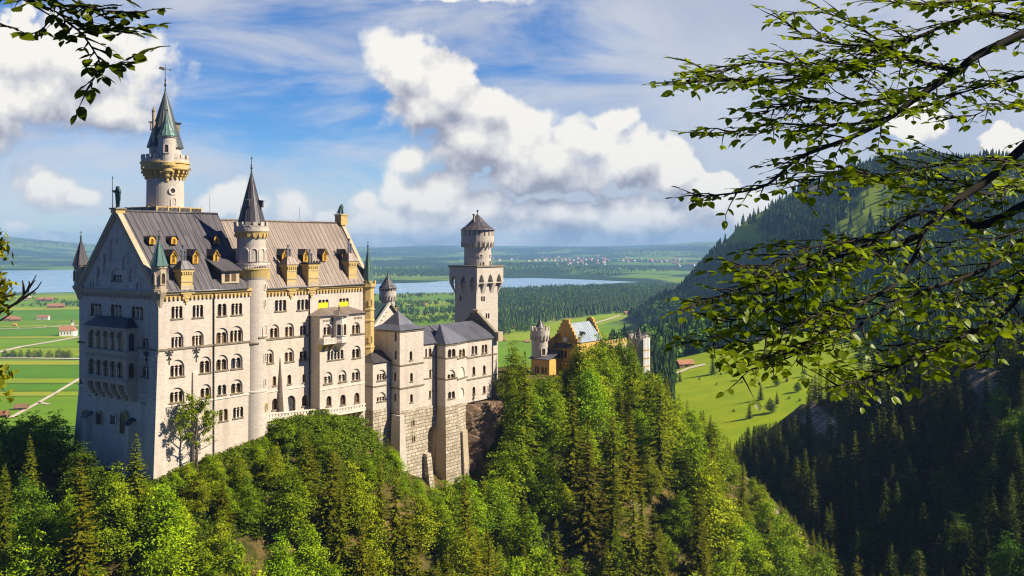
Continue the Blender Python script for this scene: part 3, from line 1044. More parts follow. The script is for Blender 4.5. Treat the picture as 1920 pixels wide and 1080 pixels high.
class Face:
    """a vertical wall face: origin (L, w), direction angle (0 = south front, -90 = west front), gathers windows as holes"""
    def __init__(self, thing, L, w, ang_deg):
        self.t, self.L, self.w, self.a = thing, L, w, R(ang_deg)
        self.ca, self.sa = math.cos(self.a), math.sin(self.a)
        self.holes = []

    def at(self, u, y=0.0):
        return self.L + self.ca * u - self.sa * y, self.w + self.sa * u + self.ca * y

    def u_of(self, px):
        """distance along the face that shows at photograph column px"""
        lo, hi = -60.0, 260.0
        def f(u):
            l, w = self.at(u); p = cw(l, w); return 960 + FPX * p.x / p.y - px
        flo = f(lo)
        for _ in range(60):
            mid = (lo + hi) / 2
            if (f(mid) > 0) == (flo > 0): lo = mid
            else: hi = mid
        return (lo + hi) / 2

    def z_at(self, u, py):
        l, w = self.at(u)
        return z_of(py, l, w)

    def window(self, px0, px1, py0, py1, n=1, big=0.0, name='window', hole=True, proud=0.0, **kw):
        """px0..px1 left and right edge, py0 top of the lights, py1 sill"""
        u0, u1 = self.u_of(px0), self.u_of(px1)
        u = (u0 + u1) / 2
        z0, z1 = self.z_at(u, py1), self.z_at(u, py0)
        return self.window_m(u, z0, u1 - u0, z1 - z0, n, big, name, hole, proud, **kw)

    def window_m(self, u, z, w, h, n=1, big=0.0, name='window', hole=True, proud=0.0, sill=True, **kw):
        if big: h = h - big
        k = window_kit(w, h, n, big, **kw)
        l, ww = self.at(u, -proud)
        o = self.t.inst(name, k['mesh'], (l, ww, z), self.a)
        link('pane', k['pane'], o)
        if sill: link('sill', k['sill'], o)
        if k['cols']:
            for x, y in k['cols'][1]:
                link('column', k['cols'][0], o, (x, y, 0))
        if hole:
            self.holes.append([(u + x, z + zz) for x, zz in k['hole']])
        return o

    def niche(self, px0, px1, py0, py1, n=1, mat=None, depth=0.3):
        u0, u1 = self.u_of(px0), self.u_of(px1)
        u = (u0 + u1) / 2
        z0, z1 = self.z_at(u, py1), self.z_at(u, py0)
        w, h = u1 - u0, z1 - z0
        out = lights_outline(w, h, n)
        mb = MB()
        mat = mat or WALL
        reveal(mb, out, 0, depth, mat)
        holes_fill(mb, out, [], depth, mat)
        l, ww = self.at(u)
        self.t.inst('blind_arch', mb.data('blind_arch'), (l, ww, z0), self.a)
        self.holes.append([(u + x, z0 + zz) for x, zz in out])

    def fill(self, mb, outline, mat, holes=None):
        """adds the wall sheet with its holes to mb (castle coordinates); outline must be convex"""
        tmp = MB()
        hs = [list(h) for h in (self.holes if holes is None else holes)]
        def clip(poly, ax, v, keep_less):
            out = []
            for i in range(len(poly)):
                p, q = poly[i], poly[(i + 1) % len(poly)]
                ip = (p[ax] <= v) == keep_less or abs(p[ax] - v) < 1e-9
                iq = (q[ax] <= v) == keep_less or abs(q[ax] - v) < 1e-9
                if ip: out.append(p)
                if ip != iq:
                    t = (v - p[ax]) / (q[ax] - p[ax])
                    out.append((p[0] + (q[0] - p[0]) * t, p[1] + (q[1] - p[1]) * t))
            return out
        def bands(items, ax):
            """groups holes whose extents along ax overlap; returns groups and the cuts between them"""
            iv = sorted((min(p[ax] for p in h), max(p[ax] for p in h), i) for i, h in enumerate(items))
            groups, cur, end, cuts = [], [], None, []
            for lo, hi, i in iv:
                if cur and lo > end + 0.02:
                    cuts.append((end + lo) / 2); groups.append(cur); cur = []
                    end = hi
                cur.append(items[i]); end = hi if end is None else max(end, hi)
            if cur: groups.append(cur)
            return groups, cuts
        def rec(poly, items, ax, depth=0):
            if len(poly) < 3: return
            if len(items) > 1 and depth < 6:
                g, c = bands(items, ax)
                if len(g) > 1 or depth < 1:
                    cuts = [None] + c + [None]
                    for k, grp in enumerate(g):
                        q = poly
                        if cuts[k] is not None: q = clip(q, ax, cuts[k], False)
                        if cuts[k + 1] is not None: q = clip(q, ax, cuts[k + 1], True)
                        rec(q, grp, 1 - ax, depth + 1)
                    return
                g2, c2 = bands(items, 1 - ax)
                if len(g2) > 1:
                    return rec(poly, items, 1 - ax, depth + 1)
            holes_fill(tmp, poly, items, 0.0, mat)
        rec(list(outline), hs, 1)
        vs = []
        for x, y, z in tmp.v:
            l, w = self.at(x, y)
            vs.append((l, w, z))
        mb.mesh_faces(vs, tmp.f, mat)

    def strip(self, mb, u0, u1, z0, z1, proud, mat):
        """a moulding standing proud of the face"""
        c = [self.at(u0, -proud), self.at(u1, -proud), self.at(u1, 0.04), self.at(u0, 0.04)]
        mb.hexa([(l, w, z0) for l, w in c], [(l, w, z1) for l, w in c], mat)

    def strip2(self, mb, u0, u1, za0, za1, h, proud, mat):
        c = [self.at(u0, -proud), self.at(u1, -proud), self.at(u1, 0.04), self.at(u0, 0.04)]
        zz = [za0, za1, za1, za0]
        mb.hexa([(l, w, z) for (l, w), z in zip(c, zz)], [(l, w, z + h) for (l, w), z in zip(c, zz)], mat)

    def dentils(self, mb, u0, u1, z0, z1, proud, step, mat, fill=0.5):
        n = max(int(round((u1 - u0) / step)), 1)
        st = (u1 - u0) / n
        for i in range(n):
            a = u0 + st * (i + 0.5 - fill / 2)
            self.strip(mb, a, a + st * fill, z0, z1, proud, mat)


def roof_slab(mb, pts, thick, mat, seams=None, under=None):
    """a sloping sheet with thickness: pts counter-clockwise seen from outside"""
    p = [Vector(q) for q in pts]
    n = (p[1] - p[0]).cross(p[2] - p[0]).normalized()
    lo = [q - n * thick for q in p]
    mb.face(p, mat)
    mb.face(list(reversed(lo)), under or mat)
    for i in range(len(p)):
        j = (i + 1) % len(p)
        mb.face([lo[i], lo[j], p[j], p[i]], under or mat)


def seam_ribs(mb, e0, e1, r0, r1, step, mat, size=0.07):
    """raised seams from eave line e0-e1 to ridge line r0-r1"""
    e0, e1, r0, r1 = map(Vector, (e0, e1, r0, r1))
    n = max(int((e1 - e0).length / step), 1)
    nrm = (e1 - e0).cross(r0 - e0).normalized()
    for i in range(n + 1):
        t = i / n
        a = e0.lerp(e1, t); b = r0.lerp(r1, t)
        side = (e1 - e0).normalized() * size * 0.6
        d = nrm * size
        mb.hexa([a - side, a + side, a + side + d, a - side + d], [b - side, b + side, b + side + d, b - side + d], mat)


def ring_boxes(mb, cx, cy, r, thick, z0, z1, n, frac, mat, a0=0.0, a1=2 * math.pi):
    """merlons round a circle"""
    for i in range(n):
        am = a0 + (a1 - a0) * (i + 0.5) / n
        h = (a1 - a0) / n * frac / 2
        pts = []
        for rr in (r, r - thick):
            for a in ((am - h), (am + h)) if rr == r else ((am + h), (am - h)):
                pts.append((cx + rr * math.cos(a), cy + rr * math.sin(a)))
        mb.hexa([(x, y, z0) for x, y in pts], [(x, y, z1) for x, y in pts], mat)


def spire_cone(mb, cx, cy, r, z0, z1, n, mat, flare=1.0, rib=None):
    prof = [(r, z0), (r * 0.97 * (0.94 if flare > 1 else 1), z0 + (z1 - z0) * 0.03)]
    for t in (0.1, 0.25, 0.5, 0.75):
        rr = r * (1 - t)
        if flare > 1: rr *= 1 - 0.16 * math.sin(math.pi * t)
        prof.append((rr, z0 + (z1 - z0) * t))
    prof.append((0.03, z1))
    mb.lathe(cx, cy, [(0.01, z0 - 0.05)] + prof, n, mat)
    if rib:
        for i in range(n):
            a = 2 * math.pi * i / n
            pts = [(cx + q[0] * math.cos(a), cy + q[0] * math.sin(a), q[1]) for q in prof]
            mb.tube(pts, [rib] * (len(pts) - 1) + [rib * 0.4], 4, mat, smooth=False)


def finial(mb, cx, cy, z, h, mat, vane=False):
    mb.lathe(cx, cy, [(0.16, z - 0.3), (0.20, z), (0.10, z + 0.1 * h), (0.28, z + 0.18 * h), (0.28, z + 0.22 * h), (0.10, z + 0.30 * h), (0.22, z + 0.38 * h), (0.08, z + 0.46 * h), (0.05, z + h), (0, z + h)], 8, mat)
    if vane:
        # swallow-tailed vane with a pointer
        zz = z + h * 0.80
        mb.hexa([(cx - 1.9, cy - .03, zz - .25), (cx - 0.2, cy - .03, zz - .42), (cx - .2, cy + .03, zz - .42), (cx - 1.9, cy + .03, zz - .25)],
                [(cx - 1.5, cy - .03, zz + .45), (cx - 0.2, cy - .03, zz + .30), (cx - .2, cy + .03, zz + .30), (cx - 1.5, cy + .03, zz + .45)], mat)
        mb.box(cx - .2, cx + 1.7, cy - .04, cy + .04, zz - .06, zz + .06, mat)
        mb.hexa([(cx + 1.3, cy - .03, zz - .25), (cx + 1.9, cy - .03, zz - .03), (cx + 1.9, cy + .03, zz - .03), (cx + 1.3, cy + .03, zz - .25)],
                [(cx + 1.3, cy - .03, zz + .25), (cx + 1.9, cy - .03, zz + .03), (cx + 1.9, cy + .03, zz + .03), (cx + 1.3, cy + .03, zz + .25)], mat)
    else:
        mb.box(cx - .32, cx + .32, cy - .05, cy + .05, z + h * .80, z + h * .86, mat)


def tower_window(thing, cx, cy, r, ang, z, w, h, parent=None, mat=None, name='window', big=0.0, n=1):
    """a small round-headed window set into a stone surround on a round tower"""
    mat = mat or TRIM
    key = ('tw', round(w, 1), round(h, 1), mat.name, n)
    if key not in _WT:
        fb = MB()
        lt = lights_outline(w, h, n)
        o = w * 0.5 + 0.28
        outer = [(-o, -0.22), (o, -0.22), (o, h * .6)] + arch_pts(-o, o, max(h - w / 2, h * .62), 8) + [(-o, h * .6)]
        oo = [outer[0]]
        for q in outer[1:]:
            if math.hypot(q[0] - oo[-1][0], q[1] - oo[-1][1]) > 1e-4: oo.append(q)
        holes_fill(fb, oo, [lt], -0.16, mat)
        reveal(fb, oo[::-1], -0.16, 0.35, mat)
        reveal(fb, lt, -0.16, 0.0, REVEAL)
        pb = MB(); holes_fill(pb, lt, [], -0.02, GLASS)
        _WT[key] = (fb.data('window'), pb.data('pane'))
    fm, pm = _WT[key]
    a = math.radians(ang)                       # outward direction
    o = thing.inst(name, fm, (cx + r * math.cos(a), cy + r * math.sin(a), z), a + math.pi / 2, parent)
    link('pane', pm, o)
    return o


def flues(mb, x, y, z, h, mat, n=3):
    """clustered metal flue pipes with cowls"""
    sp = [(-.45, 0), (.0, .15), (.42, -.05)][:n]
    for k, (dx, dy) in enumerate(sp):
        hh = h * (0.72, 1.0, 0.66)[k]
        mb.lathe(x + dx, y + dy, [(.20, z), (.20, z + hh * .45), (.26, z + hh * .46), (.26, z + hh * .52), (.20, z + hh * .53), (.20, z + hh - .35), (.32, z + hh - .34), (.32, z + hh - .12), (.12, z + hh), (0, z + hh)], 8, mat)


def dormer(thing, L, w, z, wid, h, depth, small=False):
    """gabled roof dormer facing south; (L, w) is the foot of its front"""
    key = ('dormer', round(wid, 1), round(h, 1), small)
    if key not in _WT:
        b = MB(); r = MB(); wb = MB(); pb = MB()
        hw = wid / 2
        hg = h if small else h * 0.62
        lw, lh = wid * 0.42, h * 0.55
        lt = [(x, zz + h * 0.12) for x, zz in lights_outline(lw, lh, 1)]
        if small:
            out = [(-hw, 0), (hw, 0), (hw, h * .5)] + arch_pts(-hw, hw, h - hw, 8)[1:-1] + [(-hw, h * .5)]
        else:
            out = [(-hw, 0), (hw, 0), (hw, hg), (0, h), (-hw, hg)]
        holes_fill(b, out, [lt], 0.0, YWOOD)
        b.face([(-hw, 0, 0), (-hw, 0, hg * (.5 if small else 1)), (-hw, depth, hg * (.5 if small else 1)), (-hw, depth, 0)][::-1], ROOF_DARK)
        b.face([(hw, 0, 0), (hw, 0, hg * (.5 if small else 1)), (hw, depth, hg * (.5 if small else 1)), (hw, depth, 0)], ROOF_DARK)
        # pale gold rim
        e = 0.13
        if small:
            ap = arch_pts(-hw - e, hw + e, h - hw, 10)
            for i in range(len(ap) - 1):
                (xa, za), (xb, zb) = ap[i], ap[i + 1]
                r.face([(xa, -.25, za), (xa, depth, za), (xb, depth, zb), (xb, -.25, zb)], ROOF_DARK)
        else:
            for sgn in (-1, 1):
                p = [(sgn * (hw + .28), -.3, hg - .25), (0, -.3, h + .16), (0, depth + .6, h + .16), (sgn * (hw + .28), depth + .2, hg - .25)]
                roof_slab(r, p if sgn > 0 else p[::-1], .14, ROOF_DARK)
                q = [(sgn * (hw + .20), -.34, hg - .32), (0, -.34, h + .0), (0, -.26, h - .16), (sgn * (hw + .12), -.26, hg - .46)]
                b.obox(((sgn * (hw + .16)) / 2, -.16, (hg - .3 + h) / 2 - .06), ((hw + .2) / 2, 0, -sgn * 0 + (-(h - hg + .25) / 2) * sgn), (0, .1, 0), (0, 0, .07), YWOOD)
        reveal(wb, lt, 0.0, 0.22, YWOOD)
        wb.box(-lw / 2 - .1, lw / 2 + .1, -.1, .12, h * .12 - .1, h * .12, YWOOD)
        holes_fill(pb, lt, [], 0.2, GLASS)
        # leading of the pane
        pb.box(-.03, .03, .12, .17, h * .12, h * .62, YWOOD)
        pb.box(-lw / 2, lw / 2, .12, .17, h * .36, h * .40, YWOOD)
        _WT[key] = (b.data('dormer'), r.data('roof'), wb.data('window'), pb.data('pane'))
    k = _WT[key]
    o = thing.inst('dormer', k[0], (L, w, z))
    link('roof', k[1], o)
    link('window', k[2], o)
    link('pane', k[3], o)
    return o

# ------------------------------------------------------------------ the palace
PAL = Thing('palace_building', 'huge pale limestone palace with steep lead roofs, round stair turret and rows of arched windows', 'palace', (30, 15, -50))
ZE = -9.8             # eaves of the western block
ZR = 7.2              # its ridge
ZEB, ZRB = -10.3, 5.8 # eastern block
WB = 4.5              # the eastern block stands back by this much
LB1 = 67.0

# --- western block, south front
FA = Face(PAL, 0, 0, 0)
for a in [(321.5, 342, 574, 597, 3), (361, 381, 572, 595, 3), (408, 424.6, 569, 592, 2), (433.6, 454, 568, 590, 3)]:
    FA.window(*a)
for a in [(323, 342, 623, 652, 3, 1.0), (362, 380, 620, 648, 3, 1.0), (407, 426, 615, 645, 2, 1.0), (433, 454, 611, 641, 3, 1.0),
          (321, 344, 674, 706, 3, 1.2), (376, 394, 668, 699, 2, 1.0), (407, 426, 665, 694, 2, 1.0), (435, 453, 663, 691, 2, 1.0),
          (320, 344, 727, 754, 3, 0.9), (377.6, 394, 720, 745, 2, 0.9), (435, 453, 711, 737, 2, 0.9)]:
    FA.window(*a)
FA.window(408, 424, 721, 740, 2)
for a in [(382, 393, 770, 792, 1), (410, 427, 767, 789, 2), (437, 456, 763, 783, 3)]:
    FA.window(*a, mat=OCHRE)
mb = MB()
FA.fill(mb, [(0, -58), (25, -58), (25, ZE), (0, ZE)], WALL)
# end face hidden by the stair turret, north side
mb.face([(25, 0, -58), (25, WB + 1, -58), (25, WB + 1, ZE), (25, 0, ZE)], WALL)
mb.face([(25, 30, -80), (0, 30, -80), (0, 30, ZE), (25, 30, ZE)], WALL)
# west front with gable
FW = Face(PAL, 0, 0, -90)
for a in [(170, 190, 568, 591, 3), (208, 228, 571, 594, 3), (247, 268, 574, 597, 3)]:
    FW.window(*a)
for a in [(265, 277, 627, 653, 2, 0.8), (265, 277, 679, 707, 2, 0.8)]:
    FW.window(*a)
for a in [(267, 273, 738, 755, 1), (166, 171.5, 727, 741, 1)]:
    FW.window(*a)
FW.window(210, 227, 503, 527, 3, 1.4)
for a in [(206, 227, 447, 489, 2), (193, 203, 478, 512, 1), (229, 239, 479, 507, 1), (181, 190, 502, 536, 1), (242, 252, 504, 529, 1), (168.5, 176.5, 525, 539, 1), (255, 264, 528, 542, 1)]:
    FW.niche(*a)
ZP = -31.5
FW.fill(mb, [(-30, ZP), (0, ZP), (0, ZE), (-15, ZR), (-30, ZE)], WALL)
# battered foot of the west front
mb.face([(-1.9, 31.6, -60), (-1.9, -0.05, -60), (0, 0, ZP), (0, 30, ZP)], WALL)
mb.face([(-1.9, -0.05, -60), (0, 0, -60), (0, 0, ZP)], WALL)
mb.face([(4, 31.6, -60), (-1.9, 31.6, -60), (0, 30, ZP), (4, 30, ZP)], WALL)
palace_wall = PAL.part('wall', mb)

# stepped relief lines of the gable
mb = MB()
for px0, px1, py in [(173, 181, 520), (181, 193, 496), (193, 205, 473), (228, 240, 473), (240, 252, 499), (252, 264, 524)]:
    u0, u1 = FW.u_of(px0), FW.u_of(px1)
    z = FW.z_at((u0 + u1) / 2, py)
    FW.strip(mb, u0, u1, z, z + .3, .22, TRIM)
    FW.strip(mb, u0 if px0 < 217 else u1 - .3, u0 + .3 if px0 < 217 else u1, z - 2.6, z, .22, TRIM)
PAL.part('gable_relief', mb)

# mouldings: eaves frieze, string courses
mb = MB()
def frieze(face, u0, u1, ztop, mat, band=.55):
    face.strip(mb, u0, u1, ztop - band, ztop, .55, mat)
    face.strip(mb, u0, u1, ztop - band - .5, ztop - band, .16, mat)
    face.dentils(mb, u0, u1, ztop - band - 1.15, ztop - band - .45, .42, 1.05, mat, .45)
frieze(FA, 1.2, 24, ZE, OCHRE)
frieze(FW, -29.2, -1.0, ZE + .15, TAN)
PAL.part('eaves_frieze', mb)
mb = MB()
zs1 = FA.z_at(0, 657)
FA.strip(mb, -0.25, 24, zs1 - .22, zs1 + .22, .22, DARKTRIM)
FW.strip(mb, -30.3, 0.0, zs1 - .2, zs1 + .2, .24, DARKTRIM)
zs2 = FA.z_at(0, 765)
FA.strip(mb, 0, 24, zs2 - .15, zs2 + .2, .16, TRIM)
FW.strip(mb, -30.2, 0.05, ZP - .25, ZP + .15, .18, TRIM)
PAL.part('string_course', mb)

# buttresses
mb = MB()
mb.hexa([(-2.3, -1.0, -60), (1.3, -1.0, -60), (1.3, 2.0, -60), (-2.3, 2.0, -60)], [(-.4, -.35, -23), (1.25, -.35, -23), (1.25, 2, -23), (-.4, 2, -23)], WALL)
PAL.part('buttress', mb)
mb = MB()
u0, u1 = FA.u_of(359), FA.u_of(370)
mb.hexa([(u0, -1.6, -60), (u1 + .3, -1.6, -60), (u1 + .3, .1, -60), (u0, .1, -60)], [(u0 + .2, -.25, FA.z_at(u0, 699)), (u1, -.25, FA.z_at(u0, 699)), (u1, .1, FA.z_at(u0, 697)), (u0 + .2, .1, FA.z_at(u0, 697))], WALL)
PAL.part('buttress', mb)
for px, pyt in [(173, 772), (253, 786)]:
    mb = MB()
    u = FW.u_of(px); zt = FW.z_at(u, pyt)
    l0 = FW.at(u - .75, 2.9), FW.at(u + .75, 2.9)
    a, b = FW.at(u - .7, 2.2), FW.at(u + .7, 2.2)
    c, d = FW.at(u + .6, 0), FW.at(u - .6, 0)
    p = lambda uu, y, z: (*FW.at(uu, y), z)
    mb.hexa([p(u - .8, -3.2, -60), p(u + .8, -3.2, -60), p(u + .8, 0, -60), p(u - .8, 0, -60)],
            [p(u - .7, -1.9, zt - 1), p(u + .7, -1.9, zt - 1), p(u + .7, 0, zt), p(u - .7, 0, zt)], WALL)
    o = PAL.part('buttress', mb)
    mb = MB()
    mb.hexa([p(u - .95, -2.2, zt - 1.05), p(u + .95, -2.2, zt - 1.05), p(u + .95, 0, zt + .1), p(u - .95, 0, zt + .1)],
            [p(u - .95, -2.2, zt - .85), p(u + .95, -2.2, zt - .85), p(u + .95, 0, zt + .5), p(u - .95, 0, zt + .5)], ROOF_DARK)
    PAL.part('cap', mb, o)

# windows of the battered foot, set in stone surrounds
def set_window(face, px0, px1, py0, py1, n=1, mat=TRIM, proud=0.45):
    u0, u1 = face.u_of(px0), face.u_of(px1)
    u = (u0 + u1) / 2
    z0, z1 = face.z_at(u, py1), face.z_at(u, py0)
    l, w = face.at(u, -proud)
    return tower_window(PAL if face.t is PAL else face.t, l, w, 0.0, math.degrees(face.a) - 90, z0, u1 - u0, z1 - z0, mat=mat, n=n)
for a in [(159.5, 168.5, 769, 790, 2, OCHRE), (185, 195.5, 772, 794, 2, OCHRE), (212, 221.5, 777, 795, 2, TRIM), (232, 243.5, 772, 811, 1, OCHRE)]:
    set_window(FW, *a, proud=.55 if a[3] < 800 else .8)

# iron wall anchors in lily form
ab = MB()
ab.box(-.10, .10, -.08, .02, -1.9, 1.5, IRON)
ab.hexa([(-.28, -.1, .5), (.28, -.1, .5), (.28, .02, .5), (-.28, .02, .5)], [(-.05, -.1, 1.7), (.05, -.1, 1.7), (.05, .02, 1.7), (-.05, .02, 1.7)], IRON)
ab.box(-.75, .75, -.1, .02, .02, .25, IRON)
for s in (-1, 1):
    ab.tube([(s * .15, -.05, .1), (s * .55, -.05, .75), (s * .85, -.05, .85), (s * .95, -.05, .45)], [.1, .13, .12, .06], 5, IRON)
    ab.tube([(s * .1, -.05, -.3), (s * .4, -.05, -.9), (s * .65, -.05, -.7)], [.08, .1, .05], 5, IRON)
am = ab.data('wall_anchor')
for f, px, py in [(FA, 317, 667), (FA, 368, 662), (FW, 275, 668)]:
    u = f.u_of(px); l, w = f.at(u, -.03)
    PAL.inst('wall_anchor', am, (l, w, f.z_at(u, py)), f.a)

# downpipes
def downpipe(face, px, z0, z1):
    mb = MB()
    l, w = face.at(face.u_of(px), -.2)
    mb.tube([(l, w, z0), (l, w, z1)], [.13, .13], 6, IRON)
    face.t.part('downpipe', mb)
downpipe(FA, 400, -46, ZE)

# --- roof of the western block
mb = MB()
ov = .7
rA = [(-.2, -ov, ZE + .05), (22.6, -ov, ZE + .05), (26.2, 15, ZR + .25), (-.2, 15, ZR + .25)]
roof_slab(mb, rA, .25, ROOF_A)
roof_slab(mb, [(22.6, 30 + ov, ZE + .05), (-.2, 30 + ov, ZE + .05), (-.2, 15, ZR + .25), (26.2, 15, ZR + .25)], .25, ROOF_A)
mb.face([(22.6, -ov + .1, ZE - .2), (22.6, 30, ZE - .2), (26.1, 15, ZR)], WALL)
seam_ribs(mb, rA[0], rA[1], rA[3], rA[2], 1.45, ROOF_A, .10)
mb.tube([(-.2, 15, ZR + .35), (26.2, 15, ZR + .35)], [.28, .28], 6, ROOF_A)
mb.tube([(-.2, -ov - .1, ZE + .0), (22.6, -ov - .1, ZE + .0)], [.16, .16], 6, PIPE)
PAL.part('roof', mb)
mb = MB()   # gable coping
for (w0, w1) in ((-.9, 15), (30.9, 15)):
    a, b = Vector((0, w0, ZE - .3)), Vector((0, w1, ZR + .75))
    mid = (a + b) / 2; d = (b - a) / 2
    up = Vector((0, -d.z, d.y)).normalized() * .38
    if up.z < 0: up = -up
    mb.obox(mid - up * .6, d, (.62, 0, 0), up, TAN)
    mb.obox(mid - up * 2.4, d * .965, (.42, 0, 0), up * .55, OCHRE if w0 < 0 else TAN)
PAL.part('gable_coping', mb)

def roof_pt(px, py, block='A'):
    """point of the south roof slope that shows at a photograph pixel -> L, w, z"""
    z0, w0, z1, w1 = (ZE, -.7, ZR + .25, 15) if block == 'A' else (ZEB, WB - .7, ZRB + .25, 15)
    lo, hi = w0, w1
    for _ in range(50):
        w = (lo + hi) / 2
        L = L_of(px, w)
        z = z0 + (z1 - z0) * (w - w0) / (w1 - w0)
        if HY - z / cw(L, w).y * FPX > py: lo = w
        else: hi = w
    return L, w, z

for px, py in [(281, 457), (322, 457), (402, 456)]:
    L, w, z = roof_pt(px, py)
    dormer(PAL, L, w - .9, z - .1, 1.5, 1.75, 3.0, True)
for px, py in [(322, 494), (363.5, 493), (402, 492)]:
    L, w, z = roof_pt(px, py)
    dormer(PAL, L, w - .6, z - .1, 1.5, 2.9, 3.4)
# wide shed dormer
L0, w0, z0 = roof_pt(431, 530)
mb = MB()
fd = Face(PAL, L0 - 2.6, w0 - .6, 0)
mb.box(L0 - 2.6, L0 + 2.2, w0 - .5, w0 + 3, z0 - .1, z0 + 2.9, TAN)
o = PAL.part('dormer', mb)
mb = MB()
roof_slab(mb, [(L0 - 3.1, w0 - 1.2, z0 + 2.75), (L0 + 2.7, w0 - 1.2, z0 + 2.75), (L0 + 2.7, w0 + 5.4, z0 + 5.7), (L0 - 3.1, w0 + 5.4, z0 + 5.7)], .2, ROOF_A)
mb.face([(L0 - 2.62, w0 - .5, z0), (L0 - 2.62, w0 - .5, z0 + 2.9), (L0 - 2.62, w0 + 5, z0 + 5.3)], ROOF_DARK)
PAL.part('roof', mb, o)
for du in (-.9, .9):
    mb = MB()
    mb.hexa([(L0 - .2 + du - .6, w0 - .58, z0 + .35), (L0 - .2 + du + .6, w0 - .58, z0 + .35), (L0 - .2 + du + .6, w0 - .48, z0 + .35), (L0 - .2 + du - .6, w0 - .48, z0 + .35)],
            [(L0 - .2 + du - .6, w0 - .58, z0 + 2.2), (L0 - .2 + du + .6, w0 - .58, z0 + 2.2), (L0 - .2 + du + .6, w0 - .48, z0 + 2.2), (L0 - .2 + du - .6, w0 - .48, z0 + 2.2)], GLASS)
    PAL.part('window', mb, o)

def chimney(px0, px1, py_top, py_cap0, py_cap1, py_foot, front, crenel=False, block='A', bracket=True, flue_px=None):
    """ochre eaves chimney: shaft on a bracket, capped, with metal flues"""
    L0, L1 = L_of(px0, front), L_of(px1, front)
    zf, zc1, zc0, zt = (z_of(p, (L0 + L1) / 2, front) for p in (py_foot, py_cap1, py_cap0, py_top))
    dp = 2.4
    mb = MB()
    mb.box(L0 - .18, L1 + .18, front - .15, front + dp + .5, zf - .4, zf + .9, TAN)
    mb.box(L0, L1, front, front + dp, zf + .9, zc1, OCHRE)
    z = zf + 1.6
    while z < zc1 - 1.2:
        mb.box(L0 - .1, L1 + .1, front - .1, front + dp + .1, z, z + .2, TAN); z += 1.9
    mb.box(L0 - .25, L1 + .25, front - .25, front + dp + .25, zc1 - .55, zc1, OCHRE)
    n = 5
    for i in range(n):
        x = L0 + (L1 - L0) * (i + .5) / n
        mb.box(x - .16, x + .16, front - .22, front + .05, zc1 - 1.1, zc1 - .5, OCHRE)
    o = PAL.part('chimney', mb)
    mb = MB()
    Lm, wm = (L0 + L1) / 2, front + dp / 2
    if crenel:
        mb.box(L0 - .4, L1 + .4, front - .4, front + dp + .4, zc1, zc1 + .35, IRON)
        k = 5
        for i in range(k):
            x = L0 - .4 + (L1 - L0 + .8) * (i + .25) / (k - .5)
            mb.box(x - .18, x + .18, front - .4, front - .1, zc1 + .35, zc1 + .8, IRON)
    else:
        q = .45
        mb.hexa([(L0 - q, front - q, zc1), (L1 + q, front - q, zc1), (L1 + q, front + dp + q, zc1), (L0 - q, front + dp + q, zc1)],
                [(Lm - .8, wm - .5, zc0), (Lm + .8, wm - .5, zc0), (Lm + .8, wm + .5, zc0), (Lm - .8, wm + .5, zc0)], ROOF_A if block == 'A' else ROOF_B)
    PAL.part('cap', mb, o)
    mb = MB()
    flues(mb, Lm, wm, zc0 - .1, zt - zc0, PIPE)
    PAL.part('flue', mb, o)
    if bracket:
        mb = MB()
        ww = front
        ze = ZE if block == 'A' else ZEB
        wl = 0 if block == 'A' else WB
        steps = [(0, .55), (.55, .95), (.95, 1.5), (1.5, 2.2), (2.2, 2.8)]
        wd = (L1 - L0) / 2
        for i, (a, b) in enumerate(steps):
            f = 1 - i * .22
            mb.box(Lm - wd * f - (.35 if i == 0 else 0), Lm + wd * f + (.35 if i == 0 else 0), wl - .75 + i * .13, wl + .02, ze - b, ze - a - .012, OCHRE)
        PAL.part('bracket', mb, o)
chimney(340, 361, 458, 489, 505, 543, -.35)

# --- corner turrets of the west gable
def corner_turret(L, w, zb, z0, z1, zt, r, mat, smat, stone_body=True):
    """octagonal corner turret on a corbelled foot"""
    mb = MB()
    mb.lathe(L, w, [(r * .45, zb), (r * .75, zb + (z0 - zb) * .45), (r * 1.25, z0 - .5), (r * 1.25, z0), (r, z0 + .05), (r, z1 - .5), (r * 1.18, z1 - .45), (r * 1.18, z1)], 8, mat, a0=math.pi / 8, a1=math.pi / 8 + 2 * math.pi)
    o = PAL.part('corner_turret', mb)
    mb = MB()
    spire_cone(mb, L, w, r * 1.32, z1, zt, 8, smat, rib=.06)
    PAL.part('spire', mb, o)
    mb = MB()
    finial(mb, L, w, zt - .2, 1.9, COPPER)
    PAL.part('finial', mb, o)
    for a in (-90, 180):
        ww = tower_window(PAL, L, w, r * .94, a, z0 + (z1 - z0) * .25, .8, (z1 - z0) * .45, mat=mat)
    return o
zt = lambda py, L, w: z_of(py, L, w)
corner_turret(.5, .5, zt(577, 0, 0), zt(543, 0, 0), zt(499, 0, 0), zt(446, 0, 0), 1.42, TAN, SPIRE_T)
corner_turret(.3, 29.8, zt(562, 0, 30), zt(535, 0, 30), zt(497, 0, 30), zt(447, 0, 30), 1.42, TAN, ROOF_A)

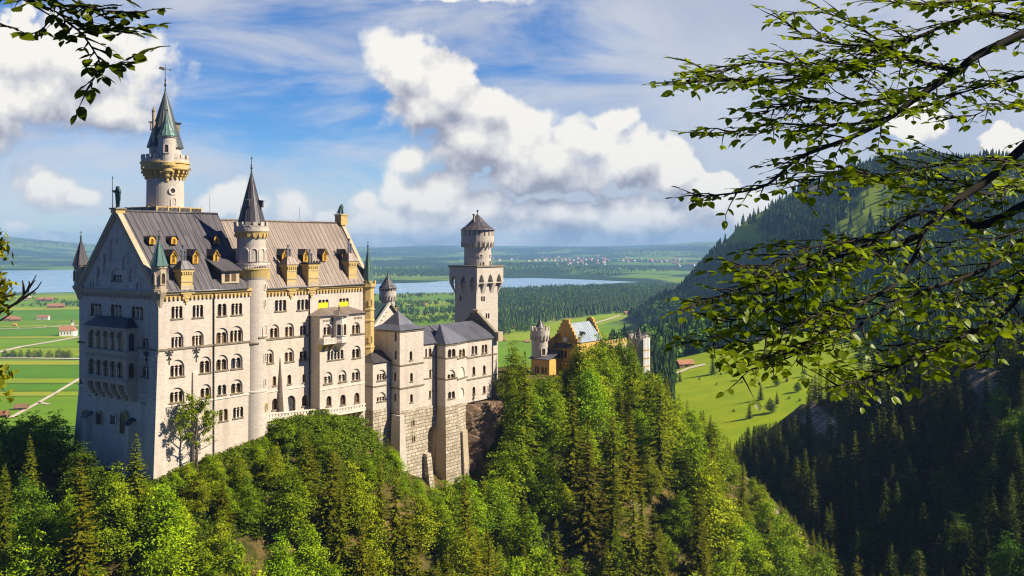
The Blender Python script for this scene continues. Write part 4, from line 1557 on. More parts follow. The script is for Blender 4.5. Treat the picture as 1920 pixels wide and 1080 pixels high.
# --- two-storey loggia on the west front
LD = -2.5
FL = Face(PAL, LD, 0, -90)
uL, uR = -w_of(257, 0) - 15.6, -w_of(257, 0)
wR = -uR; wL = -uL
z = lambda py: z_of(py, LD, 15)
zt0, zf1, zf2, zb0 = z(613), z(658), z(711), z(718)
LMAT = mat_ashlar('loggia_sandstone', (0.50, 0.41, 0.31), 1.2, 0.5, var=.1, dirt=.2)
def loggia_row(zsill, ztop):
    FL.window_m((uL + uR) / 2 - .0, zsill, (uR - uL) - 2.2, ztop - zsill, 5, mat=LMAT, rev=LMAT, name='arcade', sill=False)
loggia_row(z(655), z(620)); loggia_row(z(705.5), z(675))
mb = MB()
FL.fill(mb, [(uL, zb0), (uR, zb0), (uR, zt0), (uL, zt0)], LMAT)
FS = Face(PAL, LD, wR, 0)
FS.window_m(1.25, z(655), 1.5, z(622) - z(655), 1, mat=LMAT, rev=LMAT, name='arcade', sill=False)
FS.window_m(1.25, z(705), 1.5, z(677) - z(705), 1, mat=LMAT, rev=LMAT, name='arcade', sill=False)
FS.fill(mb, [(0, zb0), (2.5, zb0), (2.5, zt0), (0, zt0)], LMAT)
mb.face([(LD, wL, zb0), (LD, wL, zt0), (0, wL, zt0), (0, wL, zb0)], LMAT)
mb.face([(LD, wR, zb0), (LD, wL, zb0), (0, wL, zb0), (0, wR, zb0)], LMAT)
loggia = PAL.part('loggia', mb)
mb = MB()
for zz, h, pr in ((z(615), .45, .25), (z(659), .55, .30), (z(671), .25, .16), (z(713), .6, .32), (z(709), .25, .18)):
    FL.strip(mb, uL - pr, uR + pr, zz - h / 2, zz + h / 2, pr, LMAT)
    FS.strip(mb, -.0, 2.5, zz - h / 2 + .003, zz + h / 2 - .003, pr, LMAT)
FL.dentils(mb, uL, uR, z(619), z(616.5), .14, .6, LMAT, .5)
FL.dentils(mb, uL, uR, z(668), z(664.5), .14, .7, LMAT, .5)
PAL.part('moulding', mb, loggia)
mb = MB()
zc0, zc1 = z(750), zb0
for i in range(6):
    u = uL + .5 + (uR - uL - 1.0) * i / 5
    for k in range(5):
        t0, t1 = k / 5, (k + 1) / 5
        zt_, zb_ = zc1 + (zc0 - zc1) * t0, zc1 + (zc0 - zc1) * t1
        pr = 2.5 * math.cos(t0 * math.pi / 2) * .98 + .1
        l0, w0 = FW.at(u - .42, -pr); l1, w1 = FW.at(u + .42, -.0)
        mb.box(min(l0, l1), max(l0, l1) + .02, min(w0, w1), max(w0, w1), zb_, zt_ + .01 * (k > 0), LMAT)
PAL.part('corbel', mb, loggia)
mb = MB()
ztop = z_of(594, 0, 15)
e = .5
ring = [(LD - e, wR - e, z(613) + .12), (0, wR - e, z(613) + .12), (0, wL + e, z(613) + .12), (LD - e, wL + e, z(613) + .12)]
top = [(-.9, wR + 1.8, ztop), (0.02, wR + 1.8, ztop), (0.02, wL - 1.8, ztop), (-.9, wL - 1.8, ztop)]
mb.hexa(ring, top, ROOF_DARK)
PAL.part('roof', mb, loggia)

# --- eastern block
FB = Face(PAL, 22, WB, 0)
for a in [(515, 537, 562, 583, 3), (557, 578, 561, 581, 3)]:
    FB.window(*a)
for a in [(597, 616, 561, 580.5, 3), (636, 654, 559, 579, 3)]:
    u = (FB.u_of(a[0]) + FB.u_of(a[1])) / 2
    o = FB.window(*a)
    sb = MB()
    w_, h_ = (FB.u_of(a[1]) - FB.u_of(a[0])), FB.z_at(u, a[2]) - FB.z_at(u, a[3])
    sb.box(-w_ / 2 + .02, w_ / 2 - .25, -.06, .10, 0.05, h_ * .66, YSHUT)
    link('yellow_board', sb.data('yellow_board'), o)
for a in [(508, 522, 608, 633, 2, .9), (535.6, 550, 606, 631, 2, .9), (564, 576, 604, 629, 2, .9), (499.5, 511.7, 655, 681, 2, 1.0), (535, 550, 653, 678, 2, 1.0), (563, 577, 651, 675, 2, 1.0)]:
    FB.window(*a)
for a in [(511, 518, 705, 723, 1), (539, 546, 702, 720, 1), (567, 573, 701, 717, 1)]:
    FB.window(*a)
for a in [(510, 521, 747, 768, 1), (566, 577, 741, 761, 1)]:
    FB.window(*a, mat=OCHRE)
FB.window(537, 554, 741, 772, 1, mat=OCHRE, rev=OCHRE, name='arched_doorway')
mb = MB()
FB.fill(mb, [(2, -58), (LB1 - 22, -58), (LB1 - 22, ZEB), (2, ZEB)], WALL)
FE = Face(PAL, LB1, WB, 90)
FE.fill(mb, [(0, -58), (21, -58), (21, ZEB), (10.5, ZRB), (0, ZEB)], WALL, [])
mb.face([(LB1, 25.5, -60), (22, 25.5, -60), (22, 25.5, ZEB), (LB1, 25.5, ZEB)], WALL)
PAL.part('wall', mb)
mb = MB()
frieze(FB, 3, LB1 - 22 - 1.5, ZEB, OCHRE)
PAL.part('eaves_frieze', mb)
mb = MB()
zsb = FB.z_at(20, 631)
FB.strip(mb, 6, 24, zsb - .2, zsb + .2, .2, DARKTRIM)
zsb2 = FB.z_at(16, 730)
FB.strip(mb, 4, 24, zsb2 - .15, zsb2 + .2, .14, TRIM)
PAL.part('string_course', mb)
mb = MB()
u0, u1 = FB.u_of(523), FB.u_of(531)
l0, l1 = 22 + u0, 22 + u1
mb.hexa([(l0 - .4, WB - 3.0, -48), (l1 + .3, WB - 3.0, -48), (l1 + .3, WB + .1, -48), (l0 - .4, WB + .1, -48)],
        [(l0 + .3, WB - .2, FB.z_at(u0, 671)), (l1 - .1, WB - .2, FB.z_at(u0, 671)), (l1 - .1, WB + .1, FB.z_at(u0, 669)), (l0 + .3, WB + .1, FB.z_at(u0, 669))], WALL)
PAL.part('buttress', mb)
downpipe(FB, 579.5, -42, ZEB)

mb = MB()
rB = [(21.5, WB - ov, ZEB + .05), (LB1 + .2, WB - ov, ZEB + .05), (LB1 + .2, 15, ZRB + .25), (24.5, 15, ZRB + .25)]
roof_slab(mb, rB, .25, ROOF_B)
roof_slab(mb, [(LB1 + .2, 25.5 + ov, ZEB + .05), (21.5, 25.5 + ov, ZEB + .05), (24.5, 15, ZRB + .25), (LB1 + .2, 15, ZRB + .25)], .25, ROOF_B)
seam_ribs(mb, (24.5, WB - ov, ZEB + .05), rB[1], rB[3], rB[2], 1.5, ROOF_B, .10)
mb.tube([(24.5, 15, ZRB + .35), (LB1, 15, ZRB + .35)], [.25, .25], 6, ROOF_B)
mb.tube([(25, WB - ov - .1, ZEB), (LB1 - .5, WB - ov - .1, ZEB)], [.16, .16], 6, PIPE)
PAL.part('roof', mb)
mb = MB()
for (w0, w1) in ((WB - .9, 15), (26.4, 15)):
    a, b = Vector((LB1, w0, ZEB - .3)), Vector((LB1, w1, ZRB + .7))
    mid = (a + b) / 2; d = (b - a) / 2
    up = Vector((0, -d.z, d.y)).normalized() * .36
    if up.z < 0: up = -up
    mb.obox(mid - up * .6, d, (.62, 0, 0), up, TAN)
PAL.part('gable_coping', mb)
for px, py in [(530.5, 490), (570, 490), (606, 489), (642, 489), (443, 491)]:
    L, w, z_ = roof_pt(px, py, 'B')
    dormer(PAL, L, w - .6, z_ - .1, 1.6, 3.0, 3.4)
chimney(538.5, 556, 458, 481, 496, 536, WB - .35, block='B')
chimney(578.5, 597, 466, 489, 495, 534, WB - .9, crenel=True, block='B')
chimney(654, 669, 446, 475, 490, 527, WB + .2, block='B', bracket=False)

# --- bay of the eastern block
wb = .9
l0, l1 = L_of(599.5, wb), L_of(684, wb)
FY = Face(PAL, l0, wb, 0)
for a in [(608, 620, 608, 628, 2, .7), (661, 674, 604, 626, 2, .7)]:
    FY.window(*a)
FY.window(613.5, 644, 657, 674, 5)
for a in [(661.5, 675, 648, 671, 2, .9), (661, 674, 691, 713, 2, .9)]:
    FY.window(*a)
for a in [(608.5, 622, 697, 719, 2, 1.1), (636, 648.5, 694, 715.5, 2, 1.1)]:
    o = FY.window(*a, pane=GREYSHUT)
for a in [(612, 621.5, 742, 761, 1), (638, 648, 740, 759, 1), (664, 674, 736, 755, 1)]:
    FY.window(*a)
zyt = FY.z_at(6, 590)
mb = MB()
FY.fill(mb, [(0, -50), (l1 - l0, -50), (l1 - l0, zyt), (0, zyt)], WALL)
mb.face([(l0, WB + .1, -50), (l0, wb, -50), (l0, wb, zyt), (l0, WB + .1, zyt)], WALL)
mb.face([(l1, wb, -50), (l1, WB + .1, -50), (l1, WB + .1, zyt), (l1, wb, zyt)], WALL)
bay = PAL.part('bay', mb)
mb = MB()
zq = FY.z_at(10, 629)
FY.strip(mb, -.2, FY.u_of(607), zq - .2, zq + .2, .2, DARKTRIM)
FY.strip(mb, FY.u_of(657), l1 - l0, zq - .1, zq + .3, .2, DARKTRIM)
zq = FY.z_at(10, 722.5)
FY.strip(mb, -.1, l1 - l0, zq - .15, zq + .2, .14, TRIM)
FY.strip(mb, -.3, l1 - l0 + .3, zyt - .4, zyt, .3, TRIM)
FY.dentils(mb, 1.0, 4.5, zyt - 1.5, zyt - 1.0, .1, .5, DARKTRIM, .5)
FY.dentils(mb, l1 - l0 - 4, l1 - l0 - 1, zyt - 1.5, zyt - 1.0, .1, .5, DARKTRIM, .5)
PAL.part('moulding', mb, bay)
mb = MB()
zrt = FB.z_at(28, 577)
mb.hexa([(l0 - .7, wb - .7, zyt + .0), (l1 + .5, wb - .7, zyt), (l1 + .5, WB + .05, zyt), (l0 - .7, WB + .05, zyt)],
        [(l0 + 3.5, WB - .6, zrt), (l1 - 3.0, WB - .6, zrt), (l1 - 3.0, WB + .05, zrt), (l0 + 3.5, WB + .05, zrt)], ROOF_B)
PAL.part('roof', mb, bay)
# oriel with its balcony
lo = (L_of(628, -.6) + L_of(657, -.6)) / 2
ro = 2.05
zo = lambda py: z_of(py, lo, -.6)
mb = MB()
mb.lathe(lo, wb - .2, [(.2, zo(660)), (1.0, zo(651)), (ro * 1.05, zo(642)), (ro * 1.05, zo(638.5)), (ro, zo(638)), (ro, zo(596)), (ro * 1.12, zo(595)), (ro * 1.12, zo(592))], 8, TRIM, a0=math.pi / 8, a1=math.pi / 8 + 2 * math.pi)
oriel = PAL.part('oriel', mb)
mb = MB()
spire_cone(mb, lo, wb - .2, ro * 1.3, zo(592), zo(579), 8, ROOF_B, rib=.05)
finial(mb, lo, wb - .2, zo(580), 1.2, IRON)
PAL.part('roof', mb, oriel)
for a in (-135, -90, -45):
    tower_window(PAL, lo, wb - .2, ro * .94, a, zo(628), .95, zo(607) - zo(628))
mb = MB()
bl0, bl1 = L_of(606, -1), L_of(630, -1)
mb.box(bl0, bl1, -1.2, wb, zo(642), zo(640), TRIM)
for i in range(9):
    x = bl0 + .15 + (bl1 - bl0 - .3) * i / 8
    mb.box(x - .09, x + .09, -1.18, -.98, zo(640), zo(632.5), TRIM)
mb.box(bl0, bl1, -1.2, -.95, zo(632.5), zo(631), TRIM)
mb.box(bl0, bl0 + .22, -.95, wb, zo(640), zo(631), TRIM)
mb.box(bl0 + .22, bl1, -1.1, -1.05, zo(640), zo(632.5), TRIM)
for i in range(3):
    x = bl0 + .4 + (bl1 - bl0) * .42 * i
    mb.hexa([(x - .2, wb - .25, zo(656)), (x + .2, wb - .25, zo(656)), (x + .2, wb, zo(656)), (x - .2, wb, zo(656))],
            [(x - .3, -1.05, zo(642)), (x + .3, -1.05, zo(642)), (x + .3, wb, zo(642)), (x - .3, wb, zo(642))], OCHRE)
PAL.part('balcony', mb)

# --- ochre octagonal stair oriel at the south-east corner
le, we = LB1 - .3, WB + .1
zc = lambda py: z_of(py, le, we)
mb = MB()
r = 1.75
mb.lathe(le, we, [(.15, zc(706)), (.8, zc(692)), (r, zc(680)), (r, zc(652)), (r * 1.1, zc(651)), (r * 1.1, zc(649)), (r, zc(648)), (r, zc(603)), (r * 1.1, zc(602)), (r * 1.1, zc(599)), (r, zc(598)),
                  (r, zc(582)), (r * 1.1, zc(581)), (r * 1.1, zc(578.5)), (r, zc(578)), (r, zc(541)), (r * 1.25, zc(537)), (r * 1.25, zc(531)), (.2, zc(531))], 8, OCHRE, a0=math.pi / 8, a1=math.pi / 8 + 2 * math.pi)
ct = PAL.part('corner_turret', mb)
mb = MB(); ring_boxes(mb, le, we, r * 1.25, .3, zc(531), zc(526), 8, .55, OCHRE)
PAL.part('battlement', mb, ct)
mb = MB(); spire_cone(mb, le, we, r * .98, zc(530.5), zc(464), 8, SPIRE_T, rib=.06)
PAL.part('spire', mb, ct)
mb = MB(); finial(mb, le, we, zc(465), 1.9, COPPER)
PAL.part('finial', mb, ct)
for py in (572, 640):
    tower_window(PAL, le, we, r * .94, -112, zc(py), .6, 1.5, mat=OCHRE)

# --- terrace walk in front of the eastern block
mb = MB()
wt = WB - 2.6
lt0, lt1 = 27.2, L_of(592, wt)
zq0, zq1 = z_of(787, lt0, wt), z_of(776, lt1, wt)
lt2 = L_of(686, wb - 2.0)
zq2 = z_of(765, lt2, wb - 2)
tp = [((lt0, wt), (lt0, WB), zq0), ((lt1, wt), (lt1, WB), zq1), ((lt1 + 1.6, wb - 1.9), (lt1 + 1.6, WB), zq1), ((lt2, wb - 1.9), (lt2, WB), zq2)]
for (a, b, za), (c, d, zb_) in zip(tp[:-1], tp[1:]):
    mb.hexa([(*a, za - .7), (*c, zb_ - .7), (*d, zb_ - .7), (*b, za - .7)], [(*a, za), (*c, zb_), (*d, zb_), (*b, za)], TRIM)
terrace = PAL.part('terrace', mb)
mb = MB()
for (a, b, za), (c, d, zb_) in zip(tp[:-1], tp[1:]):
    A, B = Vector((*a, za)), Vector((*c, zb_))
    ln = (B - A).length
    dr = (B - A) / ln
    side = Vector((-dr.y, dr.x, 0)).normalized() * .14
    n = max(int(ln / .95), 1)
    for i in range(n):
        p0 = A + dr * (ln * (i + .0) / n); p1 = A + dr * (ln * (i + .62) / n)
        mb.hexa([p0 - side * 0, p1, p1 + side * 2, p0 + side * 2], [q + Vector((0, 0, 1.0)) for q in (p0, p1, p1 + side * 2, p0 + side * 2)], TRIM)
    for zl, hh, ex in ((0, .3, .05), (.92, .32, .10)):
        up = Vector((0, 0, zl)); hv = Vector((0, 0, hh)); s0 = -side.normalized() * ex; s1 = side * 2 + side.normalized() * ex
        mb.hexa([A + up + s0, B + up + s0, B + up + s1, A + up + s1], [A + up + s0 + hv, B + up + s0 + hv, B + up + s1 + hv, A + up + s1 + hv], TRIM)
PAL.part('parapet', mb, terrace)
mb = MB()
mb.face([(lt0 - 2, wt + .5, -70), (lt1 + 2.4, wt + .5, -70), (lt1 + 2.4, wt + .5, zq1 - .7), (lt0 - 2, wt + .5, zq0 - .7)], WALL)
mb.face([(lt1 + 2.2, wb - .3, -75), (lt2 + 1, wb - .3, -75), (lt2 + 1, wb - .3, zq2 - .7), (lt1 + 2.2, wb - .3, zq1 - .7)], WALL)
mb.face([(lt1 + 2.2, WB, -75), (lt1 + 2.2, wb - .3, -75), (lt1 + 2.2, wb - .3, zq1 - .7), (lt1 + 2.2, WB, zq1 - .7)], WALL)
for i in range(6):
    x = lt1 + 6 + i * 1.9
    if x < lt2: mb.hexa([(x - .3, wb - .6, zq2 - 2.2), (x + .3, wb - .6, zq2 - 2.2), (x + .3, wb - .25, zq2 - 2.2), (x - .3, wb - .25, zq2 - 2.2)], [(x - .35, wb - 1.8, zq2 - .72), (x + .35, wb - 1.8, zq2 - .72), (x + .35, wb - .25, zq2 - .72), (x - .35, wb - .25, zq2 - .72)], OCHRE)
PAL.part('retaining_wall', mb, terrace)

# --- round stair turret in the angle of the two blocks
lc, wc, rc = L_of(471.5, 2.3), 2.3, 3.3
zs = lambda py: z_of(py, lc, wc)
mb = MB()
mb.lathe(lc, wc, [(3.75, -56), (3.55, zs(735)), (3.5, zs(734)), (3.62, zs(733)), (3.62, zs(731)), (3.3, zs(730)), (rc, zs(524)), (rc * 1.06, zs(520)), (rc * 1.22, zs(506)), (rc * 1.26, zs(505)), (rc * 1.26, zs(502.5)), (rc * .98, zs(502)),
                  (rc * .98, zs(449)), (rc * 1.04, zs(446)), (rc * 1.14, zs(436)), (rc * 1.2, zs(434)), (rc * 1.2, zs(429)), (.3, zs(429))], 36, WALL_T,
         mats=[WALL_T] * 6 + [WALL_T, OCHRE, OCHRE, OCHRE, WALL_T, WALL_T, WALL_T, OCHRE, OCHRE, WALL_T, WALL_T, WALL_T][:11])
for i in range(18):       # arcaded frieze under the parapet
    a = 2 * math.pi * i / 18
    ca_, sa_ = math.cos(a), math.sin(a)
    mb.obox((lc + rc * 1.09 * ca_, wc + rc * 1.09 * sa_, zs(441)), (ca_ * .22, sa_ * .22, 0), (-sa_ * .24, ca_ * .24, 0), (0, 0, .42), OCHRE)
stair = PAL.part('stair_turret', mb)
mb = MB()
ring_boxes(mb, lc, wc, rc * 1.2, .45, zs(429), zs(424.5), 14, .98, WALL_T)
ring_boxes(mb, lc, wc, rc * 1.2, .45, zs(424.5), zs(416.5), 14, .58, WALL_T)
PAL.part('battlement', mb, stair)
mb = MB()
spire_cone(mb, lc, wc, rc * .98, zs(422), zs(320), 16, ROOF_DARK, rib=.055)
for a in (-150, -60, 30):
    ca_, sa_ = math.cos(R(a)), math.sin(R(a))
    rr = rc * .62
    mb.obox((lc + rr * ca_, wc + rr * sa_, zs(383)), (ca_ * .7, sa_ * .7, 0), (-sa_ * .42, ca_ * .42, 0), (0, 0, .75), ROOF_DARK)
    mb.obox((lc + (rr + .1) * ca_, wc + (rr + .1) * sa_, zs(376)), (ca_ * .85, sa_ * .85, -.12), (-sa_ * .55, ca_ * .55, 0), (0, 0, .10), SPIRE)
PAL.part('spire', mb, stair)
mb = MB(); finial(mb, lc, wc, zs(321), 3.6, COPPER)
PAL.part('finial', mb, stair)
mb = MB()
rb = rc * 1.26
for i in range(44):
    a = 2 * math.pi * i / 44
    mb.lathe(lc + rb * .97 * math.cos(a), wc + rb * .97 * math.sin(a), [(.07, zs(502.5)), (.12, zs(500)), (.06, zs(496))], 5, TRIM)
mb.lathe(lc, wc, [(rb * .93, zs(496)), (rb * 1.01, zs(496)), (rb * 1.01, zs(493.5)), (rb * .93, zs(493.5)), (rb * .93, zs(496))], 36, TRIM)
PAL.part('balustrade', mb, stair)
for i in range(10):
    a = -90 + 36 * i + 6
    key = ('turret_blind', 0)
    if key not in _WT:
        fb = MB()
        o_ = [(-.95, 0), (.95, 0)] + arch_pts(-.95, .95, 2.2, 8); i_ = [(-.72, .0 + .02), (.72, .02)] + arch_pts(-.72, .72, 2.2, 8)
        holes_fill(fb, o_, [i_], -.2, TRIM); reveal(fb, o_[::-1], -.2, .3, TRIM); reveal(fb, i_, -.2, .1, TRIM); holes_fill(fb, i_, [], .06, WALL_T)
        _WT[key] = fb.data('blind_arch')
    aa = R(a)
    PAL.inst('blind_arch', _WT[key], (lc + rc * .97 * math.cos(aa), wc + rc * .97 * math.sin(aa), zs(490)), aa + math.pi / 2)
for px, py0, py1, w_, mat_ in [(486.5, 562, 575, .7, TRIM), (486.5, 532, 542, .7, TRIM), (486.5, 661, 677, .85, TRIM), (486.5, 709, 723, .85, TRIM), (487, 756, 769, .85, OCHRE)]:
    tower_window(PAL, lc, wc, rc * .99 if py0 < 730 else 3.55, -62, zs(py1), w_, zs(py0) - zs(py1), mat=mat_)
tower_window(PAL, lc, wc, rc * .97, -64, zs(628), 1.55, zs(609) - zs(628), n=2)
tower_window(PAL, lc, wc, rc * .96, -60, zs(490), .8, 1.7)
mb = MB()
mb.lathe(lc, wc, [(rc + .02, zs(634)), (rc + .22, zs(633)), (rc + .22, zs(630.5)), (rc + .02, zs(629.5))], 24, DARKTRIM, a0=R(-100), a1=R(-20))
mb.lathe(lc, wc, [(rc + .02, zs(644)), (rc + .2, zs(643)), (rc + .2, zs(641)), (rc + .02, zs(640))], 24, DARKTRIM, a0=R(-190), a1=R(-100))
PAL.part('string_course', mb, stair)
# masonry box between turret and block
mb = MB()
mb.box(lc + 1.2, lc + 3.1, wc - 2.8, WB, zs(524), zs(506), OCHRE)
PAL.part('corbel', mb, stair)

# ------------------------------------------------------------------ bower wing (the south-east range)
BOW = Thing('bower_wing', 'lower stepped limestone wing with slate grey roofs on rough stone footings beside the big palace', 'castle wing', (90, 3, -60))
Z = lambda py, L, w: z_of(py, L, w)

def block(mb, L0, L1, w0, w1, z0, z1, mat):
    mb.box(L0, L1, w0, w1, z0, z1, mat)

# hipped block next to the palace
k0, k1, kw = 63.8, 70.4, 0.0
F1 = Face(BOW, k0, kw, 0)
F1.window(708, 722.5, 693, 713, 3, 1.1)
F1.window(708, 722.5, 737, 752, 3, 1.0)
F1W = Face(BOW, k0, kw, -90)
ze = F1.z_at(3, 679)
zb = F1.z_at(3, 767)
mb = MB()
F1.fill(mb, [(0, zb), (k1 - k0, zb), (k1 - k0, ze), (0, ze)], WALL)
F1W.fill(mb, [(-8, zb), (0, zb), (0, ze), (-8, ze)], WALL)
BOW.part('wall', mb)
mb = MB()
mb.hexa([(k0 - .35, kw - .35, -90), (k1 + .3, kw - .35, -90), (k1 + .3, 8, -90), (k0 - .35, 8, -90)], [(k0 - .1, kw - .1, zb), (k1, kw - .1, zb), (k1, 8, zb), (k0 - .1, 8, zb)], RUBBLE)
BOW.part('footing', mb)
mb = MB()
e = .5
mb.hexa([(k0 - e, kw - e, ze), (k1 + e, kw - e, ze), (k1 + e, 9, ze), (k0 - e, 9, ze)], [(k0 + 2.6, kw + 3.4, F1.z_at(3, 660)), (k1 + e, kw + 3.4, F1.z_at(3, 660)), (k1 + e, 6.4, F1.z_at(3, 660)), (k0 + 2.6, 6.4, F1.z_at(3, 660))], ROOF_DARK)
BOW.part('roof', mb)
mb = MB()
zz = F1.z_at(3, 723)
F1.strip(mb, -.2, k1 - k0, zz - .16, zz + .16, .2, DARKTRIM); F1W.strip(mb, -8, .2, zz - .158, zz + .158, .2, DARKTRIM)
BOW.part('string_course', mb)

# square tower house with a pyramid roof
t0, t1, tw = 70.7, 80.3, -3.2
F2 = Face(BOW, t0, tw, 0)
F2W = Face(BOW, t0, tw, -90)
for a in [(768, 773, 658, 675, 1), (769, 774, 699, 715, 1), (769, 774, 738.5, 754, 1)]:
    F2.window(*a)
for a in [(740.5, 743.5, 621, 640, 1), (740.5, 743.5, 657, 674, 1), (739.5, 742.5, 698, 714, 1), (739.5, 742.5, 738, 752, 1)]:
    F2W.window(*a, sill=False)
z1, z0 = F2.z_at(4, 618), F2.z_at(4, 767)
mb = MB()
F2.fill(mb, [(0, z0), (t1 - t0, z0), (t1 - t0, z1), (0, z1)], WALL)
F2W.fill(mb, [(-10, z0), (0, z0), (0, z1), (-10, z1)], WALL)
F2E = Face(BOW, t1, tw, 90); F2E.fill(mb, [(0, z0), (10, z0), (10, z1), (0, z1)], WALL)
mb.face([(t1, 6.8, z0), (t0, 6.8, z0), (t0, 6.8, z1), (t1, 6.8, z1)], WALL)
BOW.part('wall', mb)
mb = MB()
zc2, zap = z1, F2.z_at(4, 584)
e = .55
mb.mesh_faces([(t0 - e, tw - e, z1), (t1 + e, tw - e, z1), (t1 + e, 6.8 + e, z1), (t0 - e, 6.8 + e, z1),
               (t0 + 1.9, tw + 1.9, z1 + 1.3), (t1 - 1.9, tw + 1.9, z1 + 1.3), (t1 - 1.9, 4.9, z1 + 1.3), (t0 + 1.9, 4.9, z1 + 1.3), ((t0 + t1) / 2, tw + 5, zap)],
              [(3, 2, 1, 0), (0, 1, 5, 4), (1, 2, 6, 5), (2, 3, 7, 6), (3, 0, 4, 7), (4, 5, 8), (5, 6, 8), (6, 7, 8), (7, 4, 8)], ROOF_D)
o = BOW.part('roof', mb)
mb = MB(); mb.lathe((t0 + t1) / 2, tw + 5, [(.12, zap - .3), (.1, zap + .3), (.2, zap + .5), (0, zap + .8)], 6, IRON)
BOW.part('finial', mb, o)
mb = MB()
for py in (683, 725.5):
    zz = F2.z_at(4, py)
    F2.strip(mb, -.22, t1 - t0 + .22, zz - .18, zz + .18, .22, DARKTRIM); F2W.strip(mb, -6, .22, zz - .178, zz + .178, .22, DARKTRIM)
F2.strip(mb, -.2, t1 - t0 + .2, z1 - .5, z1, .22, DARKTRIM); F2W.strip(mb, -8, .2, z1 - .498, z1 - .002, .22, DARKTRIM)
BOW.part('string_course', mb)
# its battered footing of quarry stone
mb = MB()
zlow = -72
mb.hexa([(t0 - .8, tw - 1.5, zlow), (t1 + 1.2, tw - 1.5, zlow), (t1 + 1.2, 6.8, zlow), (t0 - .8, 6.8, zlow)], [(t0 - .12, tw - .15, z0), (t1 + .15, tw - .15, z0), (t1 + .15, 6.8, z0), (t0 - .12, 6.8, z0)], RUBBLE)
foot2 = BOW.part('footing', mb)
for py in (793, 823):
    l, w = F2.at(F2.u_of(773), 0)
    zz = F2.z_at(4, py)
    pr = .15 + (z0 - zz) / (z0 - zlow) * 1.35 + .05
    tower_window(BOW, l, w - pr, 0.0, -90, zz - .7, .7, 1.4, mat=RUBBLE)
mb = MB()
mb.hexa([(t0 - 2.9, tw - 2.6, -72), (t0 + 1.3, tw - 2.6, -72), (t0 + 1.3, tw + 2, -72), (t0 - 2.9, tw + 2, -72)], [(t0 - .9, tw - .9, Z(779, t0, tw)), (t0 + .7, tw - .9, Z(779, t0, tw)), (t0 + .7, tw + 2, Z(777, t0, tw)), (t0 - .9, tw + 2, Z(777, t0, tw))], WALL_T)
BOW.part('buttress', mb)
mb = MB()
mb.hexa([(t1 - 1.0, tw - 4.6, -76), (t1 + .9, tw - 4.6, -76), (t1 + .9, tw, -76), (t1 - 1.0, tw, -76)], [(t1 - 1.0, tw - 2.0, Z(851, t1, tw - 2)), (t1 + .9, tw - 2.0, Z(851, t1, tw - 2)), (t1 + .9, tw, Z(847, t1, tw)), (t1 - 1.0, tw, Z(847, t1, tw))], RUBBLE)
BOW.part('buttress', mb)

# set-back curtain between the tower house and the polygonal bay, with a tall niche in its footing
F3 = Face(BOW, t1, 0, 0)
r1 = 89.4
for a in [(804, 809, 653, 669.5, 1), (797.5, 800.5, 653, 670, 1), (805, 808.5, 693, 708, 1), (804.5, 808, 732, 746, 1)]:
    F3.window(*a)
zr0, zr1 = F3.z_at(5, 762), F3.z_at(5, 645)
mb = MB()
F3.fill(mb, [(0, zr0), (r1 - t1, zr0), (r1 - t1, zr1), (0, zr1)], WALL)
BOW.part('wall', mb)
mb = MB()
F3b = Face(BOW, t1, -.15, 0)
uc = (F3b.u_of(800) + F3b.u_of(817)) / 2 + .6
F3b.holes = []
zn = F3b.z_at(5, 815)
nh = [(uc - 2.0, -88), (uc + 2.0, -88)] + arch_pts(uc - 2.0, uc + 2.0, zn, 10)
F3b.fill(mb, [(0, -90), (r1 - t1, -90), (r1 - t1, zr0), (0, zr0)], RUBBLE, [nh])
tmp = MB(); reveal(tmp, nh, 0, 2.6, TAN); holes_fill(tmp, nh, [], 2.6, TAN)
for f, m_ in zip(tmp.f, tmp.fm):
    mb.face([(*F3b.at(tmp.v[i][0], tmp.v[i][1]), tmp.v[i][2]) for i in f], TAN)
BOW.part('footing', mb)

# polygonal bay and the eastern wall
pw = -3.4
bay = [(r1, 0.0), (89.5, pw), (94.8, pw), (101.2, -1.8), (116.0, -1.8), (116.0, 14)]
def seg_face(thing, a, b):
    f = Face(thing, a[0], a[1], math.degrees(math.atan2(b[1] - a[1], b[0] - a[0])))
    return f, math.hypot(b[0] - a[0], b[1] - a[1])
zt, zb_ = Z(643, 95, pw), [Z(760, 92, pw), Z(760, 92, pw), Z(758, 98, -2.6), Z(750, 108, -1.8), Z(752, 116, 0)]
segs = [seg_face(BOW, bay[i], bay[i + 1]) for i in range(5)]
fbay, fcan, feast = segs[1][0], segs[2][0], segs[3][0]
for a in [(839.5, 854, 654, 670, 2), (840, 853, 696, 709.5, 2, .9), (840, 853, 734, 747, 2)]:
    fbay.window(*a)
fcan.window(860, 872, 654, 669.5, 2)
for a in [(861, 871.5, 688, 709, 1), (860.5, 870.5, 728.5, 746, 1)]:
    fcan.niche(*a, mat=TRIM)
for a in [(884, 895, 648, 664, 2), (903, 913.5, 646, 662, 2)]:
    feast.window(*a)
for a in [(886, 891, 687, 703, 1), (905.5, 910.5, 685, 701, 1), (886, 891, 725, 739, 1), (905.5, 910.5, 723, 737, 1)]:
    feast.window(*a)
mb = MB()
for (f, ln), zbb in zip(segs, zb_):
    f.fill(mb, [(0, zbb), (ln, zbb), (ln, zt), (0, zt)], WALL)
BOW.part('wall', mb)
mb = MB()
for k, ((f, ln), pys) in enumerate(zip(segs, [(), (670.5, 710), (670.5, 709), (667, 707), ()])):
    for py in pys:
        zz = f.z_at(ln / 2, py)
        f.strip(mb, -.1, ln + .1, zz - .18 - .003 * k, zz + .18 + .003 * k, .2, DARKTRIM)
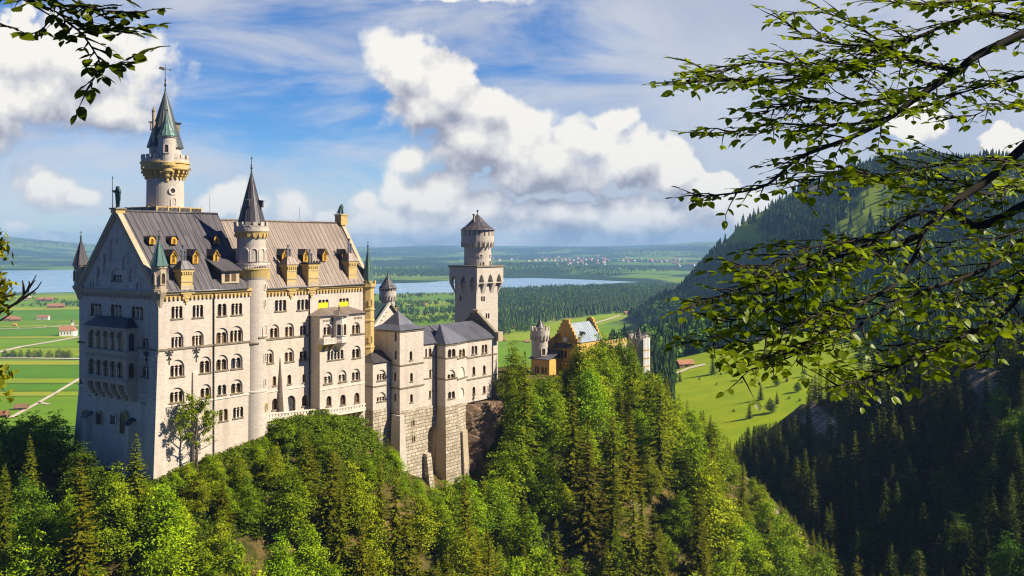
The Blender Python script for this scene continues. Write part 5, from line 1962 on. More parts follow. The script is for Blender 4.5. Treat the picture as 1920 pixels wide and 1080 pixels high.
for (py) in (670.5, 710):
    zz = F3.z_at(5, py); F3.strip(mb, 0, r1 - t1, zz - .17, zz + .17, .18, DARKTRIM)
    f, ln = segs[0]; zz = fbay.z_at(2, py); f.strip(mb, 0, ln, zz - .165, zz + .165, .18, DARKTRIM)
for k, (f, ln) in enumerate(segs[:4]):
    f.strip(mb, -.1, ln + .1, zt - .45 - .003 * k, zt - .01, .22, DARKTRIM)
BOW.part('string_course', mb)
mb = MB()      # footing: shaded cheek of tan stone, front of quarry blocks
bb = [(r1 + .0, 1.0), (89.35, pw - .15), (94.9, pw - .15), (101.3, -1.95), (101.3, 8), (r1, 8)]
lo = [(88.3, 1.0), (87.9, pw - 1.9), (95.6, pw - 2.1), (102.8, -3.4), (102.8, 8), (88.3, 8)]
mb.hexa([(x, y, -90) for x, y in lo], [(x, y, zb_[1] if i < 3 else zb_[2]) for i, (x, y) in enumerate(bb)], RUBBLE)
BOW.part('footing', mb)
mb = MB()
mb.mesh_faces([(88.2, 1, -90.0), (87.8, pw - 2, -90.0), (89.3, pw - .2, zb_[1] - .02), (r1 - .05, 1, zb_[1] - .02)], [(3, 2, 1, 0), (0, 1, 2, 3)], TAN)
BOW.part('footing_cheek', mb)
mb = MB()
lb = 97.0
mb.hexa([(lb - 1.2, -6.8, -90), (lb + 1.4, -6.8, -90), (lb + 1.4, -2, -90), (lb - 1.2, -2, -90)], [(lb - 1.0, -4.4, Z(808, lb, -4.4)), (lb + 1.2, -4.4, Z(808, lb, -4.4)), (lb + 1.2, -2, Z(806, lb, -4)), (lb - 1.0, -2, Z(806, lb, -4))], TAN)
BOW.part('buttress', mb)
mb = MB(); 
for px in (817.5,):
    mb.tube([(r1 - .15, -.2, -75), (r1 - .15, -.2, zt)], [.14, .14], 6, IRON)
BOW.part('downpipe', mb)
mb = MB(); l, w = feast.at(feast.u_of(923), -.2); mb.tube([(l, w, zb_[3]), (l, w, zt)], [.13, .13], 6, IRON)
BOW.part('downpipe', mb)
# roofs: saddle roof with ridge along the wing, a spire-like hip over the bay
zr = Z(607, 100, 6.0)
mb = MB()
rw = 6.0
roof_slab(mb, [(t1 - .3, -.5, zr1 + .03), (93, -.5, zr1 + .03), (93, rw, zr), (t1 - .3, rw, zr)], .2, ROOF_D)
roof_slab(mb, [(93.0, -2.3, zt + .03), (116.4, -2.3, zt + .03), (113.5, rw, zr + .05), (93.0, rw, zr + .05)], .2, ROOF_D)
roof_slab(mb, [(116.4, 14.3, zt + .03), (t1 - .3, 14.3, zt + .03), (t1 - .3, rw, zr), (113.5, rw, zr)], .2, ROOF_D)
seam_ribs(mb, (t1, -.5, zr1 + .03), (93, -.5, zr1 + .03), (t1, rw, zr), (93, rw, zr), 1.1, ROOF_D, .09)
seam_ribs(mb, (93, -2.3, zt + .03), (116, -2.3, zt + .03), (93, rw, zr), (113.5, rw, zr), 1.1, ROOF_D, .09)
BOW.part('roof', mb)
mb = MB()
zap = Z(597, 93.5, 0)
apx = (93.0, 1.6, Z(606, 93, 1.6))
ring = [(88.9, 1.0), (89.0, pw - .5), (95.0, pw - .5), (101.6, -2.3), (99, 4.5)]
n = len(ring)
mb.mesh_faces([(x, y, zt + .1) for x, y in ring] + [apx], [(i, i + 1, n) for i in range(n - 1)] + [tuple(reversed(range(n)))], ROOF_D)
BOW.part('roof', mb)
# stepped end gable in dark stone
mb = MB()
g = MB()
gh = MB()
holes = []
poly = [(-2.6, zt - 1), (14.5, zt - 1), (14.5, zt + .8), (rw + 1.0, zr + 2.4), (rw - 1.0, zr + 2.4), (-2.6, zt + .8)]
for x0, x1 in ((115.2, 116.5),):
    v = [(x0, w, z_) for w, z_ in poly] + [(x1, w, z_) for w, z_ in poly]
    m_ = len(poly)
    mb.mesh_faces(v, [tuple(range(m_)), tuple(reversed(range(m_, 2 * m_)))] + [(i, m_ + i, m_ + (i + 1) % m_, (i + 1) % m_) for i in range(m_)], DARKTRIM)
mb.box(115.0, 116.7, rw - 1.1, rw + 1.1, zr + 2.4, zr + 3.4, TAN)
mb.box(114.9, 117.2, -3.2, -1.4, zt - 1.2, zt + 1.6, TAN)
BOW.part('end_gable', mb)

# ------------------------------------------------------------------ round main tower north of the palace
NT_ = Thing('round_tower', 'tallest round castle tower with corbelled gallery and green copper spire behind the palace roof', 'tower', (25, 34, -50))
nl, nw = 25.0, 34.0
zn = lambda py: z_of(py, nl, nw)
mb = MB()
mb.lathe(nl, nw, [(4.6, -52), (4.5, zn(392)), (4.42, zn(345)), (4.42, zn(334))], 40, WALL_T)
NT_.part('shaft', mb)
mb = MB()
rg = 5.75
mb.lathe(nl, nw, [(4.42, zn(334)), (4.5, zn(322)), (rg * .97, zn(320)), (rg, zn(318)), (rg, zn(309)), (rg * 1.04, zn(308)), (rg * 1.04, zn(305)), (3.6, zn(305))], 40, OCHRE)
for i in range(24):
    a = 2 * math.pi * i / 24
    ca_, sa_ = math.cos(a), math.sin(a)
    for k, (r0_, r1_, pa, pb_) in enumerate(((4.4, 5.65, 322, 326), (4.4, 5.25, 326.05, 331), (4.4, 4.85, 331.05, 337))):
        mb.obox((nl + (r0_ + r1_) / 2 * ca_, nw + (r0_ + r1_) / 2 * sa_, (zn(pa) + zn(pb_)) / 2), (ca_ * (r1_ - r0_) / 2, sa_ * (r1_ - r0_) / 2, 0), (-sa_ * .26, ca_ * .26, 0), (0, 0, (zn(pa) - zn(pb_)) / 2), OCHRE)
gal = NT_.part('gallery', mb)
mb = MB()
ring_boxes(mb, nl, nw, rg, .4, zn(305), zn(299.5), 16, .995, WALL_T)
ring_boxes(mb, nl, nw, rg, .4, zn(299.5), zn(292), 16, .60, WALL_T)
NT_.part('battlement', mb, gal)
mb = MB()
mb.lathe(nl, nw, [(3.75, zn(305)), (3.75, zn(279)), (4.1, zn(278)), (4.1, zn(276)), (.3, zn(275))], 32, WALL_T)
drum = NT_.part('drum', mb)
mb = MB()
spire_cone(mb, nl, nw, 4.4, zn(277.5), zn(168), 18, SPIRE, flare=1.0, rib=.05)
sp = NT_.part('spire', mb)
mb = MB()
for a in (160, -35, 40):
    ca_, sa_ = math.cos(R(a)), math.sin(R(a))
    rr = 2.75
    mb.obox((nl + rr * ca_, nw + rr * sa_, zn(239)), (ca_ * .75, sa_ * .75, 0), (-sa_ * .42, ca_ * .42, 0), (0, 0, .95), TAN)
    mb.obox((nl + (rr + .15) * ca_, nw + (rr + .15) * sa_, zn(230)), (ca_ * 1.0, sa_ * 1.0, -.1), (-sa_ * .62, ca_ * .62, 0), (0, 0, .12), SPIRE)
NT_.part('dormer', mb, sp)
mb = MB(); finial(mb, nl, nw, zn(169), 6.6, IRON, vane=True)
NT_.part('weather_vane', mb, sp)
# side turret facing the viewer
tl, tw_ = nl - 2.0, nw - 3.6
zs2 = lambda py: z_of(py, tl, tw_)
mb = MB()
rt = 2.05
mb.lathe(tl, tw_, [(.15, zs2(345)), (.55, zs2(340)), (.6, zs2(335)), (1.1, zs2(331)), (1.15, zs2(326)), (1.75, zs2(321)), (1.8, zs2(316)), (2.3, zs2(311)), (2.35, zs2(305)), (rt, zs2(304)), (rt, zs2(260)), (rt * 1.12, zs2(258)), (rt * 1.12, zs2(255)), (.2, zs2(255))], 24, WALL_T,
         mats=[OCHRE] * 8 + [OCHRE, WALL_T, WALL_T, WALL_T, WALL_T])
tur = NT_.part('side_turret', mb)
mb = MB(); spire_cone(mb, tl, tw_, rt * 1.22, zs2(256), zs2(212), 14, SPIRE_T, flare=1.1, rib=.045)
mb.lathe(tl, tw_, [(.1, zs2(213)), (.07, zs2(209)), (.26, zs2(207)), (.2, zs2(205)), (0, zs2(204))], 8, COPPER)
NT_.part('spire', mb, tur)
tower_window(NT_, tl, tw_, rt * .985, -128, zs2(287), .85, 1.9)
mb = MB()
mb.lathe(nl - 3.6, nw - .6, [(.42, zn(300)), (.42, zn(212)), (.55, zn(211.5)), (.55, zn(209.5)), (.25, zn(209)), (.25, zn(205)), (0, zn(205))], 10, TAN)
NT_.part('chimney', mb)
tower_window(NT_, nl, nw, 4.42, -98, zn(387), 1.1, 1.9)
# ring window
mb = MB()
rb_ = MB()
for i in range(16):
    a0_, a1_ = 2 * math.pi * i / 16, 2 * math.pi * (i + 1) / 16
    for (ra, rb2, ya, yb) in ((.62, 1.0, -.22, -.22), (1.0, 1.0, -.22, .3), (.62, .62, 0.0, -.22)):
        mb.face([(ra * math.cos(a0_), ya, ra * math.sin(a0_)), (rb2 * math.cos(a0_), yb, rb2 * math.sin(a0_)), (rb2 * math.cos(a1_), yb, rb2 * math.sin(a1_)), (ra * math.cos(a1_), ya, ra * math.sin(a1_))], TRIM)
rb_.face([(.64 * math.cos(2 * math.pi * i / 16), -.04, .64 * math.sin(2 * math.pi * i / 16)) for i in range(16)], GLASS)
a = R(-102)
o = NT_.inst('round_window', mb.data('round_window'), (nl + 4.43 * math.cos(a), nw + 4.43 * math.sin(a), zn(359)), a + math.pi / 2)
link('pane', rb_.data('pane'), o)
mb = MB()      # water spouts
for a in (R(-175), R(-12), R(-60)):
    mb.tube([(nl + rg * math.cos(a), nw + rg * math.sin(a), zn(318)), (nl + (rg + 1.0) * math.cos(a), nw + (rg + 1.0) * math.sin(a), zn(317))], [.22, .14], 5, TAN)
NT_.part('gargoyle', mb)
# railed platform on the palace ridge round the shaft
mb = MB()
pl0, pl1, pw0, pw1 = nl - 7.2, nl + 5.6, nw - 7.0, nw + 6
mb.box(pl0, pl1, pw0, pw1, zn(402), zn(400), TAN)
for x0, x1, y0, y1 in ((pl0, pl1, pw0, pw0 + .16), (pl0, pl0 + .16, pw0 + .16, pw1)):
    mb.box(x0, x1, y0, y1, zn(391.5), zn(389.8), OCHRE)
    mb.box(x0, x1, y0, y1, zn(400), zn(399), OCHRE)
    mb.box(x0 + .05, x1 - .05, y0 + .05, y1 - .05, zn(399), zn(391.5), ROOF_DARK)
    ln = max(x1 - x0, y1 - y0)
    n = int(ln / .62)
    for i in range(n):
        t_ = (i + .5) / n
        px_, py_ = x0 + (x1 - x0) * (t_ if x1 - x0 > 1 else .5), y0 + (y1 - y0) * (t_ if y1 - y0 > 1 else .5)
        s = -1 if i % 2 else 1
        if x1 - x0 > 1: mb.obox((px_, py_, zn(395.3)), (.36, 0, s * .45), (0, .05, 0), (-.05, 0, .05), DARKTRIM)
        else: mb.obox((px_, py_, zn(395.3)), (0, .36, s * .45), (.05, 0, 0), (0, -.05, .05), DARKTRIM)
    for i in range(5):
        t_ = i / 4
        px_, py_ = x0 + (x1 - x0) * t_, y0 + (y1 - y0) * t_
        mb.box(px_ - .17, px_ + .17, py_ - .17, py_ + .17, zn(399.9), zn(389), OCHRE)
NT_.part('railed_platform', mb)

# ------------------------------------------------------------------ square tower
SQ = Thing('square_tower', 'square limestone tower with pointed machicolation arches carrying a round turret in front of the lake', 'tower', (142, 27, -45))
sw0 = 22.0
sl0 = L_of(893, sw0)
sl1 = L_of(933.5, sw0)
sw1 = w_of(853, sl0)
zq = lambda py: z_of(py, sl0, sw0)
FSs = Face(SQ, sl0, sw0, 0)
FSw = Face(SQ, sl0, sw0, -90)
wS, wW = sl1 - sl0, sw1 - sw0
for a in [(902, 905, 555, 565, 1), (906.2, 909.2, 555, 565, 1), (910.5, 913.5, 587, 597, 1), (914.8, 917.8, 587, 597, 1)]:
    FSs.window(*a, sill=False)
for a in [(862, 865, 554, 564, 1), (881, 884, 586, 597, 1)]:
    FSw.window(*a, sill=False)
zl, zo_, ztop = zq(545), zq(530), zq(501)
mb = MB()
FSs.fill(mb, [(0, -60), (wS, -60), (wS, ztop - .5), (0, ztop - .5)], WALL_T)
FSw.fill(mb, [(-wW, -60), (0, -60), (0, ztop - .5), (-wW, ztop - .5)], WALL_T)
mb.face([(sl1, sw0, -60), (sl1, sw1, -60), (sl1, sw1, ztop - .5), (sl1, sw0, ztop - .5)], WALL_T)
mb.face([(sl1, sw1, -60), (sl0, sw1, -60), (sl0, sw1, ztop - .5), (sl1, sw1, ztop - .5)], WALL_T)
SQ.part('wall', mb)
ov = 1.35
mb = MB()
def machi(face, wid, first, last):
    """overhanging band with three pointed arches standing on sloping corbels"""
    zspr, zap = zq(530), zq(515)
    fo = Face(SQ, face.at(0, -ov)[0], face.at(0, -ov)[1], math.degrees(face.a))
    span = wid + 2 * ov * 0 
    u0, u1 = first, last
    n = 3
    pier = 1.0
    step = (u1 - u0) / n
    ow = step * .64
    holes = []
    for i in range(n):
        c = u0 + step * (i + .5)
        holes.append([(c - ow / 2, zspr - .02), (c + ow / 2, zspr - .02)] + arch_pts(c - ow / 2, c + ow / 2, zspr, 10, True)[0:])
    # front sheet
    fo.fill(mb, [(u0, zspr - .3), (u1, zspr - .3), (u1, ztop), (u0, ztop)], WALL_T, [[(x, max(z_, zspr - .02)) for x, z_ in h] for h in holes])
    for h in holes:
        for (a, za), (b, zb2) in zip(h, h[1:] + h[:1]):
            mb.face([(*fo.at(a, 0), za), (*fo.at(b, 0), zb2), (*fo.at(b, ov), zb2), (*fo.at(a, ov), za)], WALL_T)
    # sloping corbels between the arches
    edges = [u0] + [u0 + step * (i + .5) + s * ow / 2 for i in range(n) for s in (-1, 1)] + [u1]
    for k in range(0, len(edges), 2):
        a, b = edges[k], edges[k + 1]
        top = zspr - .3 + .02
        p = lambda u, y, z_: (*fo.at(u, y), z_)
        lo_, hi_ = (u0 + ov, u1 - ov)
        ca1, cb1 = min(max(a, lo_), hi_), min(max(b, lo_), hi_)
        if cb1 - ca1 < .3: ca1, cb1 = (ca1, ca1 + .3) if a < lo_ else (cb1 - .3, cb1)
        v = [p(a, 0, top), p(b, 0, top), p(b, ov, top), p(a, ov, top), p(ca1, ov - .02, zl - 1.2), p(cb1, ov - .02, zl - 1.2)]
        mb.mesh_faces(v, [(0, 4, 5, 1), (0, 3, 4), (1, 5, 2), (0, 1, 2, 3)], WALL_T)
    return fo
machi(FSs, wS, -ov, wS + ov)
machi(FSw, wW, -wW - ov, ov)
mb.box(sl0 - ov + .02, sl1 + ov, sw0 - ov + .02, sw1 + ov, ztop - .6, ztop - .02, WALL_T)
mb.face([(sl1 + ov, sw0 - ov, zq(531)), (sl1 + ov, sw1 + ov, zq(531)), (sl1 + ov, sw1 + ov, ztop), (sl1 + ov, sw0 - ov, ztop)], WALL_T)
mb.face([(sl1, sw0, zl), (sl1, sw1, zl), (sl1 + ov, sw1 + ov, zq(531)), (sl1 + ov, sw0 - ov, zq(531))], WALL_T)
SQ.part('machicolation', mb)
mb = MB()
mb.box(sl0 - ov - .35, sl1 + ov + .35, sw0 - ov - .35, sw1 + ov + .35, ztop, ztop + .5, DARKTRIM)
SQ.part('cornice', mb)
cl, cwd = (sl0 + sl1) / 2 + .3, (sw0 + sw1) / 2 - .2
zr_ = lambda py: z_of(py, cl, cwd)
r0 = 4.65
mb = MB()
mb.lathe(cl, cwd, [(r0, ztop - 1), (r0, zr_(464)), (r0 * 1.08, zr_(462)), (r0 * 1.2, zr_(455)), (r0 * 1.22, zr_(452)), (r0 * 1.22, zr_(430)), (.3, zr_(430))], 32, WALL_T)
for i in range(22):
    a = 2 * math.pi * i / 22
    ca_, sa_ = math.cos(a), math.sin(a)
    mb.obox((cl + r0 * 1.13 * ca_, cwd + r0 * 1.13 * sa_, zr_(458.5)), (ca_ * r0 * .10, sa_ * r0 * .10, 0), (-sa_ * .20, ca_ * .20, 0), (0, 0, .95), WALL_T)
turr = SQ.part('round_turret', mb)
mb = MB()
for i in range(20):
    a = 2 * math.pi * (i + .5) / 20
    ca_, sa_ = math.cos(a), math.sin(a)
    mb.obox((cl + r0 * 1.215 * ca_, cwd + r0 * 1.215 * sa_, zr_(437)), (ca_ * .05, sa_ * .05, 0), (-sa_ * .28, ca_ * .28, 0), (0, 0, .95), GLASS)
SQ.part('gun_slots', mb, turr)
mb = MB()
spire_cone(mb, cl, cwd, r0 * 1.36, zr_(431.5), zr_(401), 18, ROOF_A, flare=1.1, rib=.05)
mb.lathe(cl, cwd, [(.12, zr_(402)), (.1, zr_(398)), (.38, zr_(396)), (.3, zr_(394)), (0, zr_(393))], 8, IRON)
SQ.part('roof', mb, turr)
mb = MB()
mb.lathe(cl - 2.4, cwd - .3, [(.36, zr_(424)), (.36, zr_(404)), (.6, zr_(403.5)), (.6, zr_(401.5)), (0, zr_(401.5))], 8, TAN)
SQ.part('chimney', mb, turr)
for a, w_, h_, py in [(-75, .9, 1.9, 499), (-118, .85, 1.6, 499)]:
    tower_window(SQ, cl, cwd, r0, a, zr_(py), w_, h_)
for a in (-128, -72):
    tower_window(SQ, cl, cwd, r0, a, zr_(481), .9, .55)

# ------------------------------------------------------------------ knights' house with its gable, and the small round tower behind
KH = Thing('knights_house', 'gabled limestone house with a verdigris roof between the palace and the bower wing', 'castle house', (92, 30, -45))
kw0 = 20.0
kl0, kl1 = L_of(701, kw0), L_of(757, kw0)
FK = Face(KH, kl0, kw0, 0)
kz = lambda py: FK.z_at(5, py)
FK.window(731.5, 736.5, 596, 607, 1, sill=False)
FK.window(708, 719.5, 628, 645, 3, .8)
FK.window(745, 753, 626, 643, 2)
mb = MB()
half = (kl1 - kl0) / 2
FK.fill(mb, [(0, -60), (kl1 - kl0, -60), (kl1 - kl0, kz(608)), (half, kz(571)), (0, kz(608))], WALL)
mb.face([(kl0, 44, -60), (kl0, kw0, -60), (kl0, kw0, kz(608)), (kl0, 44, kz(608))], WALL)
KH.part('wall', mb)
mb = MB()
e = .6
roof_slab(mb, [(kl0 - e, 46, kz(608) - .5), (kl0 - e, kw0 - .4, kz(608) - .5), (kl0 + half, kw0 - .4, kz(570)), (kl0 + half, 46, kz(570))], .25, ROOF_TEAL)
roof_slab(mb, [(kl1 + e, kw0 - .4, kz(608) - .5), (kl1 + e, 46, kz(608) - .5), (kl0 + half, 46, kz(570)), (kl0 + half, kw0 - .4, kz(570))], .25, ROOF_D)
seam_ribs(mb, (kl0 - e, 46, kz(608) - .5), (kl0 - e, kw0, kz(608) - .5), (kl0 + half, 46, kz(570)), (kl0 + half, kw0, kz(570)), 1.0, ROOF_TEAL, .08)
KH.part('roof', mb)
mb = MB()
for sgn in (0, 1):
    a = Vector((kl0 - .4 if not sgn else kl1 + .4, kw0 - .3, kz(610))); b = Vector((kl0 + half, kw0 - .3, kz(568)))
    mid = (a + b) / 2; d = (b - a) / 2
    up = Vector((-d.z, 0, d.x)).normalized() * .3
    if up.z < 0: up = -up
    mb.obox(mid, d, (0, .4, 0), up, TRIM if not sgn else DARKTRIM)
KH.part('gable_coping', mb)
mb = MB()
zz = kz(621)
FK.strip(mb, 0, kl1 - kl0, zz - .2, zz + .2, .2, TAN)
for i in range(5):
    FK.strip(mb, half - 3.6 + i * 1.0 if i < 3 else half + (i - 2) * 1.1, half - 2.7 + i * 1.0 if i < 3 else half + (i - 2) * 1.1 + .9, kz(600) + (i if i < 3 else 4 - i) * 1.1, kz(600) + .25 + (i if i < 3 else 4 - i) * 1.1, .15, TAN)
KH.part('string_course', mb)
mb = MB()
l_, w_ = FK.at(half + 6.2, 3)
mb.box(l_ - .7, l_ + .7, w_ - .5, w_ + .5, kz(595), kz(580), TAN); mb.box(l_ - .9, l_ + .9, w_ - .7, w_ + .7, kz(582), kz(580.5), DARKTRIM)
mb.lathe(l_, w_, [(.3, kz(580)), (.3, kz(576)), (0, kz(576))], 6, IRON)
KH.part('chimney', mb)

RT = Thing('round_turret_tower', 'small round battlemented tower with a brown cone roof behind the gabled knights house', 'tower', (100, 47, -45))
rl, rw_ = L_of(727, 42), 42
zt_ = lambda py: z_of(py, rl, rw_)
r = 17 / FPX * cw(rl, rw_).y * .93
mb = MB()
mb.lathe(rl, rw_, [(r * .82, -60), (r * .82, zt_(563)), (r * .98, zt_(556)), (r, zt_(554)), (r, zt_(540)), (.2, zt_(540))], 28, WALL_T)
for i in range(18):
    a = 2 * math.pi * i / 18
    ca_, sa_ = math.cos(a), math.sin(a)
    mb.obox((rl + r * .93 * ca_, rw_ + r * .93 * sa_, zt_(558)), (ca_ * r * .09, sa_ * r * .09, 0), (-sa_ * .2, ca_ * .2, 0), (0, 0, .9), WALL_T)
    b_ = a + math.pi / 18
    cb_, sb_ = math.cos(b_), math.sin(b_)
    mb.obox((rl + r * cb_, rw_ + r * sb_, zt_(542.5)), (cb_ * .05, sb_ * .05, 0), (-sb_ * .24, cb_ * .24, 0), (0, 0, .5), GLASS)
RT.part('shaft', mb)
mb = MB()
spire_cone(mb, rl, rw_, r * 1.13, zt_(540.5), zt_(515), 14, ROOF_A, flare=1.2, rib=.05)
finial(mb, rl, rw_, zt_(516), 1.5, COPPER)
RT.part('roof', mb)

# courtyard wall with its scaffold rail, seen between palace and tower house
CWALL = Thing('courtyard_wall', 'low terrace wall with a railing between the palace corner and the knights house', 'wall', (82, 10, -45))
mb = MB()
ca0, ca1, cww = L_of(694, 12), L_of(738, 12), 12
zc_ = lambda py: z_of(py, 80, cww)
mb.box(ca0, ca1, cww, cww + 1, -60, zc_(658), TAN)
mb.box(ca0, ca1, cww - .1, cww + 1.1, zc_(658), zc_(655), TRIM)
CWALL.part('wall', mb)
mb = MB()
for i in range(7):
    x = ca0 + (ca1 - ca0) * i / 6
    mb.box(x - .07, x + .07, cww + .3, cww + .44, zc_(655), zc_(648), PIPE)
mb.box(ca0, ca1, cww + .33, cww + .41, zc_(648.4), zc_(647.6), PIPE); mb.box(ca0, ca1, cww + .33, cww + .41, zc_(651.8), zc_(651), PIPE)
CWALL.part('railing', mb)

# ------------------------------------------------------------------ orange brick gatehouse
GH = Thing('brick_gatehouse', 'orange brick gatehouse with stepped gable, round clock and pale blue metal roof behind treetops', 'gatehouse', (182, 10, -48))
gl, gw0, gw1 = 173.5, 4.6, 15.6
gz = lambda py: z_of(py, gl, 10)
FG = Face(GH, gl, 0, -90)
g0, g1 = FG.u_of(1038), FG.u_of(1083)
ga, gb = FG.u_of(1024), FG.u_of(1082)
for a in [(1045, 1049.5, 656, 671, 1), (1051.5, 1056, 656, 671, 1), (1058, 1062.5, 657, 671, 1), (1033, 1037.5, 658, 669, 1)]:
    FG.window(*a, mat=BRICK, sill=False)
for a in [(1050.5, 1051.8, 622, 631, 1), (1058.5, 1059.8, 615, 624, 1), (1066.5, 1067.8, 623, 632, 1)]:
    FG.window(*a, mat=BRICK, sill=False)
mb = MB()
FG.fill(mb, [(ga, -60), (gb, -60), (gb, gz(643)), (ga, gz(643))], BRICK)
gc = (g0 + g1) / 2
steps = 6
hs = (gz(603) - gz(643)) / steps
for i in range(steps):
    hw = (g1 - g0) / 2 * (1 - i / steps * .86)
    hl = [h for h in FG.holes if False]
    a, b = FG.at(gc - hw, 0), FG.at(gc + hw, .8)
    mb.box(min(a[0], b[0]), max(a[0], b[0]), min(a[1], b[1]), max(a[1], b[1]), gz(643) + i * hs, gz(643) + (i + 1) * hs + (.0 if i < steps - 1 else .8), BRICK)
    for s in (-1, 1):
        a, b = FG.at(gc + s * hw - (.55 if s > 0 else -.0), -.12), FG.at(gc + s * hw + (.0 if s > 0 else .55), .92)
        mb.box(min(a[0], b[0]), max(a[0], b[0]), min(a[1], b[1]), max(a[1], b[1]), gz(643) + (i + 1) * hs, gz(643) + (i + 1) * hs + .55, BRICK)
mb.face([(gl, FG.at(ga)[1], -60), (gl + 14, FG.at(ga)[1], -60), (gl + 14, FG.at(ga)[1], gz(643)), (gl, FG.at(ga)[1], gz(643))], BRICK)
gS = FG.at(g1)[1]      # south edge
gN = FG.at(g0)[1]
mb.face([(gl, gS, -60), (gl + 16, gS, -60), (gl + 16, gS, gz(643)), (gl, gS, gz(643))], BRICK)
ghw = GH.part('wall', mb)
ck = MB()
ck.lathe(0, 0, [(.0, 0), (.95, 0), (.95, .15), (.78, .16), (.0, .16)], 24, WHITE, mats=[WHITE, IRON, WHITE, WHITE])
for k in range(12):
    a = 2 * math.pi * k / 12
    ck.obox((.66 * math.cos(a), .66 * math.sin(a), .18), (.09 * math.cos(a), .09 * math.sin(a), 0), (-.03 * math.sin(a), .03 * math.cos(a), 0), (0, 0, .02), IRON)
for a, ln in ((R(60), .42), (R(-70), .6)):
    ck.obox((ln / 2 * math.cos(a), ln / 2 * math.sin(a), .2), (ln / 2 * math.cos(a), ln / 2 * math.sin(a), 0), (-.045 * math.sin(a), .045 * math.cos(a), 0), (0, 0, .02), IRON)
l_, w_ = FG.at(FG.u_of(1060), -.02)
o = link('clock', ck.data('clock'), GH.root, Vector((l_, w_, FG.z_at(gc, 636.5))) - Vector(GH.base), (0, R(-90), 0))
mb = MB()
roof_slab(mb, [(gl + .7, gS - .4, gz(642)), (gl + 17, gS - .4, gz(642)), (gl + 17, (gS + gN) / 2, gz(607)), (gl + .7, (gS + gN) / 2, gz(607))], .25, ROOF_LIGHT)
roof_slab(mb, [(gl + 17, gN + .4, gz(642)), (gl + .7, gN + .4, gz(642)), (gl + .7, (gS + gN) / 2, gz(607)), (gl + 17, (gS + gN) / 2, gz(607))], .25, ROOF_LIGHT)
seam_ribs(mb, (gl + .7, gS - .4, gz(642)), (gl + 17, gS - .4, gz(642)), (gl + .7, (gS + gN) / 2, gz(607)), (gl + 17, (gS + gN) / 2, gz(607)), 1.3, ROOF_LIGHT, .1)
GH.part('roof', mb)
mb = MB()     # rear stepped gable
gm = (gS + gN) / 2
for i in range(7):
    hw = (gN - gS) / 2 * (1 - i / 7 * .88) + .3
    mb.box(gl + 17, gl + 17.9, gm - hw, gm + hw, gz(648) + i * (gz(603) - gz(648)) / 7, gz(648) + (i + 1) * (gz(603) - gz(648)) / 7, BRICK)
mb.box(gl + 16.9, gl + 18.2, gm - .9, gm + .9, gz(603), gz(600), BRICK)
GH.part('rear_gable', mb)
mb = MB()     # dormer and chimneys
ld, wd, zd = gl + 5.5, gS + 1.2, gz(638)
mb.box(ld - .8, ld + .8, wd - .3, wd + 3, zd, zd + 1.9, GREYSHUT)
roof_slab(mb, [(ld - 1.1, wd - .6, zd + 1.9), (ld, wd - .6, zd + 2.9), (ld, wd + 4, zd + 2.9), (ld - 1.1, wd + 4, zd + 1.9)][::-1], .1, ROOF_DARK)
roof_slab(mb, [(ld + 1.1, wd - .6, zd + 1.9), (ld, wd - .6, zd + 2.9), (ld, wd + 4, zd + 2.9), (ld + 1.1, wd + 4, zd + 1.9)], .1, ROOF_DARK)
GH.part('dormer', mb)
mb = MB(); mb.box(gl + 1.5, gl + 2.3, gm - .5, gm + .5, gz(612), gz(602), REDTILE); mb.lathe(gl + 1.9, gm, [(.2, gz(602)), (.14, gz(597)), (0, gz(597))], 6, REDTILE)
GH.part('chimney', mb)
# lean-to roof and corbelled box on the west gable
mb = MB()
a0, a1 = FG.u_of(1041), FG.u_of(1073)
p = lambda u, y, z_: (*FG.at(u, y), z_)
roof_slab(mb, [p(a0, -1.8, FG.z_at(gc, 651.5)), p(a1, -1.8, FG.z_at(gc, 651.5)), p(a1, 0, FG.z_at(gc, 643.5)), p(a0, 0, FG.z_at(gc, 643.5))], .2, ROOF_DARK)
GH.part('lean_to_roof', mb)
mb = MB()
for (u0, u1, za, zb2, pr) in ((a0 + .3, a1 - .3, 681, 679, 1.2), (a0 + .3, a1 - .3, 674, 672.5, .4)):
    a, b = FG.at(u0, -pr), FG.at(u1, 0)
    mb.box(min(a[0], b[0]), max(a[0], b[0]), min(a[1], b[1]), max(a[1], b[1]), FG.z_at(gc, za), FG.z_at(gc, zb2), BRICK)
n = 5
for i in range(n):
    u = a0 + .6 + (a1 - a0 - 1.2) * i / (n - 1)
    a, b = FG.at(u - .25, -1.0), FG.at(u + .25, 0)
    mb.box(min(a[0], b[0]), max(a[0], b[0]), min(a[1], b[1]), max(a[1], b[1]), FG.z_at(gc, 686), FG.z_at(gc, 681), BRICK)
GH.part('moulding', mb)
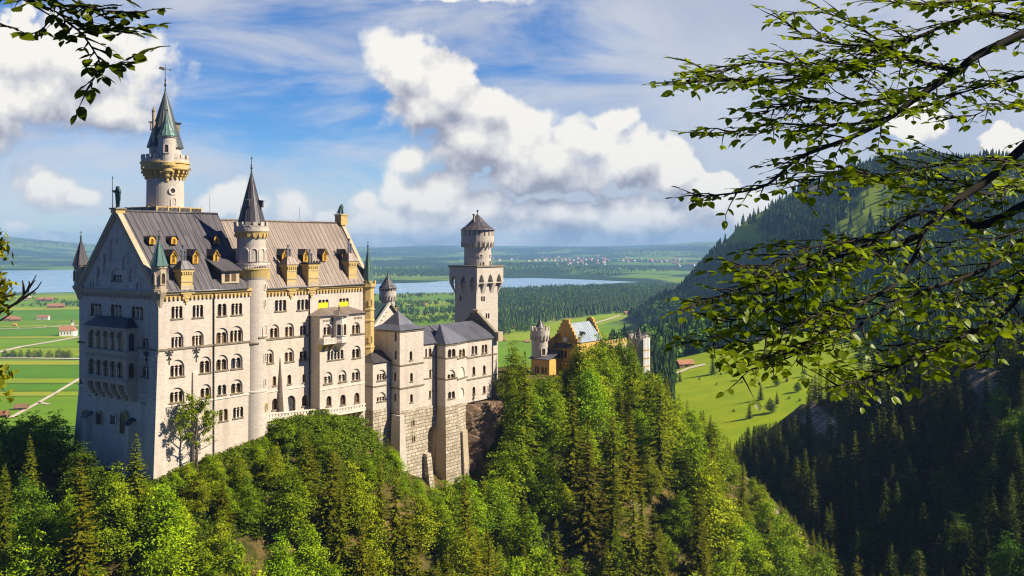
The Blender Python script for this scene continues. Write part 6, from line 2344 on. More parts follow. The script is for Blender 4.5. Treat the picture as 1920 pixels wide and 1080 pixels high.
# crenellated parapets
mb = MB()
def parapet(mb, a, b, z0, z1, th, n, mat):
    A, B = Vector((*a, 0)), Vector((*b, 0))
    d = (B - A); s = Vector((-d.y, d.x, 0)).normalized() * th
    for i in range(n):
        for (f0, f1, za, zb2) in ((i / n, (i + 1) / n, z0, z0 + (z1 - z0) * .5), ((i + .2) / n, (i + .8) / n, z0 + (z1 - z0) * .5, z1)):
            p0, p1 = A + d * f0, A + d * f1
            mb.hexa([(*q.xy, za) for q in (p0, p1, p1 + s, p0 + s)], [(*q.xy, zb2) for q in (p0, p1, p1 + s, p0 + s)], mat)
parapet(mb, FG.at(ga, -.15), FG.at(FG.u_of(1039), -.15), gz(643), gz(634), .5, 3, BRICK)
GH.part('battlement', mb)
mb = MB()
wr0, wr1 = (gl + 15, gS - 1.5), (gl + 34, gS - 1.5)
mb.box(gl + 15, gl + 34, gS - 1.4, gS + 5, -60, z_of(650, gl + 20, gS), TAN)
GH.part('side_wing', mb)
mb = MB()
parapet(mb, wr0, wr1, z_of(650, gl + 20, gS), z_of(638, gl + 20, gS), .5, 9, OCHRE)
GH.part('battlement', mb)
# lower wing with grey roof, left of the gable
FH = Face(GH, gl - 8, 0, -90)
h0, h1 = FH.u_of(996), FH.u_of(1030)
hz = lambda py: FH.z_at((h0 + h1) / 2, py)
for a in [(1003, 1010.5, 686, 700, 1), (1015.5, 1019.5, 688, 700, 1), (1021.5, 1024.5, 689, 700, 1)]:
    FH.window(*a, mat=BRICK, sill=False)
mb = MB()
FH.fill(mb, [(h0, -65), (h1, -65), (h1, hz(673)), (h0, hz(673))], BRICK)
hS, hN = FH.at(h1)[1], FH.at(h0)[1]
mb.face([(gl - 8, hS, -65), (gl, hS, -65), (gl, hS, hz(673)), (gl - 8, hS, hz(673))], BRICK)
GH.part('low_wing', mb)
mb = MB()
roof_slab(mb, [(gl - 8.4, hN + 1, hz(673)), (gl - 8.4, hS - .3, hz(673)), (gl + .5, hS - .3, hz(658)), (gl + .5, hN + 1, hz(658))], .25, ROOF_D)
GH.part('roof', mb)

def round_gate_tower(name, label, L, w, r, py_foot, py_par0, py_par1, py_cone0, py_tip, rc, mat):
    T = Thing(name, label, 'tower', (L, w, -52))
    z_ = lambda py: z_of(py, L, w)
    mb = MB()
    mb.lathe(L, w, [(r * .9, -64), (r * .88, z_(py_par0 + 7)), (r, z_(py_par0)), (r, z_(py_par0 - 10)), (.2, z_(py_par0 - 10))], 28, mat)
    for i in range(16):
        a = 2 * math.pi * i / 16
        ca_, sa_ = math.cos(a), math.sin(a)
        mb.obox((L + r * .94 * ca_, w + r * .94 * sa_, z_(py_par0 + 3)), (ca_ * r * .09, sa_ * r * .09, 0), (-sa_ * .28, ca_ * .28, 0), (0, 0, 1.0), mat)
    T.part('shaft', mb)
    mb = MB()
    ring_boxes(mb, L, w, r, .45, z_(py_par0 - 10), z_(py_par1), 13, .62, mat)
    T.part('battlement', mb)
    mb = MB()
    mb.lathe(L, w, [(rc * .92, z_(py_par0 - 9)), (rc * .92, z_(py_cone0) + .1)], 16, mat)
    spire_cone(mb, L, w, rc, z_(py_cone0), z_(py_tip), 14, ROOF_A, rib=.05)
    T.part('roof', mb)
    return T, z_
gtL, gtw = L_of(1012.5, 18), 18
rr = 18 / FPX * cw(gtL, gtw).y
T1, z1_ = round_gate_tower('gate_tower', 'round battlemented gate tower with a dark cone roof, left of the stepped orange gable', gtL, gtw, rr, 690, 629, 612.5, 615, 597, rr * .52, WALL_T)
tower_window(T1, gtL, gtw, rr * .885, -122, z1_(664), 1.3, 2.4)
gtL2, gtw2 = L_of(1197.5, -4), -4
rr2 = 20.5 / FPX * cw(gtL2, gtw2).y
T2, z2_ = round_gate_tower('scaffolded_tower', 'round tower wrapped in white scaffold netting at the right edge of the castle', gtL2, gtw2, rr2 * .93, 790, 643, 628, 636, 611, rr2 * .42, WALL_T)
NET = mat_plain('white_scaffold_net', (0.66, 0.62, 0.58), 0.8, 0.12, 0.8)
mb = MB()
zz0, zz1 = z2_(790), z2_(632)
mb.lathe(gtL2, gtw2, [(rr2 * 1.02, zz0), (rr2 * 1.02, zz1)], 20, NET, a0=R(-128), a1=R(20))
for py in (655, 670, 685, 700, 715, 730, 745):
    mb.lathe(gtL2, gtw2, [(rr2 * 1.035, z2_(py + .9)), (rr2 * 1.035, z2_(py - .9))], 20, YWOOD, a0=R(-128), a1=R(20))
T2.part('netting', mb)
mb = MB()
for i in range(10):
    a = R(-170 + 36 * i)
    x, y = gtL2 + rr2 * 1.09 * math.cos(a), gtw2 + rr2 * 1.09 * math.sin(a)
    mb.tube([(x, y, zz0), (x, y, z2_(622))], [.06, .06], 5, PIPE)
for py in (622.5, 627):
    pts = [(gtL2 + rr2 * 1.09 * math.cos(R(-170 + 18 * i)), gtw2 + rr2 * 1.09 * math.sin(R(-170 + 18 * i)), z2_(py)) for i in range(21)]
    mb.tube(pts, [.06] * 21, 5, PIPE)
T2.part('scaffold_poles', mb)

# ------------------------------------------------------------------ statues on the gables
def skin_mesh(name, verts, edges, radii, mat, sub=1):
    me = bpy.data.meshes.new(name)
    me.from_pydata(verts, edges, [])
    o = bpy.data.objects.new(name + '_tmp', me)
    COL.objects.link(o)
    md = o.modifiers.new('skin', 'SKIN')
    for i, r in enumerate(radii):
        me.skin_vertices[0].data[i].radius = (r, r) if not isinstance(r, tuple) else r
    me.skin_vertices[0].data[0].use_root = True
    s = o.modifiers.new('sub', 'SUBSURF'); s.levels = sub; s.render_levels = sub
    dg = bpy.context.evaluated_depsgraph_get()
    out = bpy.data.meshes.new_from_object(o.evaluated_get(dg))
    out.name = name
    out.materials.clear(); out.materials.append(mat)
    bpy.data.objects.remove(o); bpy.data.meshes.remove(me)
    return out

# armoured standard bearer, standing, lance upright in the raised right hand, left hand on a shield
KN = Thing('knight_statue', 'green bronze knight statue with lance and shield standing on the western gable top', 'statue', (0.2, 15, ZR + 1.0))
zk = ZR + .95
mb = MB(); mb.box(-.9, 1.3, 14.0, 16.0, ZR - .2, zk - .35, OCHRE); mb.box(-1.15, 1.55, 13.75, 16.25, zk - .35, zk, DARKTRIM)
KN.part('pedestal', mb)
S = 4.9 / 1.8
kv = [(0, 0, .98), (0, 0, 1.15), (-.02, 0, 1.36), (-.02, 0, 1.50), (-.03, 0, 1.62), (-.04, 0, 1.76),
      (0, .11, .93), (.02, .14, .52), (.03, .16, .10), (-.12, .18, .05), (0, -.11, .93), (-.08, -.15, .52), (-.02, -.18, .10), (-.17, -.20, .05),
      (-.02, .22, 1.43), (-.10, .36, 1.25), (-.28, .36, 1.42), (-.02, -.22, 1.43), (.0, -.33, 1.16), (-.2, -.30, 1.0)]
ke = [(0, 1), (1, 2), (2, 3), (3, 4), (4, 5), (0, 6), (6, 7), (7, 8), (8, 9), (0, 10), (10, 11), (11, 12), (12, 13), (2, 14), (14, 15), (15, 16), (2, 17), (17, 18), (18, 19)]
kr = [.15, .15, .18, .08, .115, .09, .11, .085, .06, .045, .11, .085, .06, .045, .085, .065, .05, .085, .065, .05]
km = skin_mesh('figure', [tuple(S * c for c in p) for p in kv], ke, [r * S * 1.55 for r in kr], COPPER)
o = KN.inst('figure', km, (.2, 15, zk))
mb = MB()
mb.tube([(.2 - .24 * S, 15 + .36 * S, zk), (.2 - .24 * S, 15 + .36 * S, zk + 2.35 * S)], [.09, .05], 6, COPPER)
mb.lathe(.2 - .24 * S, 15 + .36 * S, [(.05, zk + 2.3 * S), (.16, zk + 2.38 * S), (0, zk + 2.6 * S)], 6, COPPER)
KN.part('lance', mb)
mb = MB()
sh = [(-.27, .55), (.27, .55), (.29, .1), (.18, -.3), (0, -.55), (-.18, -.3), (-.29, .1)]
v = [(.2 - .24 * S - .06 * math.cos(x * 4), 15 - .36 * S + x * S, zk + 0.62 * S + z_ * S) for x, z_ in sh] + [(.2 - .15 * S, 15 - .36 * S + x * S * .9, zk + .62 * S + z_ * S * .9) for x, z_ in sh]
m_ = len(sh)
mb.mesh_faces(v, [tuple(range(m_)), tuple(reversed(range(m_, 2 * m_)))] + [(i, m_ + i, m_ + (i + 1) % m_, (i + 1) % m_) for i in range(m_)], COPPER)
KN.part('shield', mb)

# seated lion on the eastern gable
LI = Thing('lion_statue', 'green bronze seated lion statue on the eastern end of the palace ridge', 'statue', (LB1, 15, ZRB + 1.6))
zli = ZRB + 2.7
mb = MB(); mb.box(LB1 - 1.2, LB1 + 1.2, 13.8, 16.2, ZRB - .3, zli - .35, OCHRE); mb.box(LB1 - 1.4, LB1 + 1.4, 13.6, 16.4, zli - .35, zli, OCHRE)
LI.part('pedestal', mb)
lv = [(-.62, 0, .45), (-.30, 0, .85), (.05, 0, 1.35), (.20, 0, 1.78), (.30, 0, 2.08), (.62, 0, 1.98),
      (-.60, .28, .42), (-.10, .36, .50), (-.22, .36, .12), (.12, .36, .08), (-.60, -.28, .42), (-.10, -.36, .50), (-.22, -.36, .12), (.12, -.36, .08),
      (.22, .20, 1.15), (.36, .22, .55), (.40, .22, .10), (.58, .22, .06), (.22, -.20, 1.15), (.36, -.22, .55), (.40, -.22, .10), (.58, -.22, .06),
      (-.95, 0, .2), (-1.2, .15, .12), (-1.15, .35, .3)]
le_ = [(0, 1), (1, 2), (2, 3), (3, 4), (4, 5), (0, 6), (6, 7), (7, 8), (8, 9), (0, 10), (10, 11), (11, 12), (12, 13), (2, 14), (14, 15), (15, 16), (16, 17), (2, 18), (18, 19), (19, 20), (20, 21), (0, 22), (22, 23), (23, 24)]
lr = [.36, .40, .42, .44, .30, .16, .24, .20, .13, .11, .24, .20, .13, .11, .2, .15, .12, .11, .2, .15, .12, .11, .08, .06, .1]
lm = skin_mesh('figure', [tuple(1.25 * c for c in p) for p in lv], le_, [r * 1.25 for r in lr], COPPER)
LI.inst('figure', lm, (LB1 - .1, 15, zli))

# lightning rods
for L_, w_, z_, h_ in ((24, 15, ZR, 4.6), (33, 15, ZRB, 3.8), (52, 15, ZRB, 4.2)):
    mb = MB(); mb.tube([(L_, w_, z_), (L_, w_, z_ + h_)], [.06, .03], 5, PIPE)
    PAL.part('lightning_rod', mb)

# ------------------------------------------------------------------ bare rock under the eastern wall
def rock_mass(name, label, pts_fn, nu, nv, mat, cat='rock'):
    pass
mb = MB()
nu, nv = 46, 54
rv, rf = [], []
rngk = np.random.RandomState(5)
for j in range(nv):
    v_ = j / (nv - 1)
    for i in range(nu):
        u = i / (nu - 1)
        ang = math.pi * (0.98 - 1.05 * u)
        rad = 1.0 + .35 * v_
        L = 111.0 + 12.0 * math.cos(ang) * rad
        w = 1.0 - 7.5 * max(math.sin(ang), -.4) * rad - 3.0 * v_
        z_ = -46.5 - 44 * v_
        p = Vector((L * .16, w * .16, z_ * .12))
        n1 = mnoise.fractal(p, 1.0, 2.0, 5); n2 = mnoise.fractal(p * 4.3 + Vector((3, 1, 2)), 1.0, 2.0, 4)
        n3 = abs(mnoise.noise(p * 2.1 + Vector((7, 3, 1)))) * 2.4 - .8
        d = n1 * 2.6 + n2 * 1.2 + n3
        rv.append((L + d * .6, w - d * 1.1, z_ + n2 * .5))
for j in range(nv - 1):
    for i in range(nu - 1):
        a = j * nu + i
        rf.append((a, a + 1, a + nu + 1, a + nu))
rf.append(tuple(reversed(range(nu))))
mb.mesh_faces(rv, rf, ROCK, smooth=False)
RK = Thing('rock_outcrop', 'brown bare rock face with grassy ledges under the east wall of the castle', 'rock', (110, -2, -88))
RK.part('rock_face', mb)

# ------------------------------------------------------------------ trees
def tube_arrays(pts, radii, n=5):
    pts = np.asarray(pts, float)
    V, F = [], []
    m = len(pts)
    for i in range(m):
        d = pts[min(i + 1, m - 1)] - pts[max(i - 1, 0)]
        d = d / (np.linalg.norm(d) + 1e-9)
        s = np.cross(d, (0.2, 0.1, 1.0)); ls = np.linalg.norm(s)
        if ls < .1: s = np.cross(d, (1, 0, 0)); ls = np.linalg.norm(s)
        s /= ls; q = np.cross(s, d)
        a = np.linspace(0, 2 * np.pi, n, endpoint=False)
        V.append(pts[i] + radii[i] * (np.cos(a)[:, None] * s + np.sin(a)[:, None] * q))
    V = np.concatenate(V)
    for i in range(m - 1):
        for k in range(n):
            j = (k + 1) % n
            F.append((i * n + k, i * n + j, (i + 1) * n + j, (i + 1) * n + k))
    return V, np.array(F, int)


def merge_parts(parts):
    V, F, o = [], [], 0
    for v, f in parts:
        V.append(v); F.append(f + o); o += len(v)
    return np.concatenate(V), np.concatenate(F)


def leaf_quads(c, nrm, size, rng, aspect=0.62, bend=0.25):
    """one bent rhombus per row of c, lying across nrm"""
    n = len(c)
    r = rng.normal(size=(n, 3))
    t = np.cross(nrm, r); t /= np.linalg.norm(t, axis=1)[:, None] + 1e-9
    b = np.cross(nrm, t)
    s = size[:, None]
    v0 = c - t * s * .5
    v1 = c + b * s * aspect * .5 - nrm * s * bend * .3
    v2 = c + t * s * .5 - nrm * s * bend * .5
    v3 = c - b * s * aspect * .5 - nrm * s * bend * .3
    V = np.stack([v0, v1, v2, v3], 1).reshape(-1, 3)
    F = np.arange(4 * n).reshape(n, 4)
    return V, F


def make_broadleaf(seed, h=18.0, r=5.5, leaves=7000, mat=None, low=0.16, leafsize=0.50, lean=0.0):
    rng = np.random.RandomState(seed)
    n = 7
    zz = np.linspace(-2.5, h * .86, n)
    bx = np.cumsum(rng.normal(0, .22, n)) + lean * np.linspace(0, 1, n) ** 1.5; by = np.cumsum(rng.normal(0, .22, n))
    trunk = np.stack([bx, by, zz], 1)
    rad = np.interp(np.linspace(0, 1, n), [0, .2, 1], [.042 * h * .5, .026 * h * .5, .004 * h])
    parts = [tube_arrays(trunk, rad, 6)]
    C, N, W = [], [], []
    nl = int(26 + h * .5)
    for k in range(nl):
        t = low + (0.95 - low) * (k + .5) / nl
        prof = (np.sin(np.pi * min(((t - low * .6) / (1.02 - low * .6)) ** .75, 1)) ** .75) * (1.0 - .12 * t)
        ln = r * max(prof, .22) * rng.uniform(.72, 1.16)
        az = k * 2.39996 + rng.normal(0, .35)
        z0 = h * (t * .86)
        p0 = np.array([np.interp(z0, zz, bx), np.interp(z0, zz, by), z0])
        up = rng.uniform(.15, .55) + .5 * (t > .8)
        d = np.array([math.cos(az), math.sin(az), up])
        s = np.linspace(0, 1, 5)
        limb = p0 + np.outer(s, d) * ln - np.outer(s ** 2, (0, 0, 1)) * ln * .30
        limb[1:] += rng.normal(0, .12, (4, 3)) * s[1:, None]
        parts.append(tube_arrays(limb, np.linspace(.028 * ln, .008, 5), 4))
        ns = max(int(ln * 1.9), 3)
        for q in range(ns):
            sv = .25 + .78 * (q + rng.rand()) / ns
            c = np.array([np.interp(sv, s, limb[:, i]) for i in range(3)])
            side = rng.normal(0, .34 * ln * (.35 + .5 * (1 - abs(sv - .6))))
            perp = np.array([-math.sin(az), math.cos(az), 0])
            c = c + perp * side + np.array([0, 0, rng.normal(0, .35) - abs(side) * .15])
            C.append(c); N.append(np.array([math.cos(az) * .35, math.sin(az) * .35, 1.0]) + rng.normal(0, .22, 3)); W.append(rng.uniform(.75, 1.35))
    # crown top
    for q in range(8):
        C.append(np.array([bx[-1], by[-1], h * .86]) + rng.normal(0, 1, 3) * (r * .14, r * .14, h * .045) + (0, 0, h * .05)); N.append(np.array([0, 0, 1.0]) + rng.normal(0, .3, 3)); W.append(.8)
    C = np.array(C); N = np.array(N); W = np.array(W)
    N /= np.linalg.norm(N, axis=1)[:, None]
    per = max(leaves // len(C), 8)
    idx = np.repeat(np.arange(len(C)), per)
    m = len(idx)
    loc = rng.normal(size=(m, 3)); loc[:, :2] *= .78; loc[:, 2] *= .30
    loc *= W[idx][:, None] * (r / 5.5) ** .5
    nr = N[idx]
    tx = np.cross(nr, (0, 1, 0.01)); tx /= np.linalg.norm(tx, axis=1)[:, None]
    ty = np.cross(nr, tx)
    pos = C[idx] + tx * loc[:, :1] + ty * loc[:, 1:2] + nr * loc[:, 2:3]
    pos[:, 2] -= .10 * (loc[:, 0] ** 2 + loc[:, 1] ** 2)
    ln = nr + rng.normal(0, .50, (m, 3)); ln /= np.linalg.norm(ln, axis=1)[:, None]
    V, F = leaf_quads(pos, ln, leafsize * rng.uniform(.65, 1.35, m), rng)
    tint = np.clip(.5 + .30 * rng.normal(size=m) + .35 * rng.normal(size=len(C))[idx], 0, 1)
    tv, tf = merge_parts(parts)
    return (mesh_np('trunk', tv, tf, [BARK], smooth=True), mesh_np('crown', V, F, [mat or BLEAF[0]], tint=tint), h, r)


def make_spruce(seed, h=22.0, r=3.6, mat=None, density=1.0, size=.62, low=.06, ragged=.2):
    rng = np.random.RandomState(seed)
    zz = np.array([-2.5, 0, h * .5, h])
    tp = np.stack([rng.normal(0, .08, 4), rng.normal(0, .08, 4), zz], 1)
    parts = [tube_arrays(tp, [.016 * h, .014 * h, .008 * h, .015], 6)]
    P_, D_, S_ = [], [], []
    nw = int(h * 1.5)
    for k in range(nw):
        t = low + (1 - low) * (k + rng.rand() * .6) / nw
        if t > .985: continue
        L0 = r * (1 - t) ** .82 * (.35 + .65 * min(1, (t - low + .05) / .13)) + .15
        nb = 5 + int(3 * rng.rand()) + (2 if t < .5 else 0)
        a0 = rng.rand() * 6.28
        for b in range(nb):
            L = L0 * rng.uniform(1 - ragged * 1.5, 1 + ragged)
            if rng.rand() < .06: continue
            az = a0 + 6.283 * b / nb + rng.normal(0, .18)
            ns = max(int(L / .34 * density), 2)
            s = (np.arange(ns) + .6) / ns
            droop = -.28 - .25 * (1 - t)
            z = h * t + L * (droop * s + .28 * s ** 2.4) + rng.normal(0, .1)
            x = np.cos(az) * L * s; y = np.sin(az) * L * s
            for sgn in (-1, 0, 1):
                wob = rng.normal(0, .07, (ns, 3))
                P_.append(np.stack([x, y, z], 1) + wob)
                aa = az + sgn * .75
                d = np.stack([np.full(ns, math.cos(aa)), np.full(ns, math.sin(aa)), droop + .5 * s + rng.normal(0, .12, ns)], 1)
                D_.append(d)
                S_.append(size * (1.05 - .45 * s) * (1.0 if sgn else .9) * rng.uniform(.7, 1.2, ns) * (.55 + .45 * min(L / 1.5, 1)))
    # leader
    P_.append(np.array([[0, 0, h - .3], [0, 0, h - .7], [0, 0, h - .2]])); D_.append(np.array([[.1, 0, 1.], [-.2, .1, 1], [0, -.1, 1]])); S_.append(np.array([.8, .7, .8]))
    P_ = np.concatenate(P_); D_ = np.concatenate(D_); S_ = np.concatenate(S_)
    D_ /= np.linalg.norm(D_, axis=1)[:, None]
    m = len(P_)
    up = np.tile((0, 0, 1.0), (m, 1)) + rng.normal(0, .35, (m, 3))
    sd = np.cross(D_, up); sd /= np.linalg.norm(sd, axis=1)[:, None] + 1e-9
    s = S_[:, None]
    v0 = P_ - D_ * s * .25
    v1 = P_ + sd * s * .26 + D_ * s * .2 - np.array([0, 0, .12]) * s
    v2 = P_ + D_ * s * .95 - np.array([0, 0, .16]) * s
    v3 = P_ - sd * s * .26 + D_ * s * .2 - np.array([0, 0, .12]) * s
    V = np.stack([v0, v1, v2, v3], 1).reshape(-1, 3)
    F = np.arange(4 * m).reshape(m, 4)
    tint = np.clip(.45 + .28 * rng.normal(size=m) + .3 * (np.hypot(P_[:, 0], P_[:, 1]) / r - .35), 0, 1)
    tv, tf = merge_parts(parts)
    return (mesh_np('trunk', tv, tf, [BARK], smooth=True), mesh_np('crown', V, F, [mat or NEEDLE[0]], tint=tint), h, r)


BROAD = [make_broadleaf(11, 24, 7.4, 11000, BLEAF[0], leafsize=.58), make_broadleaf(12, 21, 7.6, 11000, BLEAF[0], .10, .58), make_broadleaf(13, 26, 7.0, 11000, BLEAF[1], .14, .58),
         make_broadleaf(14, 19, 6.4, 9500, BLEAF[1], .10, .56), make_broadleaf(15, 24, 8.0, 11500, BLEAF[2], .12, .6), make_broadleaf(16, 22, 6.0, 9500, BLEAF[0], .08, .56),
         make_broadleaf(17, 18, 6.0, 8500, BLEAF[0], .06, .54)]
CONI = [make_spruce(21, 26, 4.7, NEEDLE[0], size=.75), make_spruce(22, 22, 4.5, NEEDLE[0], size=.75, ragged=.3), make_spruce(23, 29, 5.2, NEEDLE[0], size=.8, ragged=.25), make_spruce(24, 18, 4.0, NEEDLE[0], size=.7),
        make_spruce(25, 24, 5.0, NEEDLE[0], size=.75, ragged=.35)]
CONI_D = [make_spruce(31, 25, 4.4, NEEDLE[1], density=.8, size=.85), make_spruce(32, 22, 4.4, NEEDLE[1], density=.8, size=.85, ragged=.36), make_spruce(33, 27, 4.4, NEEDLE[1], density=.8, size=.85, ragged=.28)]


def plant(kind, proto, x, y, z, hgt, rng, label, cat, group, wide=1.0):
    tm, cm, h, r = proto
    s = hgt / h
    root = empty(kind, (x, y, z), rng.rand() * 6.283)
    root.scale = (s * wide, s * wide, s)
    root.rotation_euler = (rng.normal(0, .025), rng.normal(0, .025), root.rotation_euler[2])
    props(root, label, cat, group)
    link('trunk', tm, root); link('crown', cm, root)
    return root


TREELINE = [(-80, 770), (0, 772), (60, 762), (100, 745), (128, 770), (140, 812), (165, 826), (180, 815), (205, 842), (225, 884), (243, 850), (258, 815), (272, 850), (285, 893), (318, 900), (326, 880), (345, 872), (385, 850), (430, 836), (470, 842), (500, 812),
            (520, 790), (560, 783), (600, 800), (632, 815), (660, 845), (690, 856), (715, 850), (732, 826), (748, 862), (765, 890), (790, 900), (815, 925), (840, 928), (870, 890), (885, 885), (915, 900), (945, 880), (955, 700),
            (962, 640), (990, 655), (1005, 706), (1030, 695), (1060, 690), (1074, 660), (1082, 628), (1092, 660), (1110, 652), (1140, 632), (1170, 648), (1186, 660), (1200, 690), (1230, 690), (1250, 700), (1270, 735), (1300, 755), (1330, 775), (1360, 800),
            (1400, 872), (1440, 905), (1480, 950), (1520, 985), (1560, 1010), (1600, 1035), (1660, 1070), (1900, 1080)]
TLX = np.array([a for a, b in TREELINE], float); TLY = np.array([b for a, b in TREELINE], float)

def visible_slope(x, y):
    """is this ground point within the picture's width (with a margin)"""
    return abs(x / max(y, 1)) < .60

rngT = np.random.RandomState(42)
spots = []
def try_spot(L, w, rad, zone):
    p = cw(L, w)
    for (qx, qy, qr) in spots:
        if (p.x - qx) ** 2 + (p.y - qy) ** 2 < (rad + qr) ** 2: return None
    return p

# palace footprint and the other buildings stay clear
def clear(L, w, m=1.5):
    if -2.8 - m < L < 118 and -4.6 - m < w < 60: 
        if L > 22 and L < 62 and w < 1.5 - m * .5: return True
        return False
    if 118 <= L < 205 and 3.0 < w < 60: return False
    if (L - gtL2) ** 2 + (w - gtw2) ** 2 < 6.5 ** 2: return False
    return True

n_b = n_c = 0
cands = []
for i in range(26000):
    L = rngT.uniform(-75, 262); w = rngT.uniform(-112, 60)
    cands.append((L, w))
BL_LABEL = 'bright green broadleaf tree on the sunny wooded slope below the castle'
CO_LABEL = 'olive green spruce on the sunny wooded slope below the castle'
placed = []
for L, w in cands:
    p = cw(L, w)
    if p.y < 120 or abs(p.x / p.y) > .585: continue
    if not clear(L, w): continue
    if w > 12 and L > -4: continue
    z = tz(p.x, p.y)
    px, pyg = 960 + FPX * p.x / p.y, HY - FPX * z / p.y
    if pyg > 1330: continue
    rad = rngT.uniform(2.6, 4.5)
    conn = vnoise(np.array([p.x]), np.array([p.y]), 30, 2, 31)[0]
    conif = rngT.rand() < (.42 + .55 * conn) or (L > 200 and rngT.rand() < .5)
    hw = rngT.uniform(13, 25) if not conif else rngT.uniform(17, 32)
    if L > 105: rad, hw = rngT.uniform(3.2, 5.4), hw * 1.22
    if rngT.rand() < .15: hw *= .6
    if try_spot(L, w, rad, 0) is None: continue
    hpx = 4.2 * FPX / p.y * (hw / 18) if not conif else 1.2 * FPX / p.y
    lim = np.interp([px - hpx * .6, px, px + hpx * .6], TLX, TLY).max()
    zlim = (HY - (lim + rngT.uniform(0, 8) * (L < 110))) / FPX * p.y
    wide = 1.0
    if z + hw > zlim:
        hw2 = zlim - z
        if hw2 < 2.4: continue
        wide = min((hw / hw2) ** .35, 1.5) if not conif else 1.0
        hw = hw2
    if 872 < px < 948 and pyg < 930 and w > -14: continue
    if pyg - hw * FPX / p.y > 1092: continue
    spots.append((p.x, p.y, rad))
    placed.append((L, w, p.x, p.y, z, hw, conif, px, wide))
for i in range(500):
    L = rngT.uniform(-4, 64); w = rngT.uniform(-13, -2.2)
    p = cw(L, w)
    if try_spot(L, w, 1.35, 0) is None: continue
    z = tz(p.x, p.y); px = 960 + FPX * p.x / p.y
    hw = min(rngT.uniform(5, 11), (HY - np.interp(px, TLX, TLY) - rngT.uniform(-6, 8)) / FPX * p.y - z)
    if hw < 2.2: continue
    spots.append((p.x, p.y, 1.35))
    placed.append((L, w, p.x, p.y, z, hw, rngT.rand() < .22, px, 1.35))
for i in range(160):
    L = rngT.uniform(92, 132); w = rngT.uniform(-32, -9)
    p = cw(L, w)
    if try_spot(L, w, 1.7, 0) is None: continue
    z = tz(p.x, p.y); px = 960 + FPX * p.x / p.y
    hw = min(rngT.uniform(5, 12), (HY - np.interp(px, TLX, TLY)) / FPX * p.y - z)
    if hw < 2.6: continue
    spots.append((p.x, p.y, 1.7))
    placed.append((L, w, p.x, p.y, z, hw, rngT.rand() < .25, px, 1.2))
print('trees on spur', len(placed), sum(1 for q in placed if q[6]))
nb_ind = nc_ind = 0
placed.sort(key=lambda q: q[3])
for (L, w, x, y, z, hw, conif, px, wide) in placed:
    shade = L < 0 and w > 8
    if conif:
        if nc_ind >= 170: continue
        nc_ind += 1
        proto = CONI[rngT.randint(len(CONI))]
        if shade: plant('spruce_tree', proto, x, y, z - .3, hw, rngT, 'spruce in the palace shade beside the shaded west front', 'spruce', 'spruces in the palace shade', wide)
        else: plant('spruce_tree', proto, x, y, z - .3, hw, rngT, CO_LABEL, 'spruce', 'spruces on the castle slope', wide)
    else:
        if nb_ind >= 270: continue
        nb_ind += 1
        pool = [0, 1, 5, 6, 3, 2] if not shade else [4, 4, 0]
        proto = BROAD[pool[rngT.randint(len(pool))]] if hw > 8 else BROAD[[3, 5, 6][rngT.randint(3)]]
        if shade: plant('broadleaf_tree', proto, x, y, z - .3, hw, rngT, 'dark leafy tree in the palace shade beside the shaded west front', 'broadleaf tree', 'broadleaf trees in the palace shade', wide)
        else: plant('broadleaf_tree', proto, x, y, z - .3, hw, rngT, BL_LABEL, 'broadleaf tree', 'broadleaf trees on the castle slope', wide)

# the crest in front of the gatehouse
for i, px in enumerate((1010, 1022, 1036, 1049, 1062, 1076, 1092, 1106, 1120, 1133, 1146, 1160, 1174, 1190, 1216, 1232, 1250)):
    w = rngT.uniform(-13, -7) if px < 1180 or px > 1210 else -17
    L = L_of(px, w); p = cw(L, w); z = tz(p.x, p.y)
    hw = (HY - np.interp(px, TLX, TLY)) / FPX * p.y - z + rngT.uniform(-1.5, .5) + (3.2 if 1085 < px < 1195 else 0)
    cn = i % 3 == 1
    if hw > 4: plant('spruce_tree' if cn else 'broadleaf_tree', CONI[i % 5] if cn else BROAD[(0, 2, 3, 5)[i % 4]], p.x, p.y, z - .3, hw, rngT, ('olive green spruce' if cn else 'leafy green tree') + ' on the crest directly in front of the orange gatehouse', 'spruce' if cn else 'broadleaf tree', 'spruces on the gatehouse crest' if cn else 'leafy trees on the gatehouse crest')

# trees that overlap the stone footings and close in the rock face
for i, (px, top, w) in enumerate(((698, 846, -7), (714, 858, -9), (744, 868, -10), (762, 884, -12), (782, 893, -12), (812, 905, -14), (838, 897, -15), (860, 884, -16), (884, 898, -18), (905, 893, -19), (926, 884, -19), (946, 842, -17), (960, 790, -15), (974, 742, -14), (990, 722, -13))):
    L = L_of(px, w); p = cw(L, w); z = tz(p.x, p.y)
    hw = (HY - top) / FPX * p.y - z
    cn = i in (2, 9)
    if hw > 3: plant('spruce_tree' if cn else 'broadleaf_tree', CONI[i % 5] if cn else BROAD[(0, 3, 6, 5, 1)[i % 5]], p.x, p.y, z - .3, hw, rngT, ('spruce' if cn else 'leafy green tree') + ' growing at the foot of the rough stone footings', 'spruce' if cn else 'broadleaf tree', 'spruces by the stone footings' if cn else 'leafy trees by the stone footings', 1.15)

